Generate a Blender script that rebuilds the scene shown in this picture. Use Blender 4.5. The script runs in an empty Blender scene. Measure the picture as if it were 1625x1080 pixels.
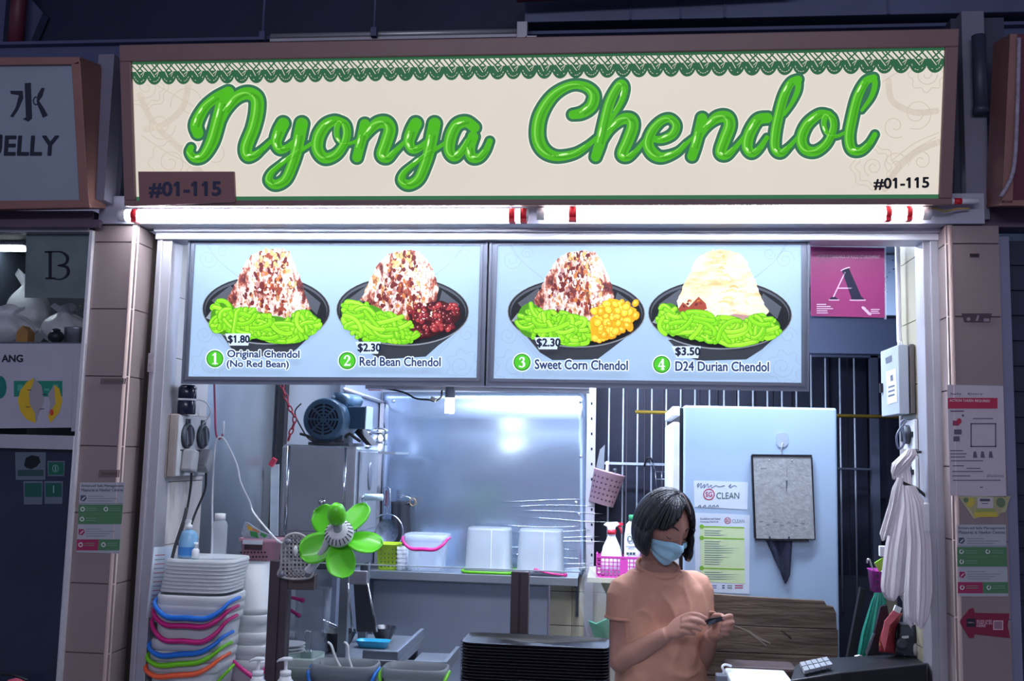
import bpy, bmesh, math, random
from mathutils import Vector, Matrix, noise
random.seed(7)
R = math.radians
C = bpy.context.scene.collection
sc = bpy.context.scene

# ---------------------------------------------------------------- camera
CAM = Vector((0, -3.05, 1.6)); FPX = 1600.0
YAW, PIT, ROL = R(6.045), R(6.477), R(1.375)
def cam_axes():
    f = Vector((-math.sin(YAW), math.cos(YAW), 0)); r = Vector((math.cos(YAW), math.sin(YAW), 0)); u = Vector((0, 0, 1))
    f2 = f * math.cos(PIT) + u * math.sin(PIT); u2 = u * math.cos(PIT) - f * math.sin(PIT)
    return r * math.cos(ROL) + u2 * math.sin(ROL), u2 * math.cos(ROL) - r * math.sin(ROL), f2
CR, CU, CF = cam_axes()
cd = bpy.data.cameras.new('camera'); cd.sensor_width = 36; cd.lens = 36 * FPX / 1625; cd.clip_start = .05
co = bpy.data.objects.new('camera', cd); C.objects.link(co)
co.matrix_world = Matrix(((CR.x, CU.x, -CF.x, CAM.x), (CR.y, CU.y, -CF.y, CAM.y), (CR.z, CU.z, -CF.z, CAM.z), (0, 0, 0, 1)))
sc.camera = co

# ---------------------------------------------------------------- light and exposure
sc.view_settings.view_transform = 'Standard'; sc.view_settings.look = 'None'
sc.view_settings.exposure = .15; sc.view_settings.gamma = 1; sc.view_settings.use_curve_mapping = False
w = bpy.data.worlds.new('night_hall'); sc.world = w; w.use_nodes = True
w.node_tree.nodes['Background'].inputs[0].default_value = (.36, .36, .60, 1)
w.node_tree.nodes['Background'].inputs[1].default_value = .34
sc.cycles.max_bounces = 8; sc.cycles.transparent_max_bounces = 24
sc.cycles.use_denoising = True
def area(name, loc, target, sx, sy, power, col):
    l = bpy.data.lights.new(name, 'AREA'); l.shape = 'RECTANGLE'; l.size = sx; l.size_y = sy; l.energy = power; l.color = col
    o = bpy.data.objects.new(name, l); C.objects.link(o); o.location = loc
    o.rotation_euler = (Vector(target) - Vector(loc)).to_track_quat('-Z', 'Y').to_euler()
    return o
area('hall_lamp', (-.3, -4.5, 3.0), (0, 0, 1.2), 3.0, .4, 52, (.84, .84, 1))          # the food hall's own lamps, high behind the camera
area('kitchen_lamp', (-.35, .95, 2.42), (-.35, 1.05, 0), 1.2, .10, 62, (.70, .80, 1))   # lamp on the stall ceiling
area('kitchen_lamp', (.55, .55, 2.42), (.5, .7, 0), .8, .10, 22, (.70, .80, 1))

# ---------------------------------------------------------------- helpers
def P(px, py, Y):
    """Point of the vertical plane at depth Y that is seen at photo pixel px, py."""
    d = CF * FPX + CR * (px - 812.5) - CU * (py - 540)
    return CAM + d * ((Y - CAM.y) / d.y)
def PX(px, py, X):
    d = CF * FPX + CR * (px - 812.5) - CU * (py - 540)
    return CAM + d * ((X - CAM.x) / d.x)
def S(Y): return (Y + 3.05) / 1600 * 1.005
def lin(h):
    if not isinstance(h, str): return tuple(h)
    h = h.lstrip('#'); o = []
    for i in (0, 2, 4):
        c = int(h[i:i + 2], 16) / 255
        o.append(c / 12.92 if c <= .04045 else ((c + .055) / 1.055) ** 2.4)
    return tuple(o)
MATS = {}
def mat(name, col, rough=.5, metal=0, var=.10, scale=9, bump=0, bscale=40, glow=0, trans=0, clear=0, ior=1.45, spec=.5, stretch=None, coat=0, thin=0):
    """Procedural material: noise-varied colour, optional bump, glow, glassiness or see-through share."""
    if name in MATS: return MATS[name]
    m = bpy.data.materials.new(name); MATS[name] = m; m.use_nodes = True
    nt = m.node_tree; b = nt.nodes['Principled BSDF']; c = lin(col)
    tc = nt.nodes.new('ShaderNodeTexCoord'); mp = nt.nodes.new('ShaderNodeMapping')
    nt.links.new(tc.outputs['Object'], mp.inputs[0])
    if stretch: mp.inputs['Scale'].default_value = stretch
    n = nt.nodes.new('ShaderNodeTexNoise'); n.inputs['Scale'].default_value = scale; n.inputs['Detail'].default_value = 5
    nt.links.new(mp.outputs[0], n.inputs['Vector'])
    cr = nt.nodes.new('ShaderNodeValToRGB'); e = cr.color_ramp.elements
    e[0].position = .3; e[1].position = .7
    e[0].color = tuple(max(0, x * (1 - var)) for x in c) + (1,); e[1].color = tuple(min(1, x * (1 + var)) for x in c) + (1,)
    nt.links.new(n.outputs['Fac'], cr.inputs[0]); nt.links.new(cr.outputs[0], b.inputs['Base Color'])
    b.inputs['Roughness'].default_value = rough; b.inputs['Metallic'].default_value = metal
    b.inputs['IOR'].default_value = ior; b.inputs['Specular IOR Level'].default_value = spec
    b.inputs['Transmission Weight'].default_value = trans; b.inputs['Coat Weight'].default_value = coat
    if glow:
        nt.links.new(cr.outputs[0], b.inputs['Emission Color']); b.inputs['Emission Strength'].default_value = glow
        mu = nt.nodes.new('ShaderNodeVectorMath'); mu.operation = 'SCALE'; mu.inputs['Scale'].default_value = .35   # backlit film lets most light through
        nt.links.new(cr.outputs[0], mu.inputs[0]); nt.links.new(mu.outputs[0], b.inputs['Base Color'])
    if bump:
        n2 = nt.nodes.new('ShaderNodeTexNoise'); n2.inputs['Scale'].default_value = bscale; n2.inputs['Detail'].default_value = 4
        nt.links.new(mp.outputs[0], n2.inputs['Vector'])
        bp = nt.nodes.new('ShaderNodeBump'); bp.inputs['Strength'].default_value = bump; bp.inputs['Distance'].default_value = .01
        nt.links.new(n2.outputs['Fac'], bp.inputs['Height']); nt.links.new(bp.outputs[0], b.inputs['Normal'])
    if thin:   # light shines through the thin wall
        tl = nt.nodes.new('ShaderNodeBsdfTranslucent'); nt.links.new(cr.outputs[0], tl.inputs[0])
        m1 = nt.nodes.new('ShaderNodeMixShader'); m1.inputs[0].default_value = thin
        nt.links.new(b.outputs[0], m1.inputs[1]); nt.links.new(tl.outputs[0], m1.inputs[2]); nt.links.new(m1.outputs[0], nt.nodes['Material Output'].inputs[0])
    if clear:
        t = nt.nodes.new('ShaderNodeBsdfTransparent'); mx = nt.nodes.new('ShaderNodeMixShader'); mx.inputs[0].default_value = clear
        nt.links.new((m1 if thin else b).outputs[0], mx.inputs[1]); nt.links.new(t.outputs[0], mx.inputs[2])
        nt.links.new(mx.outputs[0], nt.nodes['Material Output'].inputs[0])
    return m
def ink(col, glow=0, rough=.55):
    """Printed colour on a sheet; glow for backlit sheets."""
    return mat('ink_%s_%d' % (col.lstrip('#'), int(glow * 100)), col, rough, var=.03, scale=30, glow=glow, spec=.3)

ORG = {}
def frame_of(d):
    d = d.normalized(); a = Vector((0, 0, 1)) if abs(d.z) < .9 else Vector((1, 0, 0))
    u = d.cross(a).normalized(); return u, d.cross(u).normalized()
def cat_rom(pts, n=8, closed=False):
    pts = [Vector(p) for p in pts]
    if len(pts) < 3: return pts
    o = []; N = len(pts); rng = N if closed else N - 1
    for i in range(rng):
        g = (lambda k: pts[k % N]) if closed else (lambda k: pts[min(max(k, 0), N - 1)])
        p0, p1, p2, p3 = g(i - 1), g(i), g(i + 1), g(i + 2)
        for k in range(n):
            t = k / n
            o.append(.5 * (2 * p1 + (p2 - p0) * t + (2 * p0 - 5 * p1 + 4 * p2 - p3) * t * t + (3 * p1 - p0 - 3 * p2 + p3) * t ** 3))
    if not closed: o.append(pts[-1])
    return o
class MB:
    def __init__(s): s.v = []; s.f = []; s.m = []; s.s = []
    def add(s, v, f, m=0, sm=False):
        k = len(s.v); s.v += [Vector(x) for x in v]
        for q in f: s.f.append([k + i for i in q]); s.m.append(m); s.s.append(sm)
        return s
    def box(s, x0, x1, y0, y1, z0, z1, m=0):
        v = [(x, y, z) for x in (x0, x1) for y in (y0, y1) for z in (z0, z1)]
        return s.add(v, [(0, 1, 3, 2), (4, 6, 7, 5), (0, 4, 5, 1), (2, 3, 7, 6), (0, 2, 6, 4), (1, 5, 7, 3)], m)
    def obox(s, c, size, M=None, m=0):
        M = M or Matrix(); c = Vector(c); h = Vector(size) / 2
        v = [c + M @ Vector((a * h.x, b * h.y, d * h.z)) for a in (-1, 1) for b in (-1, 1) for d in (-1, 1)]
        return s.add(v, [(0, 1, 3, 2), (4, 6, 7, 5), (0, 4, 5, 1), (2, 3, 7, 6), (0, 2, 6, 4), (1, 5, 7, 3)], m)
    def bar(s, a, b, wd, ht, m=0):
        a, b = Vector(a), Vector(b); u, v = frame_of(b - a); u *= wd / 2; v *= ht / 2
        vs = [p + x * u + y * v for p in (a, b) for x, y in ((-1, -1), (1, -1), (1, 1), (-1, 1))]
        return s.add(vs, [(3, 2, 1, 0), (4, 5, 6, 7)] + [(i, (i + 1) % 4, (i + 1) % 4 + 4, i + 4) for i in range(4)], m)
    def tube(s, path, r, seg=10, m=0, closed=False, smooth=0, flat=1.0):
        path = [Vector(p) for p in path]; rr = r if isinstance(r, (list, tuple)) else [r] * len(path)
        if smooth:
            q = [Vector((p.x, p.y, p.z, k)) for p, k in zip(path, rr)]
            q = cat_rom(q, smooth, closed); path = [Vector(p[:3]) for p in q]; rr = [max(p[3], 1e-5) for p in q]
        n = len(path); vs = []; u = None
        for i, p in enumerate(path):
            a = path[(i - 1) % n] if closed or i > 0 else p; b = path[(i + 1) % n] if closed or i < n - 1 else p
            t = (b - a)
            if t.length < 1e-9: t = Vector((0, 0, 1))
            t.normalize()
            if u is None: u, _ = frame_of(t)
            u = (u - t * u.dot(t)); u = u.normalized() if u.length > 1e-6 else frame_of(t)[0]
            v = t.cross(u)
            vs += [p + (u * math.cos(2 * math.pi * k / seg) + v * flat * math.sin(2 * math.pi * k / seg)) * rr[i] for k in range(seg)]
        f = []
        for i in range(n if closed else n - 1):
            j = (i + 1) % n
            f += [(i * seg + k, i * seg + (k + 1) % seg, j * seg + (k + 1) % seg, j * seg + k) for k in range(seg)]
        if not closed: f += [tuple(reversed(range(seg))), tuple(range((n - 1) * seg, n * seg))]
        return s.add(vs, f, m, True)
    def cyl(s, a, b, r, r2=None, seg=20, m=0): return s.tube([a, b], [r, r if r2 is None else r2], seg, m)
    def loft(s, rings, m=0, caps=True, sm=True, closed=False):
        n = len(rings[0]); vs = [p for q in rings for p in q]; f = []
        for i in range(len(rings) - (0 if closed else 1)):
            j = (i + 1) % len(rings)
            f += [(i * n + k, i * n + (k + 1) % n, j * n + (k + 1) % n, j * n + k) for k in range(n)]
        if caps and not closed: f += [tuple(reversed(range(n))), tuple(range((len(rings) - 1) * n, len(rings) * n))]
        return s.add(vs, f, m, sm)
    def lathe(s, prof, o=(0, 0, 0), ax=(0, 0, 1), seg=28, m=0, sq=0, kx=1, ky=1, caps=True, u=None):
        """Revolve (radius, height) pairs about ax; sq>0 gives a rounded-square section."""
        o = Vector(o); ax = Vector(ax).normalized()
        if u is None: u, v = frame_of(ax)
        else: u = Vector(u).normalized(); v = ax.cross(u)
        if abs(ax.z) > .999 : u, v = Vector((1, 0, 0)), Vector((0, 1, 0)) * (1 if ax.z > 0 else -1)
        rings = []
        for r, h in prof:
            q = []
            for k in range(seg):
                t = 2 * math.pi * k / seg; c, d = math.cos(t), math.sin(t)
                if sq: g = (abs(c) ** sq + abs(d) ** sq) ** (-1 / sq)
                else: g = 1
                q.append(o + ax * h + u * (c * g * r * kx) + v * (d * g * r * ky))
            rings.append(q)
        return s.loft(rings, m, caps)
    def ball(s, c, r, seg=16, m=0, M=None):
        r = r if isinstance(r, (list, tuple)) else (r, r, r); M = M or Matrix(); c = Vector(c); rings = []
        for i in range(seg // 2 + 1):
            a = -math.pi / 2 + math.pi * i / (seg // 2); q = []
            ca = max(math.cos(a), 1e-3)
            for k in range(seg):
                t = 2 * math.pi * k / seg
                q.append(c + M @ Vector((r[0] * ca * math.cos(t), r[1] * ca * math.sin(t), r[2] * math.sin(a))))
            rings.append(q)
        return s.loft(rings, m)
    def prism(s, pts, d, m=0, sm=False):
        n = len(pts); pts = [Vector(p) for p in pts]; d = Vector(d)
        return s.add(pts + [p + d for p in pts], [tuple(reversed(range(n))), tuple(range(n, 2 * n))] + [(i, (i + 1) % n, (i + 1) % n + n, i + n) for i in range(n)], m, sm)
    def grid(s, fn, nu, nv, m=0, sm=True):
        vs = [fn(i / nu, j / nv) for j in range(nv + 1) for i in range(nu + 1)]
        return s.add(vs, [(j * (nu + 1) + i, j * (nu + 1) + i + 1, (j + 1) * (nu + 1) + i + 1, (j + 1) * (nu + 1) + i) for j in range(nv) for i in range(nu)], m, sm)
    def mesh(s, name, mats, o):
        me = bpy.data.meshes.new(name); me.from_pydata([v - o for v in s.v], [], s.f)
        for q in (mats if isinstance(mats, (list, tuple)) else [mats]): me.materials.append(q)
        me.polygons.foreach_set('material_index', s.m); me.polygons.foreach_set('use_smooth', s.s)
        bm = bmesh.new(); bm.from_mesh(me); bmesh.ops.recalc_face_normals(bm, faces=bm.faces); bm.to_mesh(me); bm.free()
        return me
    def build(s, name, mats, parent=None, bevel=0, solid=0, sub=0, label=None, keepn=False):
        """Link as ONE mesh object: a part under parent, or a top-level object with its origin at its base."""
        if parent is not None: o = ORG[parent.name]
        else:
            xs = [v.x for v in s.v]; ys = [v.y for v in s.v]; zs = [v.z for v in s.v]
            o = Vector(((min(xs) + max(xs)) / 2, (min(ys) + max(ys)) / 2, min(zs)))
        ob = bpy.data.objects.new(name, s.mesh(name, mats, o)); C.objects.link(ob)
        if parent is not None: ob.parent = parent
        else: ob.location = o
        ORG[ob.name] = o
        if solid:
            md = ob.modifiers.new('solid', 'SOLIDIFY'); md.thickness = solid; md.offset = 0
        if bevel:
            md = ob.modifiers.new('bevel', 'BEVEL'); md.width = bevel; md.segments = 2; md.limit_method = 'ANGLE'; md.angle_limit = R(40)
        if sub:
            md = ob.modifiers.new('sub', 'SUBSURF'); md.levels = sub; md.render_levels = sub
        if label: ob['label'] = label
        return ob
def tag(o, label, cat, group=None, kind=None):
    o['label'] = label; o['category'] = cat
    if group: o['group'] = group
    if kind: o['kind'] = kind
    return o
def thing(name, label, cat, loc, group=None):
    o = bpy.data.objects.new(name, None); C.objects.link(o); o.location = loc; o.empty_display_size = .05
    ORG[o.name] = Vector(loc); tag(o, label, cat, group); return o
def struct(name, mb, mats, label=None, cat=None, **k):
    o = mb.build(name, mats, **k); o['kind'] = 'structure'
    if label: o['label'] = label; o['category'] = cat
    return o
def dup(root, loc, label=None, group=None):
    """Copy of a thing with copies of its parts and sub-parts."""
    r = root.copy(); C.objects.link(r); r.location = loc; ORG[r.name] = Vector(loc)
    if label: r['label'] = label
    if group: r['group'] = group
    for ch in list(root.children):
        c = ch.copy(); C.objects.link(c); c.parent = r
        for g in list(ch.children):
            d = g.copy(); C.objects.link(d); d.parent = c
    return r
_tx = {}
def glyphs(s, off=0):
    if (s, off) in _tx: return _tx[(s, off)]
    cu = bpy.data.curves.new('t', 'FONT'); cu.body = s; cu.offset = off; cu.resolution_u = 3; cu.fill_mode = 'FRONT'
    ob = bpy.data.objects.new('t', cu); C.objects.link(ob); dg = bpy.context.evaluated_depsgraph_get(); dg.update()
    me = bpy.data.meshes.new_from_object(ob.evaluated_get(dg))
    v = [(p.co.x, p.co.y) for p in me.vertices]; f = [tuple(q.vertices) for q in me.polygons]
    bpy.data.objects.remove(ob); bpy.data.curves.remove(cu); bpy.data.meshes.remove(me)
    if len(s) > 1 and '1' in s:     # a flag on each plain figure one
        o = glyphs('1'); w1 = max(p[0] for p in o[0]) - min(p[0] for p in o[0]); h1 = max(p[1] for p in o[0])
        for i, ch in enumerate(s):
            if ch == '1':
                rx = max(p[0] for p in (v if i == len(s) - 1 else glyphs(s[:i + 1])[0])); l = rx - w1; k = len(v)
                v += [(l + w1 * .3, h1), (l, h1), (l - .17 * h1, h1 * .84), (l - .17 * h1, h1 * .72), (l + w1 * .3, h1 * .82)]; f.append((k, k + 1, k + 2, k + 3, k + 4))
    _tx[(s, off)] = (v, f); return v, f
class Sheet:
    """A flat sheet in the place: point o, outward normal n. Its print is measured off the photograph."""
    def __init__(s, o, n): s.o = Vector(o); s.n = Vector(n).normalized()
    def at(s, px, py, lift=0):
        d = CF * FPX + CR * (px - 812.5) - CU * (py - 540)
        t = (s.o + s.n * lift - CAM).dot(s.n) / d.dot(s.n); return CAM + d * t
    def poly(s, mb, pts, lift, m=0): mb.add([s.at(x, y, lift) for x, y in pts], [tuple(range(len(pts)))], m)
    def rect(s, mb, x0, y0, x1, y1, lift, m=0, sk=0, sy=0):
        s.poly(mb, [(x0, y0), (x1, y0 + sy), (x1 + sk, y1 + sy), (x0 + sk, y1)], lift, m)
    def disc(s, mb, cx, cy, rx, ry, lift, m=0, rot=0, n=28, a0=0, a1=360):
        c, d = math.cos(rot), math.sin(rot); q = []
        for k in range(n + (a1 - a0 < 360)):
            t = R(a0 + (a1 - a0) * k / n); x, y = rx * math.cos(t), ry * math.sin(t); q.append((cx + x * c - y * d, cy + x * d + y * c))
        s.poly(mb, q, lift, m)
    def ring(s, mb, cx, cy, rx, ry, wd, lift, m=0, n=28):
        a = [(cx + rx * math.cos(2 * math.pi * k / n), cy + ry * math.sin(2 * math.pi * k / n)) for k in range(n)]
        b = [(cx + (rx - wd) * math.cos(2 * math.pi * k / n), cy + (ry - wd) * math.sin(2 * math.pi * k / n)) for k in range(n)]
        mb.add([s.at(x, y, lift) for x, y in a + b], [(k, (k + 1) % n, (k + 1) % n + n, k + n) for k in range(n)], m)
    def stroke(s, mb, pts, lift, m=0, wd=None, n=8, grow=0, shift=(0, 0), cap=True):
        q = [Vector((p[0], p[1], wd if wd is not None else p[2])) for p in pts]
        q = cat_rom(q, n); L = []; Rr = []; N = len(q)
        for i, p in enumerate(q):
            t = Vector((q[min(i + 1, N - 1)].x - q[max(i - 1, 0)].x, q[min(i + 1, N - 1)].y - q[max(i - 1, 0)].y))
            t = t.normalized() if t.length > 1e-6 else Vector((1, 0)); h = max(p.z + grow, .2)
            x, y = p.x + shift[0], p.y + shift[1]
            L.append(s.at(x - t.y * h, y + t.x * h, lift)); Rr.append(s.at(x + t.y * h, y - t.x * h, lift))
        mb.add(L + Rr, [(i, i + 1, N + i + 1, N + i) for i in range(N - 1)], m)
        if cap:
            for p in (q[0], q[-1]): s.disc(mb, p.x + shift[0], p.y + shift[1], max(p.z + grow, .2), max(p.z + grow, .2), lift, m, n=18)
    def text(s, mb, st, x0, y0, x1, y1, lift, m=0, off=0, sy=0, sk=0):
        """Lettering fitted to the box x0..x1, y0 (top)..y1 (bottom); sy = drop at the right end."""
        v, f = glyphs(st); a = min(p[0] for p in v); b = max(p[0] for p in v); c = min(p[1] for p in v); d = max(p[1] for p in v)
        rad = off * (y1 - y0) * .9; n = 0 if not off else (6 if rad < 1 else 10)
        for k in range(n + 1):   # a bolder face or a halo: the letters again, shifted all round
            ox, oy = (0, 0) if k == 0 else (rad * math.cos(6.2832 * k / n), rad * math.sin(6.2832 * k / n)); vs = []
            for x, y in v:
                u = (x - a) / (b - a); t = (y - c) / (d - c)
                vs.append(s.at(x0 + (x1 - x0) * u + sk * (1 - t) + ox, y1 + (y0 - y1) * t + sy * u + oy, lift + .00002 * k))
            mb.add(vs, f, m)

# ---------------------------------------------------------------- materials
steel = mat('brushed_steel', '#a9b0b8', .34, .85, .10, 3, bump=.06, bscale=2.2, stretch=(1, 1, 1))
steel_wall = mat('steel_sheet', '#a7aeb6', .30, .85, .14, 2.2, bump=.05, bscale=1.2)
steel_dull = mat('dull_steel', '#868c96', .45, .7, .15, 5)
steel_dark = mat('dark_steel', '#4a4f58', .5, .5, .15, 6)
alu = mat('aluminium', '#b2b1ba', .42, .55, .08, 6)
alu_dark = mat('aluminium_frame', '#6f7585', .4, .6, .06, 6)
brown_alu = mat('brown_aluminium', '#4d444b', .4, .3, .1, 8)
tile = None
white_pl = mat('white_plastic', '#d9dde2', .4, 0, .04, 20)
grey_pl = mat('grey_plastic', '#a9a6a6', .5, 0, .06, 20)
beige_pl = mat('beige_plastic', '#8d8381', .5, 0, .06, 20)
black_pl = mat('black_plastic', '#15161d', .35, 0, .15, 20)
black_matt = mat('black_paint', '#14151c', .6, 0, .2, 20)
clear_pl = mat('clear_plastic', '#ccd6e4', .18, 0, .04, 14, clear=.66, thin=.3)
milky_pl = mat('milky_plastic', '#eaeef2', .3, 0, .04, 8, clear=.22, thin=.35)
glass_m = mat('clear_glass', '#1c2422', .03, 0, .0, 5, clear=.88)
chrome = mat('chrome', '#d8dce2', .15, 1, .03, 10)
cable_white = mat('white_cable', '#dcdfe4', .5, 0, .05, 30)
cable_black = mat('black_cable', '#22242b', .5, 0, .1, 30)
col_blue = mat('blue_plastic', '#1c6fd0', .35, 0, .06, 15)
col_pink = mat('pink_plastic', '#b81f73', .35, 0, .06, 15)
col_green = mat('green_plastic', '#6cbf1e', .35, 0, .06, 15)
col_orange = mat('orange_plastic', '#e8603a', .35, 0, .06, 15)
pale_pink = mat('pale_pink_plastic', '#d59fae', .45, 0, .05, 15)
lamp_m = mat('lit_tube', (.86, .92, 1), .4, 0, 0, 5, glow=55)
red_tape = mat('red_tape', '#c8182c', .5, 0, .08, 20)
# ---------------------------------------------------------------- the setting
tile_m = mat('beige_wall_tile', '#887a7b', .35, 0, .04, 4)
tile_w = mat('white_wall_tile', '#c9c4c2', .3, 0, .04, 3)
tile_y = mat('cream_wall_tile', '#d8d2b6', .35, 0, .05, 4)
grout_m = mat('grout', '#6c605c', .8, 0, .1, 20)
navy_m = mat('dark_navy_paint', '#1f2542', .6, 0, .2, 3)
hall_m = mat('hall_steelwork', '#4a5274', .6, 0, .15, 4)
XL = P(267, 500, .09).x; XR = P(1468, 500, .09).x
JL0, JL1 = P(243, 500, .09).x, P(267, 500, .09).x
JR0, JR1 = P(1468, 600, .09).x, P(1502, 600, .09).x
PL0, PL1 = P(148, 400, 0).x, P(216, 400, 0).x
PR0, PR1 = P(1507, 600, 0).x, P(1592, 600, 0).x
ZT = P(800, 357, 0).z
struct('floor', MB().box(-3.6, 3.0, -4.5, 3.2, -.1, 0), mat('floor_tile', '#5a5a60', .5, 0, .12, 6))
struct('ceiling', MB().box(-3.6, 3.0, -.6, 3.2, 3.42, 3.5), navy_m)
struct('ceiling', MB().box(XL - .2, XR + .8, .12, 2.4, 2.47, 2.52), mat('stall_ceiling', '#7d8594', .7, 0, .08, 3))
def tiled(mb, x0, x1, y0, y1, zs, axis, sign, m=0, gap=.002):
    for a, b in zip(zs[:-1], zs[1:]): mb.box(x0, x1, y0, y1, a + gap, b - gap, m)
zs = [0, .21, .42, .63, .84, 1.05] ; zj = [P(190, y, 0).z for y in (927, 815, 708, 597, 490, 384)]
zl = [0] + [zj[0] - .21 * k for k in (4, 3, 2, 1)] + zj + [ZT]
for side, a, b in (('left', PL0, PL1), ('right', PR0, PR1)):
    m = MB(); tiled(m, a, b, 0, .012, zl, 0, 0)
    inx = b if side == 'left' else a; s = -1 if side == 'left' else 1
    tiled(m, min(inx, inx + s * .012), max(inx, inx + s * .012), .013, .11, zl, 0, 0)
    m.box(a + .004, b - .004, .006, .5, 0, ZT - .002, 1)
    m.tube([(inx + s * .0105, .0095, 0), (inx + s * .0105, .0095, ZT)], .0115, 12, 2)
    struct('pillar_' + side, m, [tile_m, grout_m, mat('corner_bead', '#cbb6ae', .3, 0, .03, 6)])
# door jambs and lintel of the stall opening
m = MB(); m.box(JL0, JL1, .085, .17, 0, ZT); m.box(JL0 + .012, JL1 - .03, .078, .09, 0, ZT)
struct('jamb_left', m, alu, bevel=.002)
m = MB(); m.box(JR0, JR1, .085, .17, 0, ZT); m.box(JR0 + .02, JR1 - .018, .078, .09, 0, ZT)
struct('jamb_right', m, alu, bevel=.002)
zl0, zl1 = P(800, 383, .1).z, P(800, 355, .1).z
m = MB(); m.box(JL0, JR1, .07, .17, zl0, zl1 + .03); m.box(JL0, JR1, .055, .075, zl0 + .022, zl0 + .034)
struct('lintel_front', m, mat('lintel_paint', '#d3d5e0', .45, .15, .12, 5), bevel=.002)
# inner walls
ZC = 2.47
m = MB()
for i in range(12):
    z0 = .05 + i * .205; m.box(XL - .03, XL - .002, .17, .45, z0 + .0015, z0 + .2035)
m.box(XL - .06, XL - .006, .17, .45, 0, ZC, 1)
struct('wall_left', m, [tile_w, grout_m])
struct('wall_right', MB().box(XR + .012, XR + .08, .17, .44, 0, ZC), mat('right_wall_paint', '#8b8a8c', .6, 0, .1, 3))
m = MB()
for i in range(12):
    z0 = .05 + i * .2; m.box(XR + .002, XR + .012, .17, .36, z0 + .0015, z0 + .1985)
struct('wall_corridor', MB().box(XR + .75, XR + .8, .1, 2.4, 0, ZC), navy_m)
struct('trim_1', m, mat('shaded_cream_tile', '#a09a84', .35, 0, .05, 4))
Y_STEEL = 1.22
struct('wall_left', MB().box(XL - .05, XL - .012, .45, Y_STEEL, 0, ZC), steel_wall)
YB = 1.85
xa = P(606, 636, YB).x
struct('wall_back', MB().box(XL - .05, P(546, 640, Y_STEEL).x, Y_STEEL + .02, Y_STEEL + .05, 0, ZC), mat('white_steel_sheet', '#b9bfc8', .4, .35, .1, 2.2, bump=.05, bscale=1.4))
struct('corner_gap_strip', MB().box(P(443, 700, Y_STEEL).x, P(453, 700, Y_STEEL).x, Y_STEEL - .03, Y_STEEL + .018, 0, ZC), black_matt)  # black strip put in for the dark of the wall corner gap
zb = P(700, 918, YB).z
# back wall: lower part paler, light put into its colour, tiled strip, then open grille
struct('wall_back', MB().box(xa - .3, P(872, 800, YB).x, YB + .01, YB + .05, zb - .02, ZC), steel_wall)
struct('wall_back', MB().box(xa - .3, P(872, 800, YB).x, YB + .01, YB + .05, 0, zb - .021), mat('lightened_blue_sheet', '#d2deef', .5, .05, .10, 2.5, bump=.05, bscale=1.4))
m = MB(); x0, x1 = P(873, 950, YB).x, P(990, 950, YB).x; zz = [0, .25, .45, .65, P(900, 1040, YB).z, P(900, 992, YB).z, P(900, 938, YB).z, P(900, 912, YB).z]
xm = P(908, 950, YB).x
tiled(m, x0, xm - .001, YB, YB + .02, zz, 0, 0); tiled(m, xm + .001, x1, YB, YB + .02, zz, 0, 0); m.box(x0, x1, YB + .004, YB + .05, 0, zz[-1], 1)
struct('wall_back', m, [tile_y, grout_m])
struct('wall_back', MB().box(x0, P(934, 800, YB).x, YB + .005, YB + .05, zz[-1] + .005, ZC), steel_wall)
# the dark yard behind the grille: corrugated shutters
m = MB(); xs0, xs1 = P(938, 700, YB + .2).x, XR + .75
k = 0; x = xs0
while x < xs1:
    m.box(x, min(x + .085, xs1), YB + .20 + (.018 if k % 2 else 0), YB + .25, 0, ZC); x += .09; k += 1
struct('wall_yard', m, mat('dark_shutter', '#262a3c', .45, .3, .2, 5))
m = MB(); xq0 = P(1290, 900, YB + .1).x
m.box(xq0, XR + .7, YB + .08, YB + .19, 0, P(1370, 920, YB).z); 
struct('trim_3', m, mat('dark_counter_block', '#3a3f50', .5, .2, .1, 5))

# big back sheet of steel with screws
T = thing('steel_splash_panel', 'large shiny steel sheet screwed to the back wall above the shelf', 'panel', (P(770, 900, YB).x, YB, P(770, 900, YB).z))
a, b, c, d = P(608, 622, YB), P(930, 622, YB), P(930, 912, YB), P(608, 912, YB)
m = MB(); nu = 26
def splash(u, v):
    p = (a * (1 - u) + b * u) * (1 - v) + (d * (1 - u) + c * u) * v
    return Vector((p.x, YB - .006 - .034 * v + .0035 * math.sin(v * 9 + u * 2.0) + .002 * noise.noise(Vector((u * 3, v * 4, 1))) - .006 * math.exp(-((v - .12) / .05) ** 2), p.z))
m.grid(splash, nu, nu)
m.build('sheet', mat('mirror_steel', '#b4c6dc', .2, .9, .08, 2.4, bump=.02, bscale=4), T, solid=.002)
for px, py in ((922, 637), (922, 724), (914, 797), (919, 815), (624, 636)):
    p = P(px, py, YB - .012 - .034 * (py - 622) / 290); mm = MB(); mm.ball((p.x, p.y, p.z), (.008, .005, .008), 10); mm.build('screw', chrome, T)
mm = MB()
for k, y in enumerate((792, 803, 812, 822, 832, 841, 851, 860, 870, 880, 890, 898)):
    x = 700 + 16 * (k % 4)
    mm.tube([P(x + (230 - k * 2) * t - 0, y + 3 * math.sin(t * 5 + k) + (3 if k % 3 == 0 else 1) * t, YB - .011 - .034 * (y - 622) / 290) for t in [i / 14 for i in range(6, 15)]], .0011, 5)
mm.build('wrinkle', chrome, T, label='fine pressed wrinkles near the lower right edge')
m = MB(); m.box(P(932, 640, YB).x, P(946, 640, YB).x, YB - .03, YB + .02, .2, ZC)
for y in range(640, 900, 24):
    p = P(939, y, YB - .03); m.box(p.x - .004, p.x + .004, YB - .032, YB - .029, p.z - .006, p.z + .006, 1)
struct('trim_4', m, [alu, black_pl])

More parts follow.
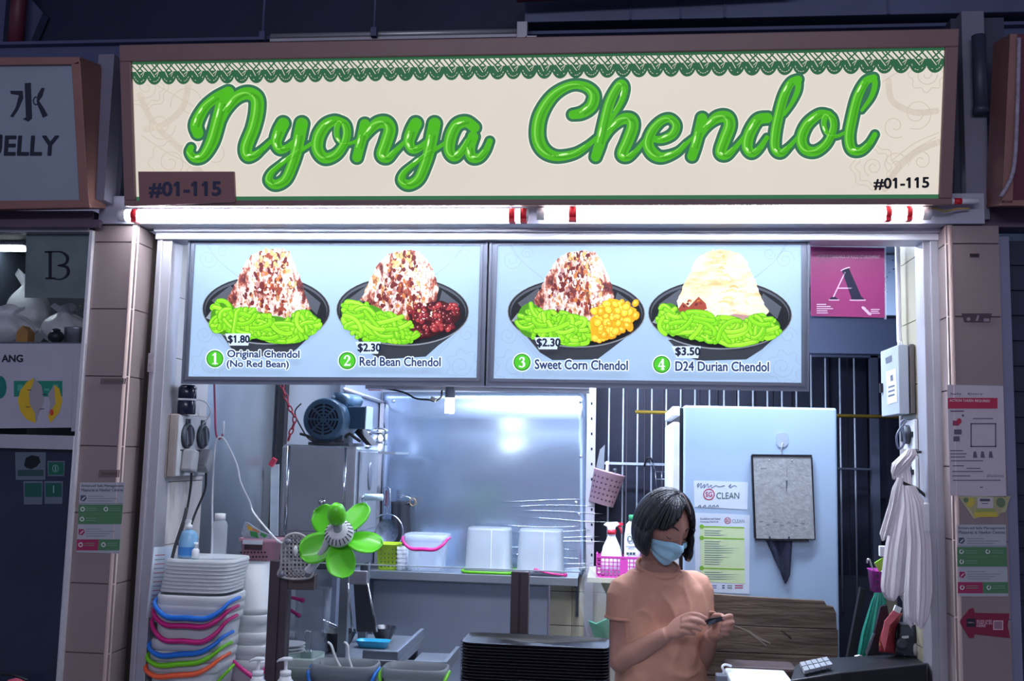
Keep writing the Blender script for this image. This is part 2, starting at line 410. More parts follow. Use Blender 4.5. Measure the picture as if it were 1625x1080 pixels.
# ---------------------------------------------------------------- hall steelwork above the signs
def hbar(x0, y0, x1, y1, Y, th, dp, name, m_, label=None, cat=None):
    a, b = P(x0, y0, Y), P(x1, y1, Y); mb = MB(); mb.bar(a, b, dp, th)
    return mb
yb = .25
a, b = P(-40, 88, yb), P(1660, 46, yb)
m = MB(); z0 = (a.z + b.z) / 2
m.box(-2.7, 2.0, yb, yb + .12, z0 - .06, z0 + .015); m.box(-2.7, 2.0, yb - .03, yb + .15, z0 + .015, z0 + .026); m.box(-2.7, 2.0, yb - .02, yb, z0 - .075, z0 - .05)
struct('beam_front', m, hall_m)
struct('wall_upper', MB().box(-2.7, 2.0, .42, .5, 2.52, 3.42), navy_m)
T = thing('roof_duct', 'long grey metal duct running under the dark roof at the right', 'duct', P(1200, 40, .3))
a, b = P(836, 48, .3), P(1640, 4, .3); zc = (a.z + b.z) / 2
m = MB(); m.box(a.x, b.x, .2, .4, zc - .045, zc + .075); m.box(a.x, b.x, .18, .4, zc + .075, zc + .085)
m.build('casing', mat('duct_metal', '#59627f', .5, .3, .15, 3), T, bevel=.004)
for px in (1000, 1080, 1150, 1410): 
    p = P(px, 40, .2); mm = MB(); mm.box(p.x - .004, p.x + .004, .196, .2, zc - .045, zc + .075); mm.build('seam', hall_m, T)
m = MB(); a, b = P(430, 58, .2), P(828, 50, .2); zc = (a.z + b.z) / 2
m.tube([(a.x, .2, zc), (b.x, .2, zc)], .010, 10); m.box(a.x, b.x, .19, .21, zc - .022, zc - .012)
tag(m.build('conduit_pipe', alu), 'thin grey conduit pipe under the roof above the green lace border', 'pipe')
for (x0, y0, x1, y1, l) in ((425, -10, 419, 66, 'thin steel hanger rod left of the conduit pipe'), (599, -10, 595, 60, 'thin steel hanger rod crossing the middle of the conduit pipe')):
    p, q = P(x0, y0, .19), P(x1, y1, .19); m = MB(); m.tube([(q.x, .175, 3.42), (q.x, .175, q.z)], .005, 8); m.obox((q.x, .175, q.z + .012), (.02, .02, .03))
    tag(m.build('hanger_rod', hall_m), l, 'rod')
m = MB(); p = P(829, 50, .18); m.box(p.x - .018, p.x + .018, .165, .195, p.z - .03, p.z + .03); m.box(p.x + .01, p.x + .05, .165, .195, p.z - .03, p.z - .02)
tag(m.build('pipe_bracket', alu, bevel=.002), 'small steel bracket at the right end of the conduit pipe', 'bracket')
m = MB(); p = P(40, -20, .3); q = P(24, 76, .3); m.tube([(q.x, .3, 3.42), (q.x, .3, q.z)], .028, 14)
tag(m.build('sprinkler_pipe', mat('red_pipe_paint', '#5a2636', .5, 0, .1, 8)), 'dark red vertical pipe at the top left corner', 'pipe')
m = MB(); a, b = P(820, 3, .1), P(1260, -8, .1); m.tube([(a.x, .1, a.z + .03), (b.x, .1, b.z + .05)], .030, 14)
tag(m.build('sprinkler_pipe', MATS['red_pipe_paint']), 'dark red horizontal pipe along the top edge above the duct', 'pipe')
T = thing('hall_light_panel', 'grey ceiling light trough hanging at the top left corner', 'light fitting', P(20, 60, .36))
a, b = P(-30, -10, .36), P(45, 74, .36)
m = MB(); m.box(a.x - .4, b.x - .09, .34, .40, b.z, 3.42); m.build('casing', hall_m, T)
m = MB(); m.prism([P(45, 74, .36), P(68, 20, .36), P(40, -12, .36), P(28, 74, .36)], (0, .04, 0)); m.build('end_plate', hall_m, T)

# soffit strip behind the tube lights
zs0, zs1 = P(800, 357, -.02).z, P(800, 318, -.02).z
struct('trim_5', MB().box(P(160, 340, 0).x, P(1560, 340, 0).x, -.012, .1, ZT + .002, zs1 + .02), mat('soffit_paint', '#a2a3b4', .5, .2, .08, 6))

# ---------------------------------------------------------------- the big sign
YT, YBm = -.19, -.10
bt, tp = P(850, 320, YBm), P(850, 82, YT)
tvec = Vector((0, tp.y - bt.y, tp.z - bt.z)).normalized()
nS = Vector((0, -tvec.z, tvec.y)); nS = nS if nS.y < 0 else -nS
SH = Sheet(bt, nS)
T = thing('shop_sign', 'long backlit cream sign with glossy green script lettering and green lace border', 'sign', SH.at(850, 325, -.05))
# squared-up sign rectangle in the sheet's own axes
sa, sb_, sc_, sd = SH.at(208, 98, 0), SH.at(1496, 76, 0), SH.at(1491, 313, 0), SH.at(219, 320, 0)
xl, xr = (sa.x + sd.x) / 2, (sb_.x + sc_.x) / 2
def sg(x, q, lift=0):  # x metres, q along the tilted height
    return bt + Vector((x - bt.x, 0, 0)) + tvec * q + nS * lift
q0 = ((sd - bt).dot(tvec) + (sc_ - bt).dot(tvec)) / 2; q1 = ((sa - bt).dot(tvec) + (sb_ - bt).dot(tvec)) / 2
m = MB(); m.prism([sg(xl, q0), sg(xr, q0), sg(xr, q1), sg(xl, q1)], -nS * .02)
G = .62
m.build('face_panel', mat('backlit_cream', '#d8d0c2', .4, 0, .05, 1.3, glow=.86, spec=.3), T)
fr = mat('mauve_sign_frame', '#7a605e', .45, 0, .08, 5)
fw = .036
m = MB()
for (u0, u1, v0, v1) in ((xl - fw, xr + fw, q1, q1 + .05), (xl - fw, xr + fw, q0 - .018, q0), (xl - fw, xl, q0, q1), (xr, xr + fw, q0, q1)):
    m.prism([sg(u0, v0, .012), sg(u1, v0, .012), sg(u1, v1, .012), sg(u0, v1, .012)], -nS * .13)
m.build('frame', fr, T, bevel=.003)
m = MB(); m.prism([sg(xl - fw + .005, q0 - .014, -.1), sg(xr + fw - .005, q0 - .014, -.1), sg(xr + fw - .005, q1 + .045, -.1), sg(xl - fw + .005, q1 + .045, -.1)], -nS * .004)
m.build('back_plate', steel_dark, T)
# printed green edge lines
gE = ink('#3c7a55', .6); gD = ink('#2d6444', .75)
m = MB(); 
m.add([sg(xl, q0, .0008), sg(xr, q0, .0008), sg(xr, q0 + .012, .0008), sg(xl, q0 + .012, .0008)], [(0, 1, 2, 3)])
m.build('border_line', gE, T)
# lace border
m = MB(); N = 52; wdt = (xr - xl) / N; h = .066
cream = ink('#d6ccb8', .86)
m.add([sg(xl, q1 - .008, .0006), sg(xr, q1 - .008, .0006), sg(xr, q1, .0006), sg(xl, q1, .0006)], [(0, 1, 2, 3)], 0)
def sgline(p, q, wd, lift, mi):
    p, q = Vector(p), Vector(q); t = (q - p).normalized(); nn = Vector((-t.y, t.x)) * wd / 2
    m.add([sg(*(p + nn), lift), sg(*(p - nn), lift), sg(*(q - nn), lift), sg(*(q + nn), lift)], [(0, 1, 2, 3)], mi)
rng = random.Random(3)
for k in range(N):
    cx = xl + (k + .5) * wdt; cy = q1 - .034
    pts = []
    for i in range(15):
        t = math.pi + math.pi * i / 14; pts.append(sg(cx + math.cos(t) * wdt * .56, cy + math.sin(t) * .036, .0008 + .0001 * (k % 2)))
    pts += [sg(cx + wdt * .5, cy + .004, .0008 + .0001 * (k % 2)), sg(cx - wdt * .5, cy + .004, .0008 + .0001 * (k % 2))]
    pts = [p if True else p for p in pts]; m.add(pts, [tuple(range(len(pts)))], 0)
    for j in range(3):
        x = cx - wdt * .5 + wdt * (j + .5) / 3
        sgline((x - .010 + rng.uniform(-.004, .004), q1 - .008), (x + .012, cy + .002), .004, .0008, 0)
    sgline((cx + .014, q1 - .008), (cx - .014, cy), .004, .0009, 0)
    sgline((cx - .011, cy + .004), (cx + .001 + rng.uniform(-.004, .004), cy - .014), .0022, .0013, 1)
    sgline((cx + .003, cy - .006), (cx + .012, cy + .002), .0018, .0013, 1); sgline((cx + .016, cy + .006), (cx + .008, cy - .012), .0014, .0013, 1)
    for i in range(7):
        t = math.pi * 1.12 + math.pi * .76 * i / 7; t2 = t + math.pi * .07
        if rng.random() < .75:
            sgline((cx + math.cos(t) * wdt * .42, cy + math.sin(t) * .027), (cx + math.cos(t2) * wdt * .42, cy + math.sin(t2) * .027), .0016, .0013, 1)
m.build('lace_border', [gD, cream], T)
# faint batik pattern
m = MB(); m2 = MB(); batik = ink('#cbc1b0', .84)
def spiral(sh, mb, cx, cy, r, turns, d, wd, lift, mi=0, rot=0):
    sh.stroke(mb, [(cx + r * (1 - t * .8) * math.cos(rot + d * t * turns * 6.28), cy + r * (1 - t * .8) * math.sin(rot + d * t * turns * 6.28)) for t in [i / 16 for i in range(17)]], lift, mi, wd=wd, n=3)
for (cx, cy, r, tn, d, ro) in ((255, 200, 24, 1.6, 1, 0), (232, 138, 18, 1.5, -1, 2), (300, 165, 30, 1.2, 1, 3), (270, 258, 22, 1.5, -1, 1), (340, 245, 20, 1.3, 1, 4),
                               (1455, 180, 26, 1.6, -1, 2), (1470, 118, 18, 1.5, 1, 0), (1420, 200, 20, 1.2, 1, 1), (1386, 265, 16, 1.6, 1, 2), (1420, 262, 22, 1.4, -1, 0), (1462, 255, 18, 1.4, 1, 3)):
    spiral(SH, m if cx < 800 else m2, cx, cy, r, tn, d, .8, .0004, 0, ro)
for x, y, r in ((1386, 265, 26), (1386, 265, 34), (1470, 118, 26), (232, 138, 26), (232, 138, 33), (270, 258, 32)):
    SH.stroke(m if x < 800 else m2, [(x + (r + 3 * math.cos(8 * t)) * math.cos(t), y + (r + 3 * math.cos(8 * t)) * math.sin(t)) for t in [i * 6.2832 / 48 for i in range(49)]], .0004, 0, wd=.7, n=2)
for p in ([(225, 215), (262, 240), (300, 262), (330, 300)], [(240, 130), (275, 150), (310, 170)], [(1490, 210), (1450, 228), (1415, 255)], [(1485, 218), (1450, 238), (1420, 262)], [(1400, 130), (1430, 112), (1460, 104)]):
    SH.stroke(m if p[0][0] < 800 else m2, p, .0004, 0, wd=.8)
for p in ([(222, 150), (240, 190), (262, 214), (300, 250), (330, 290)], [(300, 130), (290, 170), (262, 196), (232, 205)], [(1490, 225), (1456, 240), (1424, 268), (1404, 300)], [(1410, 128), (1416, 160), (1450, 178), (1486, 176)]):
    mm = MB(); SH.stroke(mm, p, .0003, 0, wd=5); mm.build('batik_band', ink('#d0c6b6', .84), T)
m.build('batik_pattern', batik, T); m2.build('batik_pattern', batik, T)
# script lettering, measured stroke by stroke (x, y, half width)
Z2 = lambda L: [(400 + x / 3.857, 60 + y / 3.857, r / 3.857) for x, y, r in L]
Z3 = lambda L: [(800 + x / 3.857, 60 + y / 3.857, r / 3.857) for x, y, r in L]
Z4 = lambda L: [(1205 + x / 3, y / 3, r / 3) for x, y, r in L]
ysh = lambda d: [[(x + d, y, r) for x, y, r in L] for L in (
    [(190, 525, 38), (165, 575, 38), (148, 635, 34), (170, 682, 28), (215, 672, 22), (262, 630, 16)],
    [(305, 525, 38), (290, 600, 38), (272, 690, 36), (245, 780, 33), (205, 865, 32), (145, 898, 30), (104, 872, 27), (118, 826, 20), (170, 778, 15), (235, 728, 13), (305, 685, 13), (385, 632, 12)])]
NYO = [[(314, 211, 9), (311, 199, 9.5), (316, 185, 9), (327, 168, 8), (343, 155, 8), (360, 147, 9)],
       [(362, 147, 10), (353, 165, 10.5), (345, 195, 10.5), (336, 225, 10), (323, 247, 8), (309, 251, 7), (301, 242, 6), (303, 234, 5)],
       [(347, 205, 4), (358, 176, 7), (375, 155, 9), (393, 148, 10), (407, 156, 10.5), (408, 176, 10.5), (402, 203, 10), (391, 232, 10), (393, 247, 9), (404, 246, 6.5), (415, 238, 4.5), (430, 224, 3.5)]]
NYO += [Z2(L) for L in ysh(0)]
NYO += [Z2([(545, 512, 24), (500, 508, 30), (445, 540, 36), (405, 610, 38), (402, 685, 36), (445, 735, 34), (512, 715, 30), (560, 655, 26), (580, 590, 26), (572, 535, 26), (545, 512, 20), (522, 545, 14), (522, 605, 13), (555, 648, 12), (605, 645, 12), (655, 622, 12)]),
        Z2([(690, 528, 32), (675, 600, 32), (657, 670, 31), (642, 732, 30)]),
        Z2([(662, 665, 13), (700, 595, 22), (755, 530, 34), (815, 518, 38), (842, 560, 38), (820, 640, 38), (796, 715, 36), (830, 735, 28), (880, 690, 18), (935, 635, 12)])]
NYO += [Z2(L) for L in ysh(812)]
NYO += [Z2([(1362, 548, 32), (1310, 515, 34), (1252, 535, 36), (1215, 610, 37), (1208, 690, 34), (1240, 728, 30), (1285, 690, 24), (1325, 625, 18), (1362, 560, 14)]),
        Z2([(1352, 605, 34), (1332, 675, 33), (1346, 730, 32), (1390, 732, 27), (1430, 690, 22), (1455, 632, 19)])]
CHE = [Z3([(420, 470, 28), (480, 458, 33), (535, 415, 36), (548, 345, 34), (495, 297, 28), (405, 292, 26), (298, 355, 32), (222, 475, 38), (205, 600, 40), (240, 685, 38), (320, 725, 30), (430, 708, 25), (510, 660, 18), (562, 612, 12)]),
       Z3([(560, 728, 30), (588, 640, 34), (615, 520, 34), (645, 400, 32), (685, 315, 28), (718, 280, 26), (738, 310, 22), (722, 380, 20), (685, 450, 15), (640, 525, 11)]),
       Z3([(602, 650, 13), (650, 565, 20), (715, 502, 32), (775, 500, 37), (785, 550, 37), (752, 640, 36), (722, 712, 33), (755, 730, 26), (805, 695, 17), (865, 618, 11)]),
       Z3([(892, 612, 18), (960, 622, 24), (1030, 590, 27), (1052, 535, 26), (1015, 495, 25), (960, 510, 26), (905, 572, 30), (882, 650, 34), (912, 708, 36), (970, 730, 30), (1060, 698, 20), (1118, 642, 13), (1160, 606, 10)]),
       Z3([(1212, 492, 32), (1192, 580, 32), (1168, 670, 31), (1150, 725, 30)]),
       Z3([(1182, 640, 13), (1235, 550, 22), (1300, 490, 34), (1362, 486, 37), (1380, 535, 37), (1350, 620, 37), (1325, 700, 34), (1360, 718, 27), (1412, 675, 17), (1465, 606, 11)]),
       Z3([(1612, 490, 32), (1550, 505, 34), (1500, 590, 36), (1488, 665, 34), (1515, 705, 28), (1560, 680, 20), (1608, 610, 15)]),
       Z4([(185, 378, 19), (150, 395, 20), (118, 455, 23), (92, 550, 24), (75, 640, 24), (75, 705, 23), (102, 728, 20), (140, 700, 13), (185, 648, 8)]),
       Z4([(185, 378, 16), (182, 430, 14), (155, 490, 11), (118, 545, 8)]),
       Z4([(330, 545, 18), (285, 545, 22), (228, 592, 25), (200, 660, 26), (218, 710, 25), (268, 720, 23), (322, 680, 20), (352, 610, 18), (346, 562, 18), (322, 548, 14), (308, 590, 10), (328, 640, 9), (368, 648, 9), (412, 628, 8)]),
       Z4([(545, 370, 17), (505, 390, 20), (468, 460, 23), (442, 560, 24), (427, 650, 24), (440, 710, 23), (482, 718, 19), (522, 686, 15), (550, 640, 13)]),
       Z4([(545, 370, 15), (550, 405, 14), (532, 462, 12), (488, 525, 8)])]
inks = [ink('#e4e0d4', .9), ink('#377255', .75), ink('#4aae1e', .9), ink('#7ccf4c', .92), ink('#cdf2ae', .95), ink('#3f9c18', .86)]
for word in (NYO, CHE):
    m = MB()
    for i, L in enumerate(word):
        e = .00002 * i
        SH.stroke(m, L, .0006 + e, 0, grow=6.0, n=10); SH.stroke(m, L, .0016 + e, 1, grow=4.3, n=10)
        SH.stroke(m, L, .0026 + e, 2, grow=-.2, n=10)
        big = [q for q in L if q[2] > 5.5]
        if len(big) >= 3:
            cut = L[1:-1]
            SH.stroke(m, [(x, y, max(r * .15, .4)) for x, y, r in cut], .0032 + e, 3, n=10, shift=(-4.2, -.8))
            SH.stroke(m, [(x, y, max(r * .22, .5)) for x, y, r in cut], .0032 + e, 5, n=10, shift=(3.6, 1.2))
            for j in (1, len(cut) - 2):
                if 0 < j < len(cut):
                    p, q = Vector(cut[j - 1][:2]), Vector(cut[j][:2]); c = (p + q) / 2; t = (q - p) * .22
                    SH.stroke(m, [(c.x - t.x - 3.4, c.y - t.y - 1, .7), (c.x - 3.6, c.y - 1, 1.3), (c.x + t.x - 3.4, c.y + t.y - 1, .7)], .0038 + e, 4, n=5)
    m.build('lettering', inks, T)
m = MB(); SH.text(m, '#01-115', 1387, 283, 1474, 301, .0008, 0, off=.05, sy=-2)
m.build('unit_number', ink('#2a3040', .05), T, label='dark unit number at the lower right of the sign')
# brown unit plate
T = thing('unit_plate', 'brown number plate over the lower left corner of the cream sign', 'plate', SH.at(296, 322, .02))
m = MB(); m.prism([SH.at(219, 272, .02), SH.at(371, 272, .02), SH.at(373, 321, .02), SH.at(221, 327, .02)], -nS * .012)
m.build('plate', mat('brown_plate', '#86605f', .45, 0, .05, 6), T, bevel=.001)
m = MB(); SH.text(m, '#01-115', 237, 289, 350, 313, .0212, 0, off=.05, sy=-1)
m.build('number_text', ink('#343750'), T)
# ---------------------------------------------------------------- tube lamps under the sign
def tube_lamp(x0, y0, x1, y1, label, bands, lit=True):
    a, b = P(x0, y0, -.045), P(x1, y1, -.045); zc = (a.z + b.z) / 2; b.z = a.z = zc
    t = thing('tube_light', label, 'lamp', ((a.x + b.x) / 2, -.045, zc), 'tube lights under the sign')
    m = MB(); m.cyl((a.x + .02, -.045, zc), (b.x - .02, -.045, zc), .019, seg=18); m.build('tube', lamp_m if lit else white_pl, t)
    m = MB(); m.box(a.x, b.x, -.035, -.012, zc + .010, zc + .022); m.build('batten', white_pl, t)
    for e, s in ((a.x, 1), (b.x, -1)):
        m = MB(); m.cyl((e, -.045, zc), (e + s * .024, -.045, zc), .0195, seg=18); m.build('end_cap', white_pl, t)
    for p0, p1 in bands:
        u, v = P(p0, (y0 + y1) / 2, -.045).x, P(p1, (y0 + y1) / 2, -.045).x
        m = MB(); m.cyl((u, -.045, zc), (v, -.045, zc), .0205, seg=18); m.box(min(u, v), max(u, v), -.06, -.03, zc - .024, zc - .012); m.build('tape_band', red_tape, t)
    return t
tube_lamp(190, 341, 838, 342, 'lit white tube light under the left half of the sign', [(211, 220), (808, 818), (826, 836)])
tube_lamp(852, 343, 1476, 334, 'lit white tube light under the right half of the sign', [(903, 915), (1404, 1413), (1437, 1446)])
a, b = P(1475, 322, -.03), P(1548, 322, -.03)
T = thing('barrier_tape_tube', 'short unlit red and white banded tube end beyond the right tube light', 'tube', P(1510, 322, -.03))
m = MB(); m.cyl((a.x, -.05, a.z), (b.x, -.05, a.z), .009, seg=12); m.build('tube', white_pl, T)
for p0, p1 in ((1477, 1490), (1510, 1522)):
    m = MB(); m.cyl((P(p0, 322, -.03).x, -.05, a.z), (P(p1, 322, -.03).x, -.05, a.z), .0096, seg=12); m.build('tape_band', red_tape, T)
m = MB(); m.tube([P(1476, 330, -.05), P(1490, 332, -.05), P(1500, 335, -.05), P(1520, 331, -.04), P(1538, 331, -.03)], .003, 8, smooth=4)
tag(m.build('lamp_wire', mat('yellow_wire', '#b49a5a', .5)), 'short yellowish wire dangling at the right end of the tube lights', 'wire')
# ---------------------------------------------------------------- menu light boxes
mb0, mt0 = P(780, 612, .135), P(780, 384, .105)
tv = Vector((0, mt0.y - mb0.y, mt0.z - mb0.z)).normalized(); nM = Vector((0, -tv.z, tv.y)); nM = nM if nM.y < 0 else -nM
SM = Sheet(mb0, nM)
GL = .78
menu_bg = mat('backlit_menu_blue', '#a2bfe2', .3, 0, .13, 1.2, glow=.88, spec=.3)
def shaved(name, stops, scale, st=None):
    if name in MATS: return MATS[name]
    m = mat(name, '#ffffff', .5, glow=GL); nt = m.node_tree; b = nt.nodes['Principled BSDF']
    cr = [n for n in nt.nodes if n.type == 'VALTORGB'][0]; n = [n for n in nt.nodes if n.type == 'TEX_NOISE'][0]
    n.inputs['Scale'].default_value = scale; n.inputs['Detail'].default_value = 7; n.inputs['Roughness'].default_value = .68
    el = cr.color_ramp.elements
    while len(el) > 1: el.remove(el[0])
    el[0].position = stops[0][0]; el[0].color = lin(stops[0][1]) + (1,)
    for p, c in stops[1:]:
        e = el.new(p); e.color = lin(c) + (1,)
    if st: [q for q in nt.nodes if q.type == 'MAPPING'][0].inputs['Scale'].default_value = st
    return m
ice_syrup = shaved('syrup_on_ice', [(.33, '#3c1a24'), (.41, '#7a3030'), (.455, '#b4644a'), (.49, '#d8b8ae'), (.55, '#ece2e2'), (.60, '#d8a468'), (.65, '#a8603c'), (.70, '#5a2830')], 34, (1, 1, .5))
ice_cream = shaved('durian_on_ice', [(.34, '#dca86c'), (.44, '#ecd0a4'), (.54, '#f2e4d0'), (.64, '#e6bd84')], 12, (.6, 1, 1.8))
ik = lambda h, g=GL: ink(h, g)
bowl_k = [ik('#262a33', .6), ik('#565c68', .6), ik('#98a0ac', .7), ik('#3a3f4a', .6), ik('#1b1e27', .5)]
greens = [ik('#57a818'), ik('#7cd41c'), ik('#98e62c'), ik('#b4f04c'), ik('#4a8f18')]
beans_k = [ik('#8a2230'), ik('#5c1520'), ik('#b03a40'), ik('#3a0e16'), ik('#e0a8a0')]
corn_k = [ik('#f2b21c'), ik('#ffd23c'), ik('#ffe06a'), ik('#d8921c')]
def noodles(sh, m, rng, cells, l0, base):
    for cx, cy, rx, ry, n in cells: sh.disc(m, cx, cy, rx * 1.02, ry * 1.02, l0 - .0004, base + 4)
    for cx, cy, rx, ry, n in cells:
        for k in range(int(n * 1.25)):
            ang = rng.gauss(.35, .7); ln = rx * rng.uniform(.8, 1.6); bend = rng.uniform(-1.0, 1.0) * ln * .6; f = 6.283 * rng.random(); rr = math.sqrt(rng.random()) * .72
            ox, oy = cx + rx * rr * math.cos(f), cy + ry * rr * math.sin(f); pts = []
            for i in range(6):
                t = i / 5 - .5; u_, v_ = ln * t, bend * (1 - 4 * t * t) * .5; x_, y_ = ox + u_ * math.cos(ang) - v_ * math.sin(ang), oy + u_ * math.sin(ang) + v_ * math.cos(ang)
                q_ = math.hypot((x_ - cx) / (rx * 1.05), (y_ - cy) / (ry * 1.05)); q_ = max(1, q_); pts.append((cx + (x_ - cx) / q_, cy + (y_ - cy) / q_))
            e = l0 + .000012 * k
            sh.stroke(m, pts, e, base + 0 if k % 3 else base + 4, wd=4.0, n=4)
            sh.stroke(m, pts, e + .000005, base + rng.choice((1, 1, 2)), wd=3.3, n=4)
            sh.stroke(m, pts, e + .000009, base + rng.choice((2, 3)), wd=1.0, n=4, shift=(-.7, -1.0))
def dish(sh, T, o, ell, body, mound, noo, extra, seed, cream=False):
    """One printed bowl. Coordinates in 4.5x zoom pixels about o."""
    rng = random.Random(seed); z = lambda p: (o[0] + p[0] / 4.5, o[1] + p[1] / 4.5)
    cx, cy, a, b, rot = ell; (px, py), a, b = z((cx, cy)), a / 4.5, b / 4.5
    m = MB()
    sh.poly(m, [z(p) for p in body], .0004, 3); sh.stroke(m, [z(p) for p in body[:2]], .0005, 2, wd=.5); 
    sh.disc(m, px, py + .6, a + 1.2, b + 1.4, .0006, 2, rot, 48); sh.disc(m, px, py, a, b, .0008, 0, rot, 48)
    sh.disc(m, px, py - .5, a - 3.4, b - 3, .0010, 1, rot, 48); sh.disc(m, px, py + 2.2, a - 4.4, b - 4.2, .0012, 4, rot, 48)
    sh.poly(m, [(px - a * .86, py - b * .28), (px - a * .56, py - b * .72), (px - a * .46, py - b * .5), (px - a * .74, py - b * .02)], .0014, 1)
    sh.poly(m, [(px - a * .95, py + b * .25), (px - a * .86, py + b * .02), (px - a * .82, py + b * .06), (px - a * .88, py + b * .3)], .0014, 2)
    sh.poly(m, [(px + a * .6, py - b * .6), (px + a * .86, py - b * .2), (px + a * .8, py + b * .15), (px + a * .56, py - b * .3)], .0014, 1)
    M5 = [z(p) for p in mound]; c = Vector((sum(p[0] for p in M5) / len(M5), sum(p[1] for p in M5) / len(M5)))
    # ragged rim of the ice mound
    rag = []
    for i, p in enumerate(M5):
        q = M5[(i + 1) % len(M5)]
        for k in range(5):
            t = k / 5; v = Vector(p).lerp(Vector(q), t); v += (v - c).normalized() * rng.uniform(-1.3, 1.3); rag.append((v.x, v.y))
    sh.disc(m, c.x, py + b * .16, a * .56, b * .34, .0015, 5); sh.poly(m, rag, .0016, 5)
    if not cream:   # syrup, palm sugar and bare ice in patches
        top_, bot_ = min(p[1] for p in M5), max(p[1] for p in M5); hh_ = bot_ - top_
        for k in range(330):
            v_ = rng.random(); u_ = rng.uniform(-1, 1); hw_ = 13 + 46 * v_ ** .8; x = c.x + (u_ * hw_) * .96 + 2; y = top_ + 4 + hh_ * v_ * .93
            if v_ > .8 and u_ < .2 and rng.random() < .5: continue
            g = rng.random()
            if v_ < .26: mi = 9 if g < .2 else 10 if g < .68 else 7 if g < .8 else 6
            elif u_ < -.25: mi = 6 if g < .34 else 13 if g < .6 else 9 if g < .8 else 8
            elif u_ < .42: mi = (6 if g < .3 else 7 if g < .72 else 8 if g < .85 else 11) if v_ > .42 + .25 * abs(u_ - .1) else (9 if g < .4 else 8 if g < .7 else 6)
            else: mi = 9 if g < .5 else 11 if g < .7 else 10 if g < .92 else 8
            r_ = rng.uniform(1.0, 3.0) * (1.5 if mi in (6, 7) else 1.15)
            sh.disc(m, x, y, r_ * rng.uniform(.6, 1.0), r_ * rng.uniform(.9, 1.7), .0018 + k * .000004, mi, rng.uniform(-.5, .5), 7)
    else:
        for k in range(15):
            x, y = c.x + rng.uniform(-20, 22), c.y - 46 + k * 6; f = (y - c.y + 62) / 95; x = c.x + (x - c.x) * max(.3, min(1, f))
            sh.stroke(m, [(x - 12 * f, y, .8), (x, y - 2, 2.2), (x + 10 * f, y + 1.5, .8)], .0018 + k * .00001, rng.choice((10, 12, 12, 11)), n=4)
        for k in range(26):
            x, y = (px - a * .55 + rng.uniform(0, 36), py - b * .2 + rng.uniform(-12, 18)) if k < 18 else (px + a * .05 + rng.uniform(0, 34), py + b * .12 + rng.uniform(-3, 10))
            sh.disc(m, x, y, rng.uniform(1.4, 3.2), rng.uniform(1, 2.2), .0020 + k * .00001, rng.choice((6, 7, 8, 14)), rng.uniform(0, 3), 9)
    if cream:
        sh.poly(m, [(px - a * .63, py - b * .02), (px - a * .52, py - b * .34), (px - a * .44, py - b * .2), (px - a * .3, py - b * .5), (px - a * .2, py - b * .3), (px - a * .16, py + b * .05), (px - a * .4, py + b * .2), (px - a * .56, py + b * .18)], .0019, 7)
        sh.poly(m, [(px + a * .04, py + b * .1), (px + a * .2, py + b * .0), (px + a * .42, py + b * .05), (px + a * .5, py + b * .16), (px + a * .3, py + b * .3)], .0019, 13)
    if extra == 'bean':
        sh.poly(m, [(px + a * u, py + b * v) for u, v in ((.08, .1), (.3, -.2), (.6, -.3), (.82, -.1), (.88, .2), (.7, .55), (.4, .8), (.15, .86))], .0021, 17)
        for k in range(95):
            t = rng.uniform(0, 1); x = px + a * (.10 + .78 * t); y = py + b * (rng.uniform(-.18, .80) * (1 - .35 * t) - .05 * t)
            if ((x - px) / (a * .93)) ** 2 + ((y - py) / (b * .92)) ** 2 > 1: continue
            r = rng.uniform(3.4, 5.6); an = rng.uniform(0, 3); e = .0022 + k * .000014
            sh.disc(m, x, y, r + .6, r * .74 + .6, e, 17, an, 12); sh.disc(m, x, y, r, r * .74, e + .000004, rng.choice((14, 15, 16)), an, 12)
            sh.disc(m, x - 1, y - .9, r * .3, r * .2, e + .000008, 18, an, 8)
    noodles(sh, m, rng, [(z(q[:2])[0], z(q[:2])[1], q[2] / 4.5, q[3] / 4.5, q[4]) for q in noo], .0040, 19)
    if extra == 'corn':
        sh.poly(m, [(px + a * u, py + b * v) for u, v in ((.2, .2), (.36, -.1), (.48, -.42), (.6, -.38), (.88, -.1), (.9, .15), (.72, .5), (.45, .82), (.22, .84))], .0058, 24)
        for k in range(70):
            t = rng.uniform(0, 1); x = px + a * (.26 + .62 * t); y = py + b * (-.42 + rng.uniform(0, 1.2) * (1 - .3 * t) + .12)
            if ((x - px) / (a * .93)) ** 2 + ((y - py) / (b * .90)) ** 2 > 1: continue
            r = rng.uniform(4.6, 8.0); e = .0060 + k * .000014; an = rng.uniform(0, 3)
            sh.disc(m, x, y, r, r * .8, e, 27, an, 9); sh.disc(m, x - .3, y - .4, r * .86, r * .68, e + .000004, rng.choice((24, 25, 25)), an, 9)
            sh.disc(m, x - .8, y - 1, r * .4, r * .3, e + .000008, 26, an, 8)
    mats = bowl_k + [ice_cream if cream else ice_syrup] + [ik('#6a2428'), ik('#9a4434'), ik('#c87a44'), ik('#f4ece6'), ik('#dfb478'), ik('#f6e6d2'), ik('#f0c890'), ik('#b88a8c')]
    mats += beans_k + greens + corn_k
    m.build('dish_picture', mats, T)
def chip(T, px0, py0, px1, py1, txt, x0, x1, y0, y1):
    m = MB(); SM.poly(m, [(px0, py0), (px1 - 14, py0), (px1 - 18, py1), (px0 + 7, py1)], .0070, 0); m.build('price_tag', ink('#cfdff0', .85), T)
    m = MB(); SM.text(m, txt, x0, y0, x1, y1, .0076, 0, off=.05); m.build('price_text', ink('#1c2a4e', .3), T)
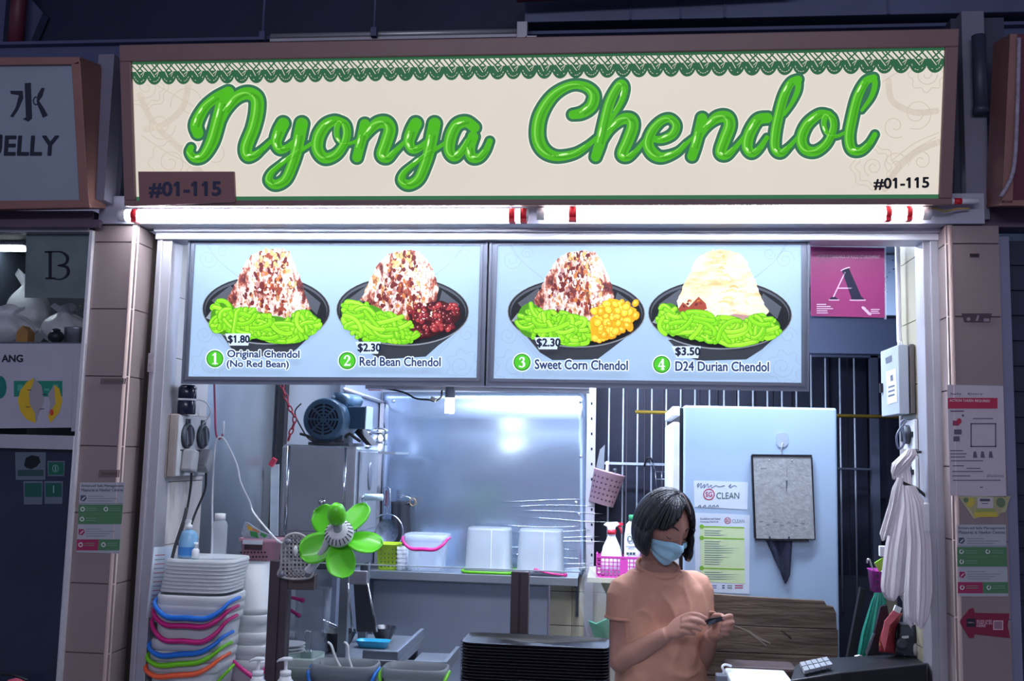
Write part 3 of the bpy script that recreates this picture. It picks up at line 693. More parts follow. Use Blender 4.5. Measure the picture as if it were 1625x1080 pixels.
def caption(T, n, cx, cy, lines, r=13.5):
    m = MB(); SM.disc(m, cx, cy, r + 1.6, r + 1.6, .0070, 1, n=36); SM.disc(m, cx, cy, r, r, .0074, 2, n=36); SM.disc(m, cx, cy, r - 1.6, r - 1.6, .0078, 0, n=36)
    K = {1: [[(cx - 3.5, cy - 5.5, .8), (cx - 1, cy - 7.5, .9), (cx + .3, cy - 7.8, 1)], [(cx + .3, cy - 8, 1.8), (cx + .3, cy, 1.8), (cx + .3, cy + 7.4, 1.8)], [(cx - 3.6, cy + 7.6, .8), (cx, cy + 7.6, .8), (cx + 4.2, cy + 7.6, .8)]],
         2: [[(cx - 4, cy - 4, 1.5), (cx - 2, cy - 7.4, .9), (cx + 1.6, cy - 7.4, 1.2), (cx + 3.2, cy - 4, 1.9), (cx + 1, cy + .5, 1.2), (cx - 4, cy + 7, .8)], [(cx - 4, cy + 7, 1.3), (cx, cy + 6.8, 1.4), (cx + 4, cy + 7, 1.2)], [(cx + 4, cy + 7, .8), (cx + 4.6, cy + 4.6, .6)]],
         3: [[(cx - 3.6, cy - 5, 1.2), (cx - 1, cy - 7.6, .9), (cx + 2.4, cy - 6, 1.6), (cx + 1.8, cy - 2, 1.2), (cx - 1, cy - .6, .7)], [(cx - .8, cy - .6, .7), (cx + 2.6, cy + 1, 1.7), (cx + 2.8, cy + 5, 1.8), (cx, cy + 7.6, 1), (cx - 4, cy + 6.4, 1.3)]],
         4: [[(cx + 1.4, cy - 7.6, .8), (cx - 2, cy - 2.5, .8), (cx - 4.8, cy + 2.8, .8)], [(cx - 4.8, cy + 3, .9), (cx, cy + 3, .9), (cx + 4.8, cy + 3, .9)], [(cx + 1.6, cy - 7.4, 1.8), (cx + 1.6, cy, 1.8), (cx + 1.6, cy + 7.4, 1.8)], [(cx - 1, cy + 7.6, .7), (cx + 4, cy + 7.6, .7)]]}
    for L in K[n]: SM.stroke(m, L, .0082, 1, n=6)
    m.build('number_badge', [ik('#4fc52c'), ink('#e2f2ea', .9), ik('#2c8c34', .5)], T)
    m = MB()
    for s, x0, x1, y0, y1, sy in lines:
        SM.text(m, s, x0, y0, x1, y1, .0070, 0, off=.16, sy=sy); SM.text(m, s, x0, y0, x1, y1, .0078, 1, off=.035, sy=sy)
    m.build('caption', [ink('#dfebf8', .95), ink('#2c4680', .5)], T)
def batik2(T, cx, cy, flip):
    m = MB()
    for dx, dy, r, tn, d in ((0, 0, 16, 1.6, 1), (24, -10, 10, 1.5, -1), (6, 60, 14, 1.4, -1), (-6, 120, 14, 1.5, 1), (4, 170, 18, 1.5, -1)):
        spiral(SM, m, cx + flip * dx, cy + dy, r, tn, d * flip, .45, .0003)
    for q in ((0, 0), (5, 5)):
        SM.stroke(m, [(cx + flip * (-12 + q[0]), cy - 40 + q[1]), (cx + flip * (10 + q[0]), cy - 4 + q[1]), (cx + flip * (50 + q[0]), cy + 30 + q[1])], .0003, 0, wd=.45)
        SM.stroke(m, [(cx + flip * (-14 + q[0]), cy + 90), (cx + flip * (20 + q[0]), cy + 130), (cx + flip * (60 + q[0]), cy + 180)], .0003, 0, wd=.45)
    SM.stroke(m, [(cx + (24 + 4 * math.cos(7 * t)) * math.cos(t), cy + 170 + (24 + 4 * math.cos(7 * t)) * math.sin(t)) for t in [i * 6.2832 / 48 for i in range(49)]], .0003, 0, wd=.45, n=2)
    m.build('batik_pattern', ink('#9bb2d0', .8), T)
def menu_box(label, pic, fr):
    T = thing('menu_light_box', label, 'menu board', SM.at((fr[2][0] + fr[3][0]) / 2, fr[2][1]), 'lit menu boards hanging in the opening')
    m = MB(); m.prism([SM.at(x, y) for x, y in pic], -nM * .03); m.build('picture_panel', menu_bg, T)
    m = MB()
    for i in range(4):
        j = (i + 1) % 4
        for k, (s0, s1, up) in enumerate(((0, .42, .006), (.42, .72, .003), (.72, 1, .008))):
            L = lambda a, b, t: (a[0] + (b[0] - a[0]) * t, a[1] + (b[1] - a[1]) * t)
            q = [SM.at(*L(pic[i], fr[i], s0), up), SM.at(*L(pic[j], fr[j], s0), up), SM.at(*L(pic[j], fr[j], s1), up), SM.at(*L(pic[i], fr[i], s1), up)]
            m.prism(q, -nM * .05)
    m.build('frame', alu_dark, T)
    m = MB(); m.prism([SM.at(x, y, -.036) for x, y in fr], -nM * .012); m.build('back_plate', mat('white_back_plate', '#dfe6f0', .5, 0, .03, 4), T)
    return T
T1 = menu_box('left hanging menu board picturing dishes numbered one and two', [(309, 387), (762, 389), (756, 599), (298, 597)], [(299, 380), (774, 382), (768, 612), (287, 609)])
T2 = menu_box('right hanging menu board picturing dishes numbered three and four', [(790, 389), (1272, 388), (1272, 607), (783, 600)], [(777, 382), (1285, 380), (1284, 621), (771, 612)])
M_A = [(360, 475), (400, 400), (440, 320), (478, 235), (520, 170), (560, 140), (600, 122), (700, 108), (760, 112), (805, 130), (830, 190), (855, 250), (890, 330), (920, 440), (960, 545), (900, 560), (820, 600), (740, 590), (640, 520), (560, 520), (400, 570)]
dish(SM, T1, (280, 370), (640, 545, 453, 240, .02), [(300, 690), (400, 835), (470, 880), (800, 870), (860, 825), (1010, 680)], M_A,
     [(335, 600, 90, 120, 16), (500, 640, 160, 95, 26), (680, 670, 150, 80, 20), (760, 720, 180, 50, 14), (910, 640, 110, 75, 20), (470, 690, 130, 60, 10)], None, 1)
M_B = [(235, 475), (275, 390), (310, 310), (350, 240), (380, 190), (430, 150), (480, 130), (580, 118), (650, 135), (690, 170), (740, 235), (770, 320), (790, 400), (780, 480), (690, 520), (650, 600), (560, 640), (480, 600), (400, 570), (300, 500)]
dish(SM, T1, (520, 370), (535, 552, 470, 242, .02), [(190, 720), (260, 830), (380, 900), (700, 880), (790, 800), (900, 720)], M_B,
     [(190, 560, 90, 80, 16), (270, 620, 150, 110, 26), (420, 670, 170, 90, 24), (520, 730, 120, 45, 14), (330, 690, 160, 70, 12)], 'bean', 2)
M_C = [(345, 480), (390, 400), (430, 320), (470, 250), (520, 180), (570, 145), (620, 135), (700, 122), (780, 130), (830, 190), (860, 270), (890, 340), (915, 420), (925, 500), (850, 570), (760, 600), (660, 560), (560, 530), (390, 590)]
dish(SM, T2, (770, 370), (650, 565, 487, 242, .02), [(290, 730), (390, 850), (480, 905), (800, 900), (880, 840), (1010, 740)], M_C,
     [(320, 620, 90, 120, 16), (490, 660, 160, 95, 28), (600, 680, 150, 85, 22), (640, 750, 120, 40, 12)], 'corn', 3)
M_D = [(240, 485), (280, 400), (320, 310), (355, 250), (370, 195), (430, 150), (500, 118), (600, 120), (700, 150), (745, 200), (770, 270), (810, 350), (835, 430), (870, 510), (905, 560), (860, 610), (760, 630), (600, 610), (500, 570), (280, 600)]
dish(SM, T2, (1020, 370), (552, 575, 510, 245, .02), [(180, 760), (280, 870), (400, 910), (740, 900), (850, 830), (960, 730)], M_D,
     [(190, 610, 80, 110, 16), (370, 660, 170, 95, 28), (560, 690, 180, 85, 24), (640, 750, 180, 45, 14), (850, 670, 130, 80, 24)], None, 4, True)
chip(T1, 357, 529, 412, 548, '$1.80', 362, 396, 532, 545); chip(T1, 564, 542, 618, 561, '$2.30', 568, 604, 545, 559)
chip(T2, 848, 535, 902, 554, '$2.30', 852, 889, 537, 551); chip(T2, 1066, 549, 1126, 568, '$3.50', 1072, 1111, 551, 565)
caption(T1, 1, 341, 569, [('Original Chendol', 361, 475, 555, 570, 1), ('(No Red Bean)', 360, 458, 571, 585, 1)])
caption(T1, 2, 551, 572, [('Red Bean Chendol', 571, 699, 566, 580, 1)])
caption(T2, 3, 828.5, 574.5, [('Sweet Corn Chendol', 849, 996, 570, 585, 2)])
caption(T2, 4, 1050, 578, [('D24 Durian Chendol', 1072, 1220, 573, 588, 1)])
batik2(T1, 330, 410, 1); batik2(T1, 735, 410, -1); batik2(T2, 812, 412, 1); batik2(T2, 1245, 412, -1)
# ---------------------------------------------------------------- grade card
SA = Sheet(P(1345, 450, .17), (0, -1, 0))
T = thing('hygiene_grade_card', 'magenta hygiene grade card with a big letter A beside the menu boards', 'sign', SA.at(1345, 505))
m = MB(); m.prism([SA.at(1286, 391), SA.at(1404, 393), SA.at(1405, 504), SA.at(1287, 501)], (0, .004, 0)); m.build('card', mat('magenta_card', '#93356f', .35, 0, .14, 3), T)
m = MB(); m.prism([SA.at(1403, 392, .002), SA.at(1406, 392, .002), SA.at(1407, 506, .002), SA.at(1404, 506, .002)], (0, .008, 0)); m.prism([SA.at(1286, 388, .002), SA.at(1406, 390, .002), SA.at(1406, 393, .002), SA.at(1286, 391, .002)], (0, .008, 0)); m.build('holder_edge', clear_pl, T)
m = MB(); SA.text(m, 'HYGIENE STANDARDS OF FOOD ESTABLISHMENT', 1297, 404, 1397, 409, .0004, 1, sy=1)
for k in range(3): pass
SA.poly(m, [(1336, 429), (1347, 425), (1369, 475), (1352, 475)], .0008, 0)
SA.stroke(m, [(1341, 432, 1), (1330, 455, 1), (1322, 472, 1)], .0008, 1); SA.stroke(m, [(1330, 457), (1340, 457), (1352, 457)], .0008, 1, wd=1)
SA.poly(m, [(1316, 475), (1319, 471), (1326, 471), (1331, 475)], .0009, 0); SA.poly(m, [(1350, 475), (1353, 471), (1368, 471), (1372, 475)], .0009, 0)
SA.stroke(m, [(1316, 475.6), (1324, 475.8), (1331, 475.6)], .0007, 1, wd=.9); SA.stroke(m, [(1349, 476), (1360, 476.2), (1373, 476)], .0007, 1, wd=.9)
SA.stroke(m, [(1335, 429, .9), (1341, 426, .9), (1348, 424, .9)], .0007, 1)
for k in range(5): SA.rect(m, 1296, 482 + k * 3.4, 1296 + (15, 22, 26, 17, 18)[k], 483.4 + k * 3.4, .0006, 1)
for c in ((1371, 489), (1375, 493), (1379, 497)): SA.disc(m, c[0], c[1], 4.5, 2.4, .0006, 1, .6, 12)
for k in range(3): SA.rect(m, 1382, 490 + k * 3, 1396 - 2 * (k % 2), 491.4 + k * 3, .0006, 1)
m.build('print', [ink('#23243c'), ink('#d8c0d4')], T)
# ---------------------------------------------------------------- left neighbour: sign, column, window
SN = Sheet(P(60, 320, -.10), nS)
T = thing('neighbour_sign', 'unlit grey sign of the stall at the left, dark lettering in a brown frame', 'sign', SN.at(60, 332))
m = MB(); m.prism([SN.at(-60, 101), SN.at(114, 101), SN.at(126, 319), SN.at(-60, 319)], -nS * .02); m.build('face_panel', mat('grey_sign_sheet', '#8793a0', .5, 0, .06, 3), T)
m = MB()
for q in ([(-60, 91), (126, 90), (126, 102), (-60, 104)], [(-60, 319), (140, 317), (143, 329), (-60, 333)], [(113, 101), (127, 96), (141, 322), (126, 320)]): m.prism([SN.at(*p, .012) for p in q], -nS * .13)
m.build('frame', mat('brown_sign_frame', '#845f58', .5, 0, .1, 6), T, bevel=.002)
m = MB(); SN.text(m, 'ELLY', 9, 216, 93, 246, .0006, 0, off=.045, sk=-2)
SN.stroke(m, [(1, 216, 3), (0, 236, 3), (-4, 243, 3), (-12, 242, 3)], .0006, 0)
SN.poly(m, [(39, 132), (49, 131), (51, 188), (45, 193), (36, 189), (41, 186)], .0006, 0)   # the character for water, a bold five-stroke form
SN.poly(m, [(16, 144), (36, 144), (37, 156), (29, 174), (21, 186), (16, 185), (25, 170), (30, 151), (17, 149)], .0006, 0)
SN.ring(m, 57, 160, 5, 7, 2, .0006, 0); SN.poly(m, [(60, 149), (66, 139), (71, 140), (67, 153), (62, 160), (70, 172), (76, 183), (68, 187), (60, 168), (58, 160)], .0007, 0)
m.build('lettering', ink('#262b3a'), T)
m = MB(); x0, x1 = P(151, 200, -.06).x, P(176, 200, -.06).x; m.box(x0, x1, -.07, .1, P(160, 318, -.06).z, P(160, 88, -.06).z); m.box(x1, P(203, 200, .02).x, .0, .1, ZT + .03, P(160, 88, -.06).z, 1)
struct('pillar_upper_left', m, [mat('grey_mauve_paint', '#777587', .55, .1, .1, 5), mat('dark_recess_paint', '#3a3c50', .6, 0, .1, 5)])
m = MB(); x0 = P(-60, 340, -.02).x; m.box(x0, PL0 + .0, -.02, .1, ZT - .01, P(60, 332, -.02).z - .005); m.box(x0, P(160, 345, -.03).x, -.035, -.02, ZT - .015, ZT + .01)
struct('lintel_left', m, mat('dark_mauve_paint', '#57495a', .5, .1, .15, 5))
# window of the left stall
zw0 = 0
XW = P(146, 500, .0).x
m = MB(); m.box(XW - .012, PL0 - .001, -.012, .05, 0, ZT - .02); m.box(XW - .02, XW - .010, -.016, .02, 0, ZT - .02, 1)
struct('window_1', m, [alu, mat('bright_edge_strip', '#d3d3d8', .3, .4, .05, 8)])
m = MB(); x0 = P(-50, 500, 0).x; m.box(x0, XW - .03, -.005, .04, P(60, 368, 0).z, P(60, 358, 0).z); m.box(x0, XW - .02, -.02, .05, P(60, 712, 0).z, P(60, 690, 0).z); m.box(P(108, 900, 0).x, XW - .022, -.02, .05, 0, P(60, 692, 0).z)
struct('window_2', m, alu, bevel=.002)
T = thing('window_pane', 'clear upper window pane of the left stall above the fruit poster', 'window pane', P(60, 690, .02))
m = MB(); m.box(x0, XW - .03, .018, .022, P(60, 690, 0).z, P(60, 366, 0).z); m.build('glass', glass_m, T)
T = thing('window_pane', 'dark lower window pane of the left stall carrying four small stickers', 'window pane', P(50, 1080, .02))
m = MB(); m.box(x0, P(108, 900, 0).x, .012, .018, 0, P(60, 711, 0).z); m.build('glass', mat('dark_glass', '#232d40', .12, 0, .25, 4, bump=.02, bscale=5), T)
struct('wall_neighbour', MB().box(x0 - .2, PL0 + .02, .62, .66, 0, ZT).box(x0 - .2, x0 - .15, 0.06, .62, 0, ZT).box(x0 - .2, PL0 + .02, .06, .62, ZT + .005, ZT + .04), mat('neighbour_wall', '#39404e', .6, .1, .3, 2.5))
SW = Sheet(P(50, 760, .0115), (0, -1, 0))
def sticker(label, q, cols, fn):
    T = thing('window_sticker', label, 'sticker', SW.at((q[0] + q[2]) / 2, q[3]), 'stickers on the dark lower window')
    m = MB(); m.prism([SW.at(q[0], q[1], .0006), SW.at(q[2], q[1], .0006), SW.at(q[2] - 1, q[3], .0006), SW.at(q[0] + 1, q[3], .0006)], (0, .0005, 0)); m.build('backing', ink('#5d6a78'), T)
    m = MB(); fn(m); m.build('print', [ink(c) for c in cols], T)
sticker('grey window sticker with a black blob over a green bar', (24, 717, 73, 761), ['#141821', '#2c4a48', '#8a93a0'], lambda m: (SW.rect(m, 28, 745, 69, 755, .0008, 1), SW.poly(m, [(38, 738), (41, 726), (50, 722), (62, 724), (64, 733), (58, 740), (50, 744), (42, 742)], .001, 0)))
sticker('green square window sticker at the upper right of the group', (75, 731, 103, 755), ['#1c5a4c', '#6f9c90'], lambda m: (SW.rect(m, 77, 733, 101, 753, .0008, 0), SW.ring(m, 88, 743, 5, 6, 1.2, .001, 1), SW.rect(m, 87, 739, 89, 747, .001, 1)))
sticker('plain green square window sticker at the lower left of the group', (37, 763, 68, 800), ['#1c5248', '#6f9c90'], lambda m: (SW.rect(m, 39, 766, 66, 788, .0008, 0),))
sticker('green square window sticker with a pale line at the lower right', (70, 763, 100, 799), ['#1c5248', '#6f9c90'], lambda m: (SW.rect(m, 72, 766, 98, 788, .0008, 0), SW.rect(m, 84, 770, 86, 782, .001, 1)))
# hygiene card B inside the upper window
SB = Sheet(P(90, 420, .035), (0, -1, 0))
T = thing('grade_card', 'dull green translucent card with a dark letter B inside the left window', 'sign', SB.at(92, 472))
m = MB(); m.prism([SB.at(42, 366), SB.at(146, 367), SB.at(141, 473), SB.at(39, 472)], (0, .003, 0)); m.build('card', mat('murky_green_card', '#7f9292', .2, 0, .3, 5, bump=.02), T)
m = MB(); SB.rect(m, 77, 399, 82, 442, .0008, 0); SB.rect(m, 71, 398, 84, 401, .0008, 0); SB.rect(m, 72, 440, 88, 443, .0008, 0)
SB.stroke(m, [(84, 399, 1), (98, 400, 1.4), (107, 408, 2.6), (104, 418, 2), (92, 421, 1)], .0008, 0); SB.stroke(m, [(92, 421, 1), (106, 424, 2.4), (108, 434, 2.6), (100, 442, 1.4), (88, 443, 1)], .0008, 0)
m.build('letter', ink('#1d2430'), T)
# things on the ledge inside
zl_ = P(60, 543, .06).z
struct('shelf_neighbour', MB().box(x0, XW - .03, .05, .5, zl_ - .02, zl_), steel_dull)
bag_m = mat('white_bag_film', '#e4eaf0', .3, 0, .08, 18, bump=.5, bscale=30, clear=.12, glow=0)
def bag(name, label, c, r, seed, knot=True):
    m = MB(); rg = random.Random(seed)
    def fn(u, v):
        a = u * 2 * math.pi; t = v
        rr = math.sin(min(t * 1.25, 1) * math.pi * .92 + .1) ** .6 if t < .82 else .25 + .35 * (t - .82) / .18
        k = 1 + .13 * noise.noise(Vector((math.cos(a) * 2 + seed, math.sin(a) * 2, t * 4))) + .05 * math.sin(a * 9 + t * 7)
        return Vector((c[0] + r[0] * rr * k * math.cos(a), c[1] + r[1] * rr * k * math.sin(a), c[2] + r[2] * t * (1.35 if knot else 1.0) * (1 + .04 * math.sin(a * 5))))
    m.grid(fn, 36, 22); return tag(m.build(name, bag_m), label, 'bag', 'white plastic bags inside the left window')
pb = P(100, 540, .16); bag('plastic_bag', 'round puffy white plastic bag on the ledge under the letter B card', (pb.x - .02, .2, zl_ + .002), (.082, .06, .14), 3, False)
pb = P(20, 540, .16); bag('plastic_bag', 'white plastic bag at the left edge of the ledge', (pb.x - .03, .16, zl_ + .002), (.10, .07, .13), 5, False)
pb = P(35, 540, .34); bag('plastic_bag', 'tall white knotted plastic bag standing behind the puffy ones', (pb.x, .36, zl_ + .002), (.085, .06, .21), 8)
for px, w_, h_, cols, l in ((40, 14, 20, '#b98a4a', 'small tan carton on the ledge between the plastic bags'),):
    m = MB(); p = P(px, 540, .08); m.box(p.x - .02, p.x + .02, .06, .10, zl_ + .001, zl_ + .035); m.prism([(p.x - .02, .06, zl_ + .035), (p.x + .02, .06, zl_ + .035), (p.x, .06, zl_ + .055)], (0, .04, 0)); tag(m.build('carton', mat('tan_card', cols, .6, 0, .15, 40)), l, 'carton')
m = MB(); p = P(87, 540, .08); m.ball((p.x, .085, zl_ + .022), (.026, .024, .022), 14); m.lathe([(.01, 0), (.014, .008), (.003, .012)], (p.x, .085, zl_ + .038), seg=10)
tag(m.build('dark_fruit', mat('aubergine_skin', '#1c1a2a', .4, 0, .2, 20)), 'small dark round fruit on the ledge in front of the puffy bag', 'fruit')
m = MB(); p, q = P(98, 540, .10), P(134, 540, .10); m.lathe([(.030, 0), (.034, .002), (.036, .05), (.038, .055), (.033, .055), (.031, .004), (0.001, .003)], ((p.x + q.x) / 2, .11, zl_ + .001), seg=28, kx=1.0, ky=.8)
tag(m.build('steel_tin', steel), 'small steel tin at the right end of the left stall ledge', 'tin')
T = thing('neighbour_lamp', 'pale lamp housing at the top left inside the left window', 'lamp', P(20, 390, .3))
a, b = P(-30, 372, .3), P(42, 390, .3); m = MB(); m.box(a.x, b.x, .28, .4, b.z, a.z); m.build('housing', white_pl, T); m = MB(); m.box(a.x, b.x - .03, .3, .36, b.z - .008, b.z); m.build('diffuser', mat('dim_lit_diffuser', (.8, .92, 1), glow=22), T)
m = MB(); a, b = P(-40, 405, .58), P(150, 445, .58); m.box(a.x, b.x, .58, .618, b.z, a.z); tag(m.build('steel_backing', steel), 'pale steel strip on the back wall of the left stall', 'panel')
# fruit poster on the counter front of the left stall
SF = Sheet(P(60, 620, -.008), (0, -1, 0))
T = thing('fruit_poster', 'white poster with a cut yellow durian and green square on the left stall', 'poster', SF.at(60, 680))
m = MB(); m.prism([SF.at(-60, 545), SF.at(118, 545), SF.at(113, 678), SF.at(-60, 680)], (0, .006, 0)); m.build('board', mat('poster_white', '#a0a2b0', .4, 0, .05, 6), T)
m = MB(); m.prism([SF.at(118, 545, .002), SF.at(136, 545, .002), SF.at(126, 684, .002), SF.at(113, 684, .002)], (0, .02, 0)); m.build('side_strip', alu, T)
m = MB(); SF.text(m, 'ANG', 3, 563, 36, 574, .0005, 0, off=.06)
SF.rect(m, 22, 604, 99, 629, .0004, 1); SF.disc(m, 0, 614, 10.5, 18, .0004, 5)
SF.poly(m, [(54, 599), (42, 606), (32, 620), (28, 635), (32, 652), (42, 665), (56, 671), (60, 655), (70, 636), (64, 610)], .0008, 2)
SF.poly(m, [(54, 599), (66, 612), (70, 636), (60, 658), (57, 671), (55, 655), (47, 640), (46, 622), (52, 610)], .0010, 3)
SF.poly(m, [(86, 610), (94, 616), (99, 636), (94, 654), (80, 671), (76, 660), (80, 640), (76, 625)], .0008, 2); SF.poly(m, [(86, 610), (76, 625), (80, 640), (76, 660), (88, 640)], .001, 3)
SF.disc(m, 82, 654, 3, 5, .0012, 4); 
for x, y in ((46, 618), (44, 645), (70, 625), (66, 648)): SF.rect(m, x - 3, y, x + 4, y + 1, .0012, 0)
for k in range(5): SF.rect(m, 28 + k * 14, 610 + (k % 2) * 6, 36 + k * 14, 620, .0006, 6)
m.build('print', [ink('#20222c'), ink('#1f7a66'), ink('#c2a428'), ink('#8f8c90'), ink('#b8402c'), ink('#176b62'), ink('#4a9484')], T)
# pink edge of something at the lower left
T = thing('pink_bag', 'pink bag with a black rim showing at the bottom left corner', 'bag', P(15, 1110, -.25))
m = MB(); p = P(15, 1082, -.25); m.ball((p.x, -.22, p.z - .05), (.05, .05, .055), 16); m.build('body', mat('pink_cloth', '#c4506a', .7, 0, .1, 30), T)
m = MB(); m.tube([P(-4, 1070, -.27), P(12, 1069, -.275), P(28, 1073, -.275), P(44, 1079, -.27)], .004, 8, smooth=4); m.build('rim', black_pl, T)
p = P(15, 1082, -.25); m = MB(); m.box(x0, PL0 - .25, -.32, -.03, 0, p.z - .105); struct('counter_neighbour', m, steel_dull)
# ---------------------------------------------------------------- right neighbour
T = thing('neighbour_sign', 'dark red sign edge of the stall at the far right', 'sign', P(1612, 325, -.08))
m = MB(); m.prism([SN.at(1613, 54), SN.at(1700, 50), SN.at(1700, 318), SN.at(1606, 320)], -nS * .02); m.build('face_panel', mat('dark_red_sheet', '#5a1f33', .5, 0, .1, 3), T)
m = MB(); m.prism([SN.at(1603, 54, .012), SN.at(1614, 54, .012), SN.at(1607, 322, .012), SN.at(1590, 322, .012)], -nS * .13); m.prism([SN.at(1590, 318, .012), SN.at(1700, 316, .012), SN.at(1700, 326, .012), SN.at(1589, 326, .012)], -nS * .13); m.build('frame', mat('brown_sign_frame', '#845f58'), T)
m = MB(); m.tube([SN.at(1617, 60, .016), SN.at(1614, 180, .018), SN.at(1608, 270, .017), SN.at(1588, 312, .02)], .006, 8, smooth=5); m.build('loose_edge_strip', mat('frayed_plastic', '#8d8596', .6, 0, .3, 60), T)
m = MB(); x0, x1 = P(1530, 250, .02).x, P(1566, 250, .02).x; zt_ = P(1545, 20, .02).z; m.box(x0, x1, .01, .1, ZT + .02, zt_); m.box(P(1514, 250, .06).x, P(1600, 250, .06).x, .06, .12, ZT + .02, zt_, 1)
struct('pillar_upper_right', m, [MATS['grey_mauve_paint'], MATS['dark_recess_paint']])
m = MB(); p, q = P(1550, 60, -.005), P(1548, 182, -.005); m.tube([(p.x, -.02, p.z), (p.x, -.02, q.z)], .020, 14); m.cyl((p.x, -.02, q.z - .001), (p.x, -.02, q.z + .02), .023, seg=14)
tag(m.build('down_pipe', mat('dark_pipe_paint', '#3b4054', .5, .1, .1, 8)), 'dark capped pipe on the post right of the big sign', 'pipe')
m = MB(); x0, x1 = PR1 + .002, P(1606, 600, .03).x; m.box(x0, x1, .02, .1, 0, P(1595, 375, .02).z)
struct('jamb_far_right', m, mat('blue_grey_paint', '#7c8098', .5, .2, .1, 5))
m = MB(); x1 = P(1606, 600, .05).x; z = .0
while z < ZT - .04:
    m.box(x1, x1 + .5, .075, .10, z, z + .062); m.box(x1, x1 + .5, .085, .11, z + .062, z + .076); z += .076
T = tag(m.build('roller_shutter', mat('shutter_slats', '#2c3044', .45, .3, .15, 6)), 'dark roller shutter of the closed stall at the right edge', 'shutter')
struct('lintel_right', MB().box(PR0, P(1700, 340, 0).x, .03, .12, ZT + .001, ZT + .08), MATS['dark_mauve_paint'])
# ---------------------------------------------------------------- notices on the two pillars
SP = Sheet((0, -.0012, 0), (0, -1, 0))
def notice(name, label, cat, quad, col, fn, cols, group=None):
    T = thing(name, label, cat, SP.at((quad[2][0] + quad[3][0]) / 2, quad[2][1]), group)
    m = MB(); m.prism([SP.at(x, y, .0006) for x, y in quad], (0, .0005, 0)); m.build('sheet', ink(col), T)
    m = MB(); fn(m); m.build('print', [ink(c) for c in cols], T); return T
def advisory(label, q, dx):
    (x0, y0), (x1, _), (x2, y2), (x3, _) = q; s = (x3 - x0) / (y2 - y0)
    X = lambda u, v: (x0 + (x1 - x0) * u + (x3 - x0) * v + ((x2 - x3) - (x1 - x0)) * u * v, y0 + (y2 - y0) * v)
    def fn(m):
        rc = lambda u0, v0, u1, v1, l, mi: SP.poly(m, [X(u0, v0), X(u1, v0), X(u1, v1), X(u0, v1)], l, mi)
        for t, v in (('Enhanced Safe Management', .03), ('Measures at Hawker Centres', .085)):
            a, b = X(.04, v), X(.98, v + .042); SP.text(m, t, a[0], a[1], b[0], b[1], .0010, 3, off=.025)
        rc(0, .295, 1, .30, .0009, 3)
        rc(.0, .31, 1, .585, .0010, 0); rc(.0, .44, 1, .445, .0012, 1); rc(0, .80, .5, .955, .0010, 2); rc(.5, .80, 1, .955, .0010, 0)
        for u, v in ((.09, .375), (.62, .375), (.09, .515), (.09, .875), (.62, .875)):
            c = X(u, v); SP.ring(m, c[0], c[1], 3.6, 3.6, 1.4, .0013, 4); SP.disc(m, c[0] + 1, c[1] - 2.6, 1.4, 1.4, .0013, 4, n=8)
        for u, v, mi in ((.1, .225, 3), (.1, .70, 2)):
            c = X(u, v); SP.poly(m, [(c[0] - 5, c[1] - 5), (c[0] + 3, c[1] - 5), (c[0] + 5, c[1]), (c[0] + 1, c[1] + 5), (c[0] - 5, c[1] + 3)], .0011, mi); SP.stroke(m, [(c[0] - 2, c[1] + 2), (c[0] + 2, c[1] - 2)], .0013, 4, wd=.7)
        for v, n in ((.19, 3), (.65, 4)):
            for k in range(n): rc(.2, v + k * .033, .55 + .1 * ((k * 7) % 4), v + .010 + k * .033, .0011, 5)
        for u, v in ((.17, .36), (.7, .36), (.17, .5), (.17, .85), (.7, .85)):
            for k in range(2): rc(u, v + k * .03, u + .24, v + .008 + k * .03, .0012, 6)
    notice('advisory_notice', label, 'notice', q, '#a3a6ad', fn, ['#4c7a58', '#5f8a6a', '#963058', '#454f66', '#cfd6d2', '#7d828e', '#74977e'], 'safe management notices on the pillars')
advisory('white green and red advisory notice on the left pillar', [(127, 765), (198, 765), (189, 878), (121, 876)], 0)
advisory('white green and red advisory notice on the right pillar below the lemon sticker', [(1518, 832), (1596, 832), (1600, 946), (1520, 946)], 0)
notice('small_label', 'faded brown strip label on the left pillar above the advisory notice', 'label', [(157, 745), (190, 745), (189, 757), (156, 757)], '#6d5c5c', lambda m: SP.rect(m, 161, 749, 186, 753, .0009, 0), ['#5a4c50'])
notice('small_label', 'faded scraped label at the third tile joint of the left pillar', 'label', [(160, 600), (200, 600), (199, 609), (159, 609)], '#665a5e', lambda m: SP.rect(m, 164, 603, 196, 606, .0009, 0), ['#5a5054'])
notice('small_label', 'tiny dark label near the top of the right pillar', 'label', [(1539, 402), (1554, 402), (1554, 408), (1539, 408)], '#3a3138', lambda m: SP.rect(m, 1541, 404, 1552, 406, .0009, 0), ['#2a242a'])
notice('payment_sticker', 'dark tapered sticker with three pale icons on the right pillar', 'sticker', [(1526, 497), (1574, 497), (1571, 511), (1530, 511)], '#4b3a44', lambda m: (SP.disc(m, 1537, 506, 3, 3, .0009, 0), SP.poly(m, [(1551, 500), (1554, 500), (1552, 509), (1548, 509)], .0009, 0), SP.rect(m, 1561, 505, 1570, 510, .0009, 0)), ['#8c8088'])
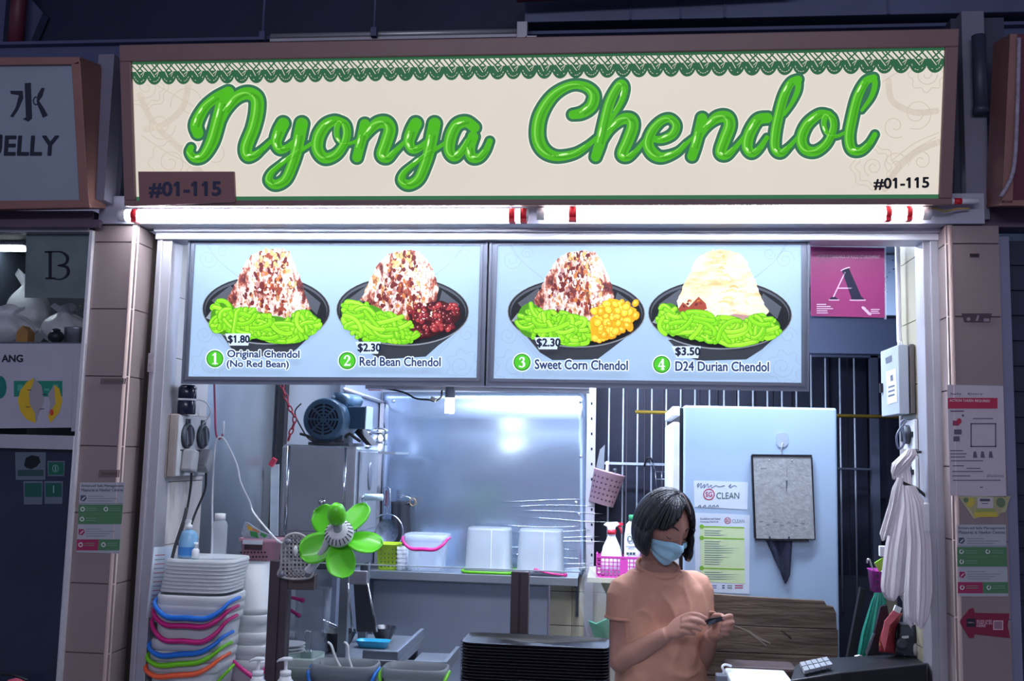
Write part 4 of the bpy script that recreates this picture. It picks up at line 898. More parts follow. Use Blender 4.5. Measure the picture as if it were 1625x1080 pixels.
def f_entry(m):
    SP.rect(m, 1504, 631, 1583, 648, .0009, 0, sk=0); SP.text(m, 'ACTION TAKEN: REQUIRED', 1507, 633, 1571, 637.5, .0011, 3, off=.02, sy=1)
    SP.text(m, 'Safe   Entry', 1508, 623, 1560, 627, .0010, 1, off=.02)
    for k, (x, y, w_) in enumerate(((1508, 651, 22), (1512, 667, 10), (1514, 681, 12), (1513, 692, 10))): SP.rect(m, x, y, x + w_, y + (2 if k == 0 else 8), .0009, 1 if k != 1 else 2)
    SP.disc(m, 1522, 668, 4, 5, .0011, 0, n=10); SP.disc(m, 1528, 659, 2, 2, .001, 1, n=8)
    for y, x0, x1 in ((663, 1544, 1576), (714, 1508, 1528), (719, 1508, 1534), (724, 1508, 1532), (730, 1509, 1560), (738, 1512, 1530), (742, 1534, 1556), (747, 1511, 1560), (754, 1511, 1540), (761, 1512, 1588), (772, 1555, 1560)):
        SP.rect(m, x0, y, x1, y + 1.5, .0009, 1)
    for a, b, c, d in ((1540, 671, 1581, 673), (1540, 707, 1581, 709), (1540, 671, 1542, 709), (1579, 671, 1581, 709)): SP.rect(m, a, b, c, d, .0009, 1)
    for x in (1547, 1559, 1572): SP.poly(m, [(x - 2, 716), (x + 2, 716), (x + 4, 726), (x - 3, 726)], .0009, 1)
    SP.text(m, '#SaveLives', 1566, 752, 1593, 757, .001, 1)
notice('entry_notice', 'long white entry notice with a red band taped to the right pillar', 'notice', [(1503, 610), (1592, 612), (1597, 788), (1508, 786)], '#b4aeb8', f_entry, ['#a8304c', '#5a5668', '#8c3c58', '#d8c4cc'])
def f_lemon(m):
    SP.poly(m, [(1525, 789), (1533, 800), (1541, 808), (1546, 820), (1584, 820), (1590, 808), (1598, 800), (1601, 788)], .0009, 0)
    SP.rect(m, 1546, 812, 1583, 820, .0011, 1); SP.rect(m, 1549, 807, 1578, 812, .0012, 4)
    SP.disc(m, 1540, 797, 6, 8, .0011, 1, .4); SP.disc(m, 1588, 797, 7, 8, .0011, 2, -.4); SP.disc(m, 1533, 793, 4, 4, .0012, 2)
    SP.rect(m, 1551, 789, 1576, 806, .0013, 3); SP.rect(m, 1555, 791, 1571, 795, .0015, 5); SP.rect(m, 1558, 798, 1568, 799, .0015, 5)
notice('lemon_sticker', 'scalloped yellow and green lemon sticker with a white label on the right pillar', 'sticker', [(1521, 787), (1603, 787), (1596, 812), (1545, 823)], '#a8a682', f_lemon, ['#9c9a72', '#b8a848', '#5c7458', '#b2aeb2', '#8a9a58', '#4a4c5c'])
def f_arrow(m):
    SP.rect(m, 1534, 981, 1548, 994, .0010, 1); SP.text(m, 'SafeEntry', 1536, 986, 1546, 989, .0012, 2)
    for k, t in enumerate(('SCAN AND', 'CHECK-IN', 'HERE')): SP.text(m, t, 1550, 983 + k * 4, 1574 - 10 * (k == 2), 986.4 + k * 4, .0010, 2, off=.03)
    SP.rect(m, 1576, 984, 1592, 999, .0010, 2); SP.rect(m, 1577.5, 985.5, 1590.5, 997.5, .0012, 3)
notice('arrow_sticker', 'dark red arrow sticker pointing left low on the right pillar', 'sticker', [(1522, 986), (1538, 1012), (1545, 1012), (1547, 1006), (1603, 1012), (1599, 992), (1602, 973), (1547, 972), (1545, 964), (1538, 966)], '#7c2440', f_arrow, ['#7c2440', '#262334', '#c8a8b4', '#8c6a78'])
m = MB(); p, q = P(238, 560, .075), P(246, 590, .075); m.box(p.x - .004, p.x + .016, .072, .0775, q.z, p.z); m.box(p.x - .002, p.x + .008, .068, .073, q.z + .02, q.z + .035)
tag(m.build('shutter_lock', mat('lock_metal', '#9d97a0', .4, .5, .2, 60)), 'small metal lock plate on the left door jamb', 'lock')
# ---------------------------------------------------------------- the kitchen behind
# shelf along the back wall
def shelf_z(px, py): return P(px, py, 1.52).z
ZS = P(750, 911, 1.52).z
T = thing('wall_shelf', 'long steel shelf along the back wall carrying the tubs and pails', 'shelf', (P(740, 911, 1.52).x, 1.7, ZS))
x0, x1 = P(560, 908, 1.52).x, P(917, 920, 1.52).x
m = MB(); m.box(x0, x1, 1.52, YB - .01, ZS - .012, ZS); m.box(x0, x1, 1.515, 1.525, ZS - .035, ZS + .002); m.build('board', steel, T, bevel=.002)
for px in (913,):
    p = P(px, 930, 1.55).x; m = MB(); m.box(p - .006, p + .006, 1.56, YB - .012, ZS - .045, ZS - .012); m.box(p - .006, p + .006, 1.80, YB - .012, ZS - .21, ZS - .045); m.build('bracket', steel_dark, T)
# fridge, seen from its side
YF = .93; fa, fb = P(1085, 642, YF), P(1328, 648, YF); FX0, FX1, FZ = fa.x, fb.x, (fa.z + fb.z) / 2
T = thing('fridge', 'pale blue-white upright fridge seen from its side behind the woman', 'fridge', ((FX0 + FX1) / 2, YF + .3, 0))
m = MB(); m.box(FX0, FX1, YF, YF + .62, .05, FZ); m.build('body', mat('pale_blue_enamel', '#a5bdd6', .28, 0, .03, 2), T, bevel=.008)
dx0 = P(1067, 660, YF).x
for a, b in ((P(1070, 800, YF).z - 1.0, P(1075, 669, YF).z),): 
    m = MB(); m.box(dx0, FX0 - .014, YF + .01, YF + .61, .10, b); m.build('door', white_pl, T, bevel=.006)
    m = MB(); m.box(FX0 - .014, FX0, YF + .02, YF + .6, .08, FZ - .01); m.build('door_seal', black_pl, T)
m = MB(); m.box(dx0, FX0 - .014, YF + .01, YF + .61, P(1075, 660, YF).z, FZ - .004); m.build('door', white_pl, T, bevel=.004)
for sx_ in (.05, .55):
    for sy_ in (.06, .54): m = MB(); m.cyl((FX0 + sx_, YF + sy_, 0), (FX0 + sx_, YF + sy_, .05), .02, seg=12); m.build('foot', black_pl, T)
SFR = Sheet((0, YF - .0012, 0), (0, -1, 0))
def sheet_thing(sh, name, label, cat, quad, m_, fn, cols, th=.001, group=None):
    T = thing(name, label, cat, sh.at((quad[2][0] + quad[3][0]) / 2, quad[2][1]), group)
    m = MB(); m.prism([sh.at(x, y, .0002) for x, y in quad], (0, th, 0)); m.build('sheet', m_, T)
    if fn: m = MB(); fn(m); m.build('print', [ink(c) for c in cols], T)
    return T
def sgmark(m, cx, cy, r, lift, a, b, tx, x0, x1, y0, y1, sy=0):
    SFR.ring(m, cx, cy, r, r, max(r * .17, 1), lift, a); SFR.text(m, 'SG', cx - r * .55, cy - r * .42, cx + r * .55, cy + r * .42, lift, a, off=.03); SFR.text(m, tx, x0, y0, x1, y1, lift, b, off=.004, sy=sy)
def f_sg(m):
    sgmark(m, 1125, 784, 9.2, .0012, 0, 1, 'CLEAN', 1137, 1173, 781, 791)
    q = [(1106, 770), (1109, 766), (1107, 773), (1113, 766), (1112, 774), (1118, 768), (1117, 774), (1123, 767), (1124, 773), (1129, 769), (1129, 774), (1136, 770), (1141, 772), (1150, 770)]
    SFR.stroke(m, q, .0012, 2, wd=.5, n=4); SFR.stroke(m, [(1156, 772), (1160, 768), (1158, 774), (1165, 770), (1169, 772)], .0012, 2, wd=.5, n=4)
    for x in (1108, 1116, 1124, 1130, 1136): SFR.stroke(m, [(x, 804), (x + 3, 801), (x + 4, 804)], .0012, 2, wd=.6, n=3)
paper = mat('notice_paper', '#cfdbe8', .5, 0, .03, 10)
sheet_thing(SFR, 'clean_certificate', 'small white certificate with red ring mark and handwriting on the fridge side', 'notice', [(1101, 762), (1187, 765), (1186, 808), (1102, 804)], paper, f_sg, ['#b03a58', '#46605c', '#5c6680'])
def f_guide(m):
    SFR.poly(m, [(1111, 834), (1181, 836), (1182, 926), (1112, 922)], .0008, 3)
    for y in (834, 852, 900): SFR.poly(m, [(1113, y), (1181, y + 2), (1181, y + 4), (1113, y + 2)], .0012, 2); SFR.disc(m, 1113.5, y + 1, 3.6, 3.6, .0014, 2, n=16)
    SFR.text(m, 'Guidelines and Good', 1111, 821, 1143, 824, .0010, 1, off=.02); SFR.text(m, 'Cleaning Practices', 1111, 826, 1140, 829, .0010, 1, off=.02)
    sgmark(m, 1154.5, 825.5, 5.2, .0010, 0, 4, 'CLEAN', 1162, 1181, 823.5, 829)
    rg = random.Random(4)
    for y in [841, 844.5, 848] + [858 + 3.6 * k for k in range(11)] + [907, 910.5, 914, 917.5]:
        SFR.poly(m, [(1118, y), (1140 + rg.uniform(0, 38), y + .6), (1140, y + 1.7), (1118, y + 1.1)], .0012, 4)
    for x0, x1, c in ((1117, 1139, 5), (1146, 1152, 1), (1154, 1164, 4), (1166, 1181, 0)): 
        for y in (928, 931.5): SFR.rect(m, x0, y, x1 - 2, y + 1.5, .0010, c)
sheet_thing(SFR, 'cleaning_guideline', 'tall white and green printed guideline sheet on the fridge side', 'notice', [(1102, 813), (1190, 817), (1189, 942), (1104, 938)], paper, f_guide, ['#b03a58', '#4a4470', '#7fb83a', '#cde0b0', '#6d8088', '#8a8cc0'])
# adhesive hook, board and cloth
T = thing('adhesive_hook', 'clear adhesive hook stuck on the fridge above the hanging board', 'hook', SFR.at(1241, 722))
m = MB(); m.prism([SFR.at(x, y, .0) for x, y in ((1234, 687), (1247, 686), (1250, 690), (1250, 704), (1245, 709), (1236, 709), (1232, 704), (1232, 690))], (0, -.004, 0)); m.build('pad', mat('clear_hook_pad', '#b8c6d4', .2, 0, .02, 9, clear=.25), T)
m = MB(); m.tube([SFR.at(1242, 702, .006), SFR.at(1240, 712, .008), SFR.at(1240, 720, .010), SFR.at(1241, 724, .016)], .0025, 8, smooth=4); m.build('wire', chrome, T)
T = thing('cutting_board', 'grey speckled board with a black rim hanging on the fridge side', 'board', SFR.at(1243, 858))
q = [(1194, 723), (1287, 724), (1293, 855), (1200, 855)]
m = MB(); m.prism([SFR.at(x, y, .022) for x, y in q], (0, .012, 0)); m.build('panel', mat('speckled_board', '#9b9fa0', .6, 0, .16, 60, bump=.2, bscale=120), T, bevel=.002)
m = MB(); 
for (a, b), wd in ((((1193, 722), (1288, 723)), .008), (((1193, 722), (1198, 853)), .007), (((1288, 725), (1293, 856)), .003), (((1198, 855), (1283, 857)), .007)): m.bar(SFR.at(*a, .017), SFR.at(*b, .017), .016, wd)
m.build('rim', black_pl, T)
for px in (1221, 1257): m = MB(); p = SFR.at(px, 730, .0225); m.ball(p, .0035, 10); m.build('rivet', chrome, T)
m = MB(); SFR.poly(m, [(1247, 762), (1250, 762), (1249, 776), (1248, 783)], .0226, 0); SFR.rect(m, 1207, 742, 1216, 744, .0226, 1); SFR.stroke(m, [(1249, 740), (1249, 756)], .0226, 1, wd=.5)
for k in range(7): SFR.rect(m, 1205 + k * 11, 826 + (k * 5) % 9, 1211 + k * 11, 828 + (k * 5) % 9, .0226, 1)
m.build('stain', [ink('#4d545c'), ink('#7c8286')], T)
m = MB()
def rag(u, v):
    p = P(1212 + 44 * u + (1246 - 1234 - 34 * (u - .5)) * v * .8, 850 + 76 * v * (1 - .55 * abs(u - .62)) , YF)
    return Vector((p.x, YF - .014 - .008 * math.sin(u * 9), p.z))
m.grid(rag, 20, 14); tag(m.build('wiping_cloth', mat('navy_cloth', '#2b3046', .9, 0, .15, 60, bump=.3, bscale=150), solid=.003), 'dark navy wiping cloth hanging below the speckled board on the fridge', 'cloth')
# wooden board leaning before the fridge
YW = YF - .06
T = thing('wooden_board', 'weathered brown plank board with a broken corner standing before the fridge', 'board', (P(1220, 1000, YW).x, YW, .1))
pts = [(1060, 941), (1130, 942), (1200, 947), (1308, 953), (1312, 960), (1322, 962), (1327, 972), (1333, 1200), (1060, 1200)]
wood = mat('weathered_wood', '#5f4f45', .7, 0, .5, 2.6, bump=.5, bscale=9, stretch=(1.0, 1, 6))
SWB = Sheet((0, YW, 0), (0, -1, 0))
cuts = [(941, 987), (987, 1030), (1030, 1068), (1068, 1110), (1110, 1200)]
for k, (y0, y1) in enumerate(cuts):
    xr_ = 1328 + (k > 0) * 2; dy = 14 if k else 12
    top = pts[:7] if k == 0 else [(1060, y0 + 1), (xr_, y0 + 12)]
    m = MB(); m.prism([SWB.at(*p) for p in (top if k == 0 else top)] + [SWB.at(xr_, y1 + 11), SWB.at(1060, y1 - .5)], (0, .02, 0)); m.build('plank', wood, T, bevel=.0015)
m = MB(); 
SWB.stroke(m, [(1160, 990, .6), (1185, 1000, 1.2), (1205, 1012, 1.6), (1222, 1020, 1)], .0006, 0); SWB.stroke(m, [(1190, 1004, .6), (1206, 1016, .8), (1216, 1024, .6)], .0006, 0); SWB.stroke(m, [(1240, 1000, 1), (1255, 1012, 1.6)], .0006, 1)
m.build('scratch', [ink('#93877c'), ink('#3a302c')], T)
# grille at the back
YG = YB + .06
T = thing('window_grille', 'white painted window bars across the dark opening behind the fridge', 'grille', (P(1100, 740, YG).x, YG, P(1100, 960, YG).z))
gz0, gz1 = P(1100, 960, YG).z, P(1100, 520, YG).z
bar_m = mat('pale_bar_paint', '#a9b2c2', .45, .3, .12, 20)
for px in (966, 988.5, 1011.5, 1034, 1057, 1080, 1288, 1311, 1334, 1357):
    x = P(px, 700, YG).x; m = MB(); m.cyl((x, YG, gz0), (x, YG, gz1), .0045, seg=8); m.build('bar', bar_m, T)
for x in [P(1103 + 23 * k, 640, YG).x for k in range(8)]:
    m = MB(); m.cyl((x, YG, gz0), (x, YG, gz1), .0045, seg=8); m.build('bar', bar_m, T)
a, b = P(956, 731, YG), P(1072, 732, YG); m = MB(); m.box(a.x, b.x, YG - .012, YG - .004, a.z - .016, a.z - .004); m.build('cross_bar', bar_m, T)
a, b = P(1285, 741, YG), P(1395, 741, YG); m = MB(); m.box(a.x, b.x, YG - .012, YG - .004, a.z - .006, a.z + .002); m.build('cross_bar', mat('dull_bar_paint', '#4d5468', .5, .2, .1, 10), T)
a, b = P(1288, 560, YG), P(1400, 560, YG); m = MB(); m.box(a.x, b.x, YG - .02, YG + .02, a.z - .02, a.z + .02); m.box(P(1380, 600, YG).x, P(1392, 600, YG).x, YG - .02, YG + .02, gz0, a.z); m.build('frame', mat('dull_bar_paint', '#4d5468'), T)
# brass rail
m = MB(); a, b = P(1008, 658, 1.62), P(1402, 656, 1.62); b.x = XR + .745; zc = (a.z + b.z) / 2; m.cyl((a.x, 1.62, zc), (b.x, 1.62, zc), .0085, seg=12)
tag(m.build('brass_rail', mat('brass_tube', '#a98e3e', .3, .75, .1, 14)), 'brass curtain rail running behind the fridge top', 'rail')
# small rack hanging on the grille left of the fridge
m = MB(); pr = lambda x, y, Y=1.885: P(x, y, Y)
for L in ([(1030, 735), (1036, 735), (1040, 748), (1068, 748), (1069, 738)], [(1040, 748), (1042, 777)], [(1050, 748), (1050, 772)], [(1060, 748), (1060, 774)], [(1042, 760), (1070, 760)], [(1042, 776), (1068, 777)]):
    m.tube([pr(*p) for p in L], .0028, 6)
tag(m.build('wire_rack', mat('rack_wire', '#8b95a8', .3, .8, .1, 20)), 'small wire rack hanging on the bars left of the fridge', 'rack')
m = MB(); m.tube([P(1022, 740, 1.895), P(1026, 728, 1.885), P(1032, 726, 1.88), P(1035, 733, 1.885)], .004, 8, smooth=4); tag(m.build('rack_hook', black_pl), 'black hook holding the wire rack on the bars', 'hook')
# speckled panel, conduit and fuse box on the right
m = MB(); a, b = P(1288, 388, 1.2), P(1437, 500, 1.2); m.box(a.x, XR + .7, 1.2, 1.22, b.z, 2.46)
sp = mat('speckled_panel', '#a8b8cc', .6, 0, .05, 5); nt = sp.node_tree
vz = nt.nodes.new('ShaderNodeTexVoronoi'); vz.inputs['Scale'].default_value = 40; vz.inputs['Randomness'].default_value = 1
rmp = nt.nodes.new('ShaderNodeValToRGB'); rmp.color_ramp.elements[0].position = .1; rmp.color_ramp.elements[0].color = lin('#2c3650') + (1,); rmp.color_ramp.elements[1].position = .14; rmp.color_ramp.elements[1].color = lin('#a9bdd8') + (1,)
nt.links.new(nt.nodes['Texture Coordinate'].outputs['Object'], vz.inputs['Vector']); nt.links.new(vz.outputs['Distance'], rmp.inputs[0]); nt.links.new(rmp.outputs[0], nt.nodes['Principled BSDF'].inputs['Base Color'])
tag(m.build('acoustic_panel', sp), 'grey speckled panel high at the back behind the magenta card', 'panel')
m = MB(); m.box(a.x - .02, XR + .7, 1.23, 1.3, P(1300, 560, 1.23).z, b.z + .02); tag(m.build('upper_beam_board', mat('deep_navy_board', '#2f3850', .6, 0, .1, 4)), 'dark blue board under the speckled panel', 'board')
m = MB(); x = XR - .02; m.tube([Vector((x, .30, P(1437, 385, .30).z)), Vector((x, .30, P(1441, 540, .30).z)), Vector((x, .29, P(1441, 546, .30).z)), Vector((x - .01, .26, P(1439, 549, .30).z))], .008, 10); tag(m.build('conduit_pipe', white_pl), 'white conduit running down the right wall into the fuse box', 'pipe')
xb0 = P(1427, 600, .22).x
T = thing('fuse_box', 'grey fuse box with a white lid label on the right wall', 'fuse box', (XR - .05, .3, P(1440, 662, .22).z))
z0, z1 = P(1440, 656, .22).z, P(1440, 546, .22).z
m = MB(); m.box(xb0 + .03, XR, .205, .43, z0, z1); m.build('body', mat('fuse_box_plastic', '#5f585a', .5, 0, .05, 10), T, bevel=.003)
m = MB(); m.box(xb0 - .004, xb0 + .027, .21, .425, z0 - .002, z1 - .002); m.build('lid', mat('fuse_lid', '#9fa8b4', .45, 0, .04, 10), T, bevel=.003)
lx = xb0 - .0045
def lid(px, py): return PX(px, py, lx)
m = MB(); m.prism([lid(*p) for p in ((1406, 590), (1422, 584), (1424, 637), (1409, 642))], (-.0006, 0, 0)); m.prism([lid(*p) for p in ((1405, 568), (1415, 563), (1415, 573), (1406, 577))], (-.0004, 0, 0), 1)
for k in range(3):
    y = 613 + k * 7; m.prism([lid(*p) for p in ((1410, y), (1420, y - 3), (1420, y), (1410, y + 3))], (-.0010, 0, 0), 1)
m.prism([lid(*p) for p in ((1413, 596), (1417, 594), (1418, 603), (1414, 605))], (-.0010, 0, 0), 1)
m.build('label', [ink('#c6ccd6'), ink('#5a606c')], T)
m = MB(); p = lid(1400, 613); m.box(p.x - .008, p.x, p.y - .01, p.y + .01, p.z - .02, p.z + .01); m.build('latch', black_pl, T)
# sockets on the right wall
for (y0, y1, l) in ((663, 714, 'upper grey socket box on the right wall under the fuse box'), (722, 776, 'lower grey socket box on the right wall beside the hanging bags')):
    T = thing('socket_box', l, 'socket', (XR - .03, .25, P(1455, y1, .17).z), 'socket boxes on the right wall')
    z0, z1 = P(1455, y1, .17).z, P(1455, y0, .17).z; xx = P(1451, 700, .18).x
    m = MB(); m.box(xx + .012, XR, .175, .30, z0, z1); m.build('body', MATS['fuse_box_plastic'], T, bevel=.003)
    m = MB(); m.box(xx, xx + .011, .177, .298, z0 + .003, z1 - .003); m.build('face_plate', white_pl, T, bevel=.002)
    m = MB(); zc = (z0 + z1) / 2; m.cyl((xx - .016, .24, zc), (xx, .24, zc), .03, seg=18); m.box(xx - .024, xx - .016, .235, .245, zc - .022, zc + .022); m.build('cover', steel_dark, T)
    m = MB(); m.box(xx - .004, xx + .002, .19, .205, zc - .008, zc + .008); m.build('switch', black_pl, T)
# white key cable loop + plastic bags hanging on a bar at the right wall
m = MB(); xx = P(1447, 690, .20).x
m.tube([Vector((xx - .02, .19, P(1447, 668, .19).z)), Vector((xx - .05, .18, P(1440, 690, .18).z)), Vector((xx - .045, .18, P(1442, 712, .18).z)), Vector((xx - .03, .17, P(1450, 700, .17).z)), Vector((xx - .035, .19, P(1446, 672, .19).z))], .0035, 8, closed=True, smooth=5)
tag(m.build('key_coil', mat('coil_plastic', '#5d6680', .3, 0, .2, 30)), 'dark coiled key strap hanging from the upper socket box', 'strap')
T = thing('hook_rail', 'black hook rail on the right wall from which white bags hang', 'rail', P(1450, 760, .14))
m = MB(); m.tube([P(1424, 761, .10), P(1440, 769, .10), P(1453, 774, .12), P(1466, 784, .12), P(1473, 791, .12)], .005, 8, smooth=3); m.build('arm', black_pl, T)
m = MB(); m.tube([P(1473, 716, .14), P(1455, 717, .15), P(1445, 720, .15)], .004, 8); m.build('arm', black_pl, T)
bagw = mat('white_carrier_film', '#d8d2d8', .45, 0, .05, 10, bump=.25, bscale=14, stretch=(3, 3, .5))
def hang(label, top, prof, Y, seed, col=bagw):
    """A bunch of flat bags: prof = list of (y, x left, x right) in the picture's measure, hung at depth Y."""
    m = MB(); n = len(prof) - 1
    def fn(u, v):
        k = min(int(v * n), n - 1); t = v * n - k; a, b = prof[k], prof[k + 1]
        y = a[0] + (b[0] - a[0]) * t; l = a[1] + (b[1] - a[1]) * t; r = a[2] + (b[2] - a[2]) * t
        w_ = u * 2 * math.pi; cx = (l + r) / 2; hw = (r - l) / 2
        px = cx + hw * math.cos(w_) * (1 - .04 * math.sin(w_ * 7 + seed)); p = P(px, y + 5 * math.sin(w_ * 3 + seed) * v, Y)
        d = hw * S(Y) * .38 * math.sin(w_) * (1 + (.30 * math.sin(w_ * 6 + seed + v * 2) + .30 * math.sin(w_ * 15 + seed * 2 + v)) * min(1, v * 2.5))
        return Vector((p.x, Y - d, p.z))
    m.grid(fn, 110, 26); 
    return tag(m.build('carrier_bag_bunch', col), label, 'bags', 'white carrier bags hung at the right')
hang('slim bunch of white carrier bags hanging nearest the fridge side', 0, [(758, 1424, 1434), (775, 1416, 1432), (800, 1411, 1428), (850, 1396, 1416), (853, 1397, 1414)], .07, 1)
hang('long bunch of white carrier bags in the middle, loosely gathered at the top', 0, [(722, 1434, 1450), (745, 1416, 1444), (752, 1424, 1446), (775, 1424, 1448), (800, 1420, 1456), (870, 1405, 1450), (930, 1398, 1446), (944, 1400, 1440), (948, 1408, 1432)], .12, 2)
hang('longest bunch of white carrier bags against the right jamb', 0, [(770, 1436, 1452), (800, 1438, 1468), (860, 1440, 1478), (940, 1434, 1480), (980, 1436, 1474), (992, 1446, 1468)], .055, 4)
hang('crumpled white bag tied above the bunches under the upper socket', 0, [(712, 1440, 1452), (722, 1430, 1456), (736, 1416, 1444), (748, 1414, 1430), (756, 1416, 1422)], .08, 6)
m = MB(); a, b = P(1464, 797, .05), P(1476, 844, .05); m.box(a.x, b.x, .045, .07, b.z, a.z); tag(m.build('door_chime', white_pl, bevel=.005), 'small white plastic box on the right jamb beside the bags', 'box')
# pink basket with bottles at the far right, green bag
YK = .5
T = thing('storage_basket', 'magenta basket hanging low behind the white carrier bags', 'basket', P(1396, 940, YK))
m = MB(); a, b = P(1386, 908, YK), P(1410, 940, YK); m.lathe([(.048, 0), (.055, .07), (.058, .072), (.053, .07), (.045, .004), (.001, .003)], (b.x, YK + .02, b.z), seg=24, sq=5); m.build('body', mat('magenta_plastic', '#b03aa0', .4, 0, .08, 18), T)
m = MB()
for i in range(4):
    for j in range(3): m.box(b.x - .05 + i * .028, b.x - .038 + i * .028, YK - .035, YK - .031, b.z + .012 + j * .02, b.z + .022 + j * .02)
m.build('slots', mat('dark_holes', '#4a1c4c', .7), T)
m = MB(); m.tube([P(1376, 893, YK), P(1377, 887, YK), P(1380, 888, YK), P(1384, 900, YK), P(1388, 906, YK)], .0035, 8, smooth=4); tag(m.build('wall_hook', chrome), 'small chrome hook beside the magenta basket', 'hook')
m = MB(); p = P(1401, 900, YK); m.lathe([(.02, 0), (.02, .05), (.012, .06), (.012, .07), (.001, .07)], (p.x + .01, YK + .02, P(1400, 938, YK).z + .004), seg=16); m.prism([P(1388, 893, YK), P(1402, 884, YK), P(1406, 898, YK), P(1396, 908, YK)], (0, .01, 0), 1); tag(m.build('soap_refill', [white_pl, mat('lime_wrapper', '#8ac03a', .4, 0, .2, 40)]), 'white capped lime green refill pack in the magenta basket', 'pack')
m = MB(); p = P(1402, 866, YK); m.box(p.x - .012, p.x + .03, YK, YK + .02, p.z - .035, p.z); tag(m.build('tissue_pack', white_pl, bevel=.003), 'small white pack showing between the basket and the bags', 'pack')
hang('', 0, [(940, 1388, 1404), (955, 1382, 1406), (1000, 1368, 1405), (1030, 1362, 1400), (1046, 1360, 1392), (1050, 1364, 1384)], .45, 3, mat('green_bag_film', '#2a8a78', .3, 0, .12, 14, bump=.3, bscale=14, clear=.1))
o = [o for o in C.objects if o.get('label') == ''][0]; o.name = 'green_bag'; tag(o, 'green plastic bag hanging low under the magenta basket', 'bag'); del o['group']
m = MB(); a, b = P(1338, 1060, .8), P(1392, 920, .8); m.prism([P(1338, 1080, .8), P(1352, 1060, .8), P(1374, 935, .8), P(1366, 932, .8)], (0, .03, 0)); tag(m.build('dark_pole_board', black_matt), 'dark slanting board in the gap right of the fridge', 'board')
# ---------------------------------------------------------------- alcove beside the splash panel
m = MB(); X_A = xa - .005; zt = P(548, 617, 1.17).z; 
m.box(X_A - .02, X_A, Y_STEEL - .04, YB, 0, ZC)
struct('wall_alcove', m, mat('alcove_steel', '#828ba0', .45, .5, .1, 3))
m = MB(); m.tube([PX(546, 617, X_A + .012), PX(609, 638, X_A + .012)], .009, 4); p = P(607, 640, YB - .03); m.box(p.x - .008, p.x + .006, YB - .045, YB - .012, ZS, p.z); tag(m.build('alcove_rim', alu), 'bright folded steel edge along the side panel left of the splash panel', 'trim')
YP = 1.5; zsh = P(590, 716, YP).z
T = thing('side_shelf', 'small steel bracket shelf on the side panel behind the ice machine', 'shelf', (X_A + .08, YP, zsh))
m = MB(); m.box(X_A + .001, X_A + .19, YP - .14, YP + .16, zsh - .01, zsh); m.build('board', steel, T); m = MB(); m.box(X_A + .001, X_A + .012, YP - .1, YP + .1, zsh - .07, zsh - .01); m.build('bracket', alu, T)
def pot(px, w_, h_, label, knob):
    p = P(px, 716, YP); T = thing('steel_canister', label, 'canister', (p.x, YP, zsh + .001), 'canisters on the side shelf')
    m = MB(); m.lathe([(w_, 0), (w_, h_), (w_ * .96, h_), (w_ * .96, .004), (.001, .004)], (p.x, YP, zsh + .001), seg=24); m.build('body', chrome, T)
    m = MB(); m.lathe([(w_ * 1.06, 0), (w_ * 1.06, .012), (w_ * .6, .022), (.001, .024)], (p.x, YP, zsh + .001 + h_), seg=24); m.build('lid', chrome, T)
    if knob: m = MB(); m.ball((p.x, YP, zsh + .035 + h_), .010, 10); m.build('knob', chrome, T)
pot(600, .040, .085, 'wider steel canister on the side shelf, nearer the splash panel', False); pot(582, .022, .10, 'slim steel canister on the side shelf behind the motor', True)
# ---------------------------------------------------------------- ice machine and motor
YI = .66
ia, ib = P(447, 706, YI), P(566, 706, YI); IX0, IX1 = ia.x, ib.x; IZ1 = (ia.z + ib.z) / 2; IZ0 = P(500, 856, YI).z; IY1 = YI + .36
ZTAB = P(560, 1040, .72).z
T = thing('ice_machine', 'tall steel ice shaving machine with a motor standing on its top', 'ice machine', ((IX0 + IX1) / 2, YI + .18, ZTAB))
m = MB(); m.box(IX0, IX1, YI, IY1, IZ0, IZ1); m.build('cabinet', steel, T, bevel=.012)
m = MB(); m.box(IX0 + .035, IX1 - .045, YI - .006, YI, IZ0 + .03, IZ1 - .008); m.build('front_panel', mat('worn_steel', '#98a0aa', .38, .8, .18, 4, bump=.08, bscale=3), T, bevel=.004)
m = MB(); m.cyl((IX0 + .03, YI - .004, IZ0 + .005), (IX0 + .03, YI - .004, IZ1 - .005), .006, seg=8); m.build('edge_strip', chrome, T); m = MB(); m.cyl((IX1 - .04, YI - .004, IZ0 + .005), (IX1 - .04, YI - .004, IZ1 - .005), .006, seg=8); m.build('edge_strip', chrome, T)
m = MB(); m.box(IX1, IX1 + .005, YI + .04, IY1 - .03, IZ0 + .03, IZ1 - .02); m.build('side_panel', steel_dull, T, bevel=.002)
m = MB(); m.lathe([(.030, 0), (.030, .003), (.024, .004), (.001, .004)], (IX1 + .005, YI + .20, (IZ0 + IZ1) / 2 + .06), (1, 0, 0), 20, kx=1.0, ky=1.8, u=(0, 1, 0)); m.build('badge', alu_dark, T, label='oval maker badge')
m = MB(); p = P(512, 796, YI); m.lathe([(.014, 0), (.014, .004), (.009, .008), (.001, .012)], (p.x, YI - .006, p.z), (0, -1, 0), 18); m.build('lock', chrome, T)
m = MB(); m.box(IX0 + .02, IX1 - .03, YI - .03, YI - .006, IZ0 - .004, IZ0 + .018); m.build('ledge', chrome, T, bevel=.003)
for x in (IX0 + .03, IX1 - .03):
    for y in (YI + .03, IY1 - .03): m = MB(); m.box(x - .016, x + .016, y - .016, y + .016, ZTAB, IZ0); m.build('leg', steel_dull, T)
m = MB(); m.box(IX0 + .01, IX1 - .01, YI + .02, IY1 - .02, IZ0 - .11, IZ0 - .001); m.build('cutter_housing', steel_dark, T, bevel=.006)
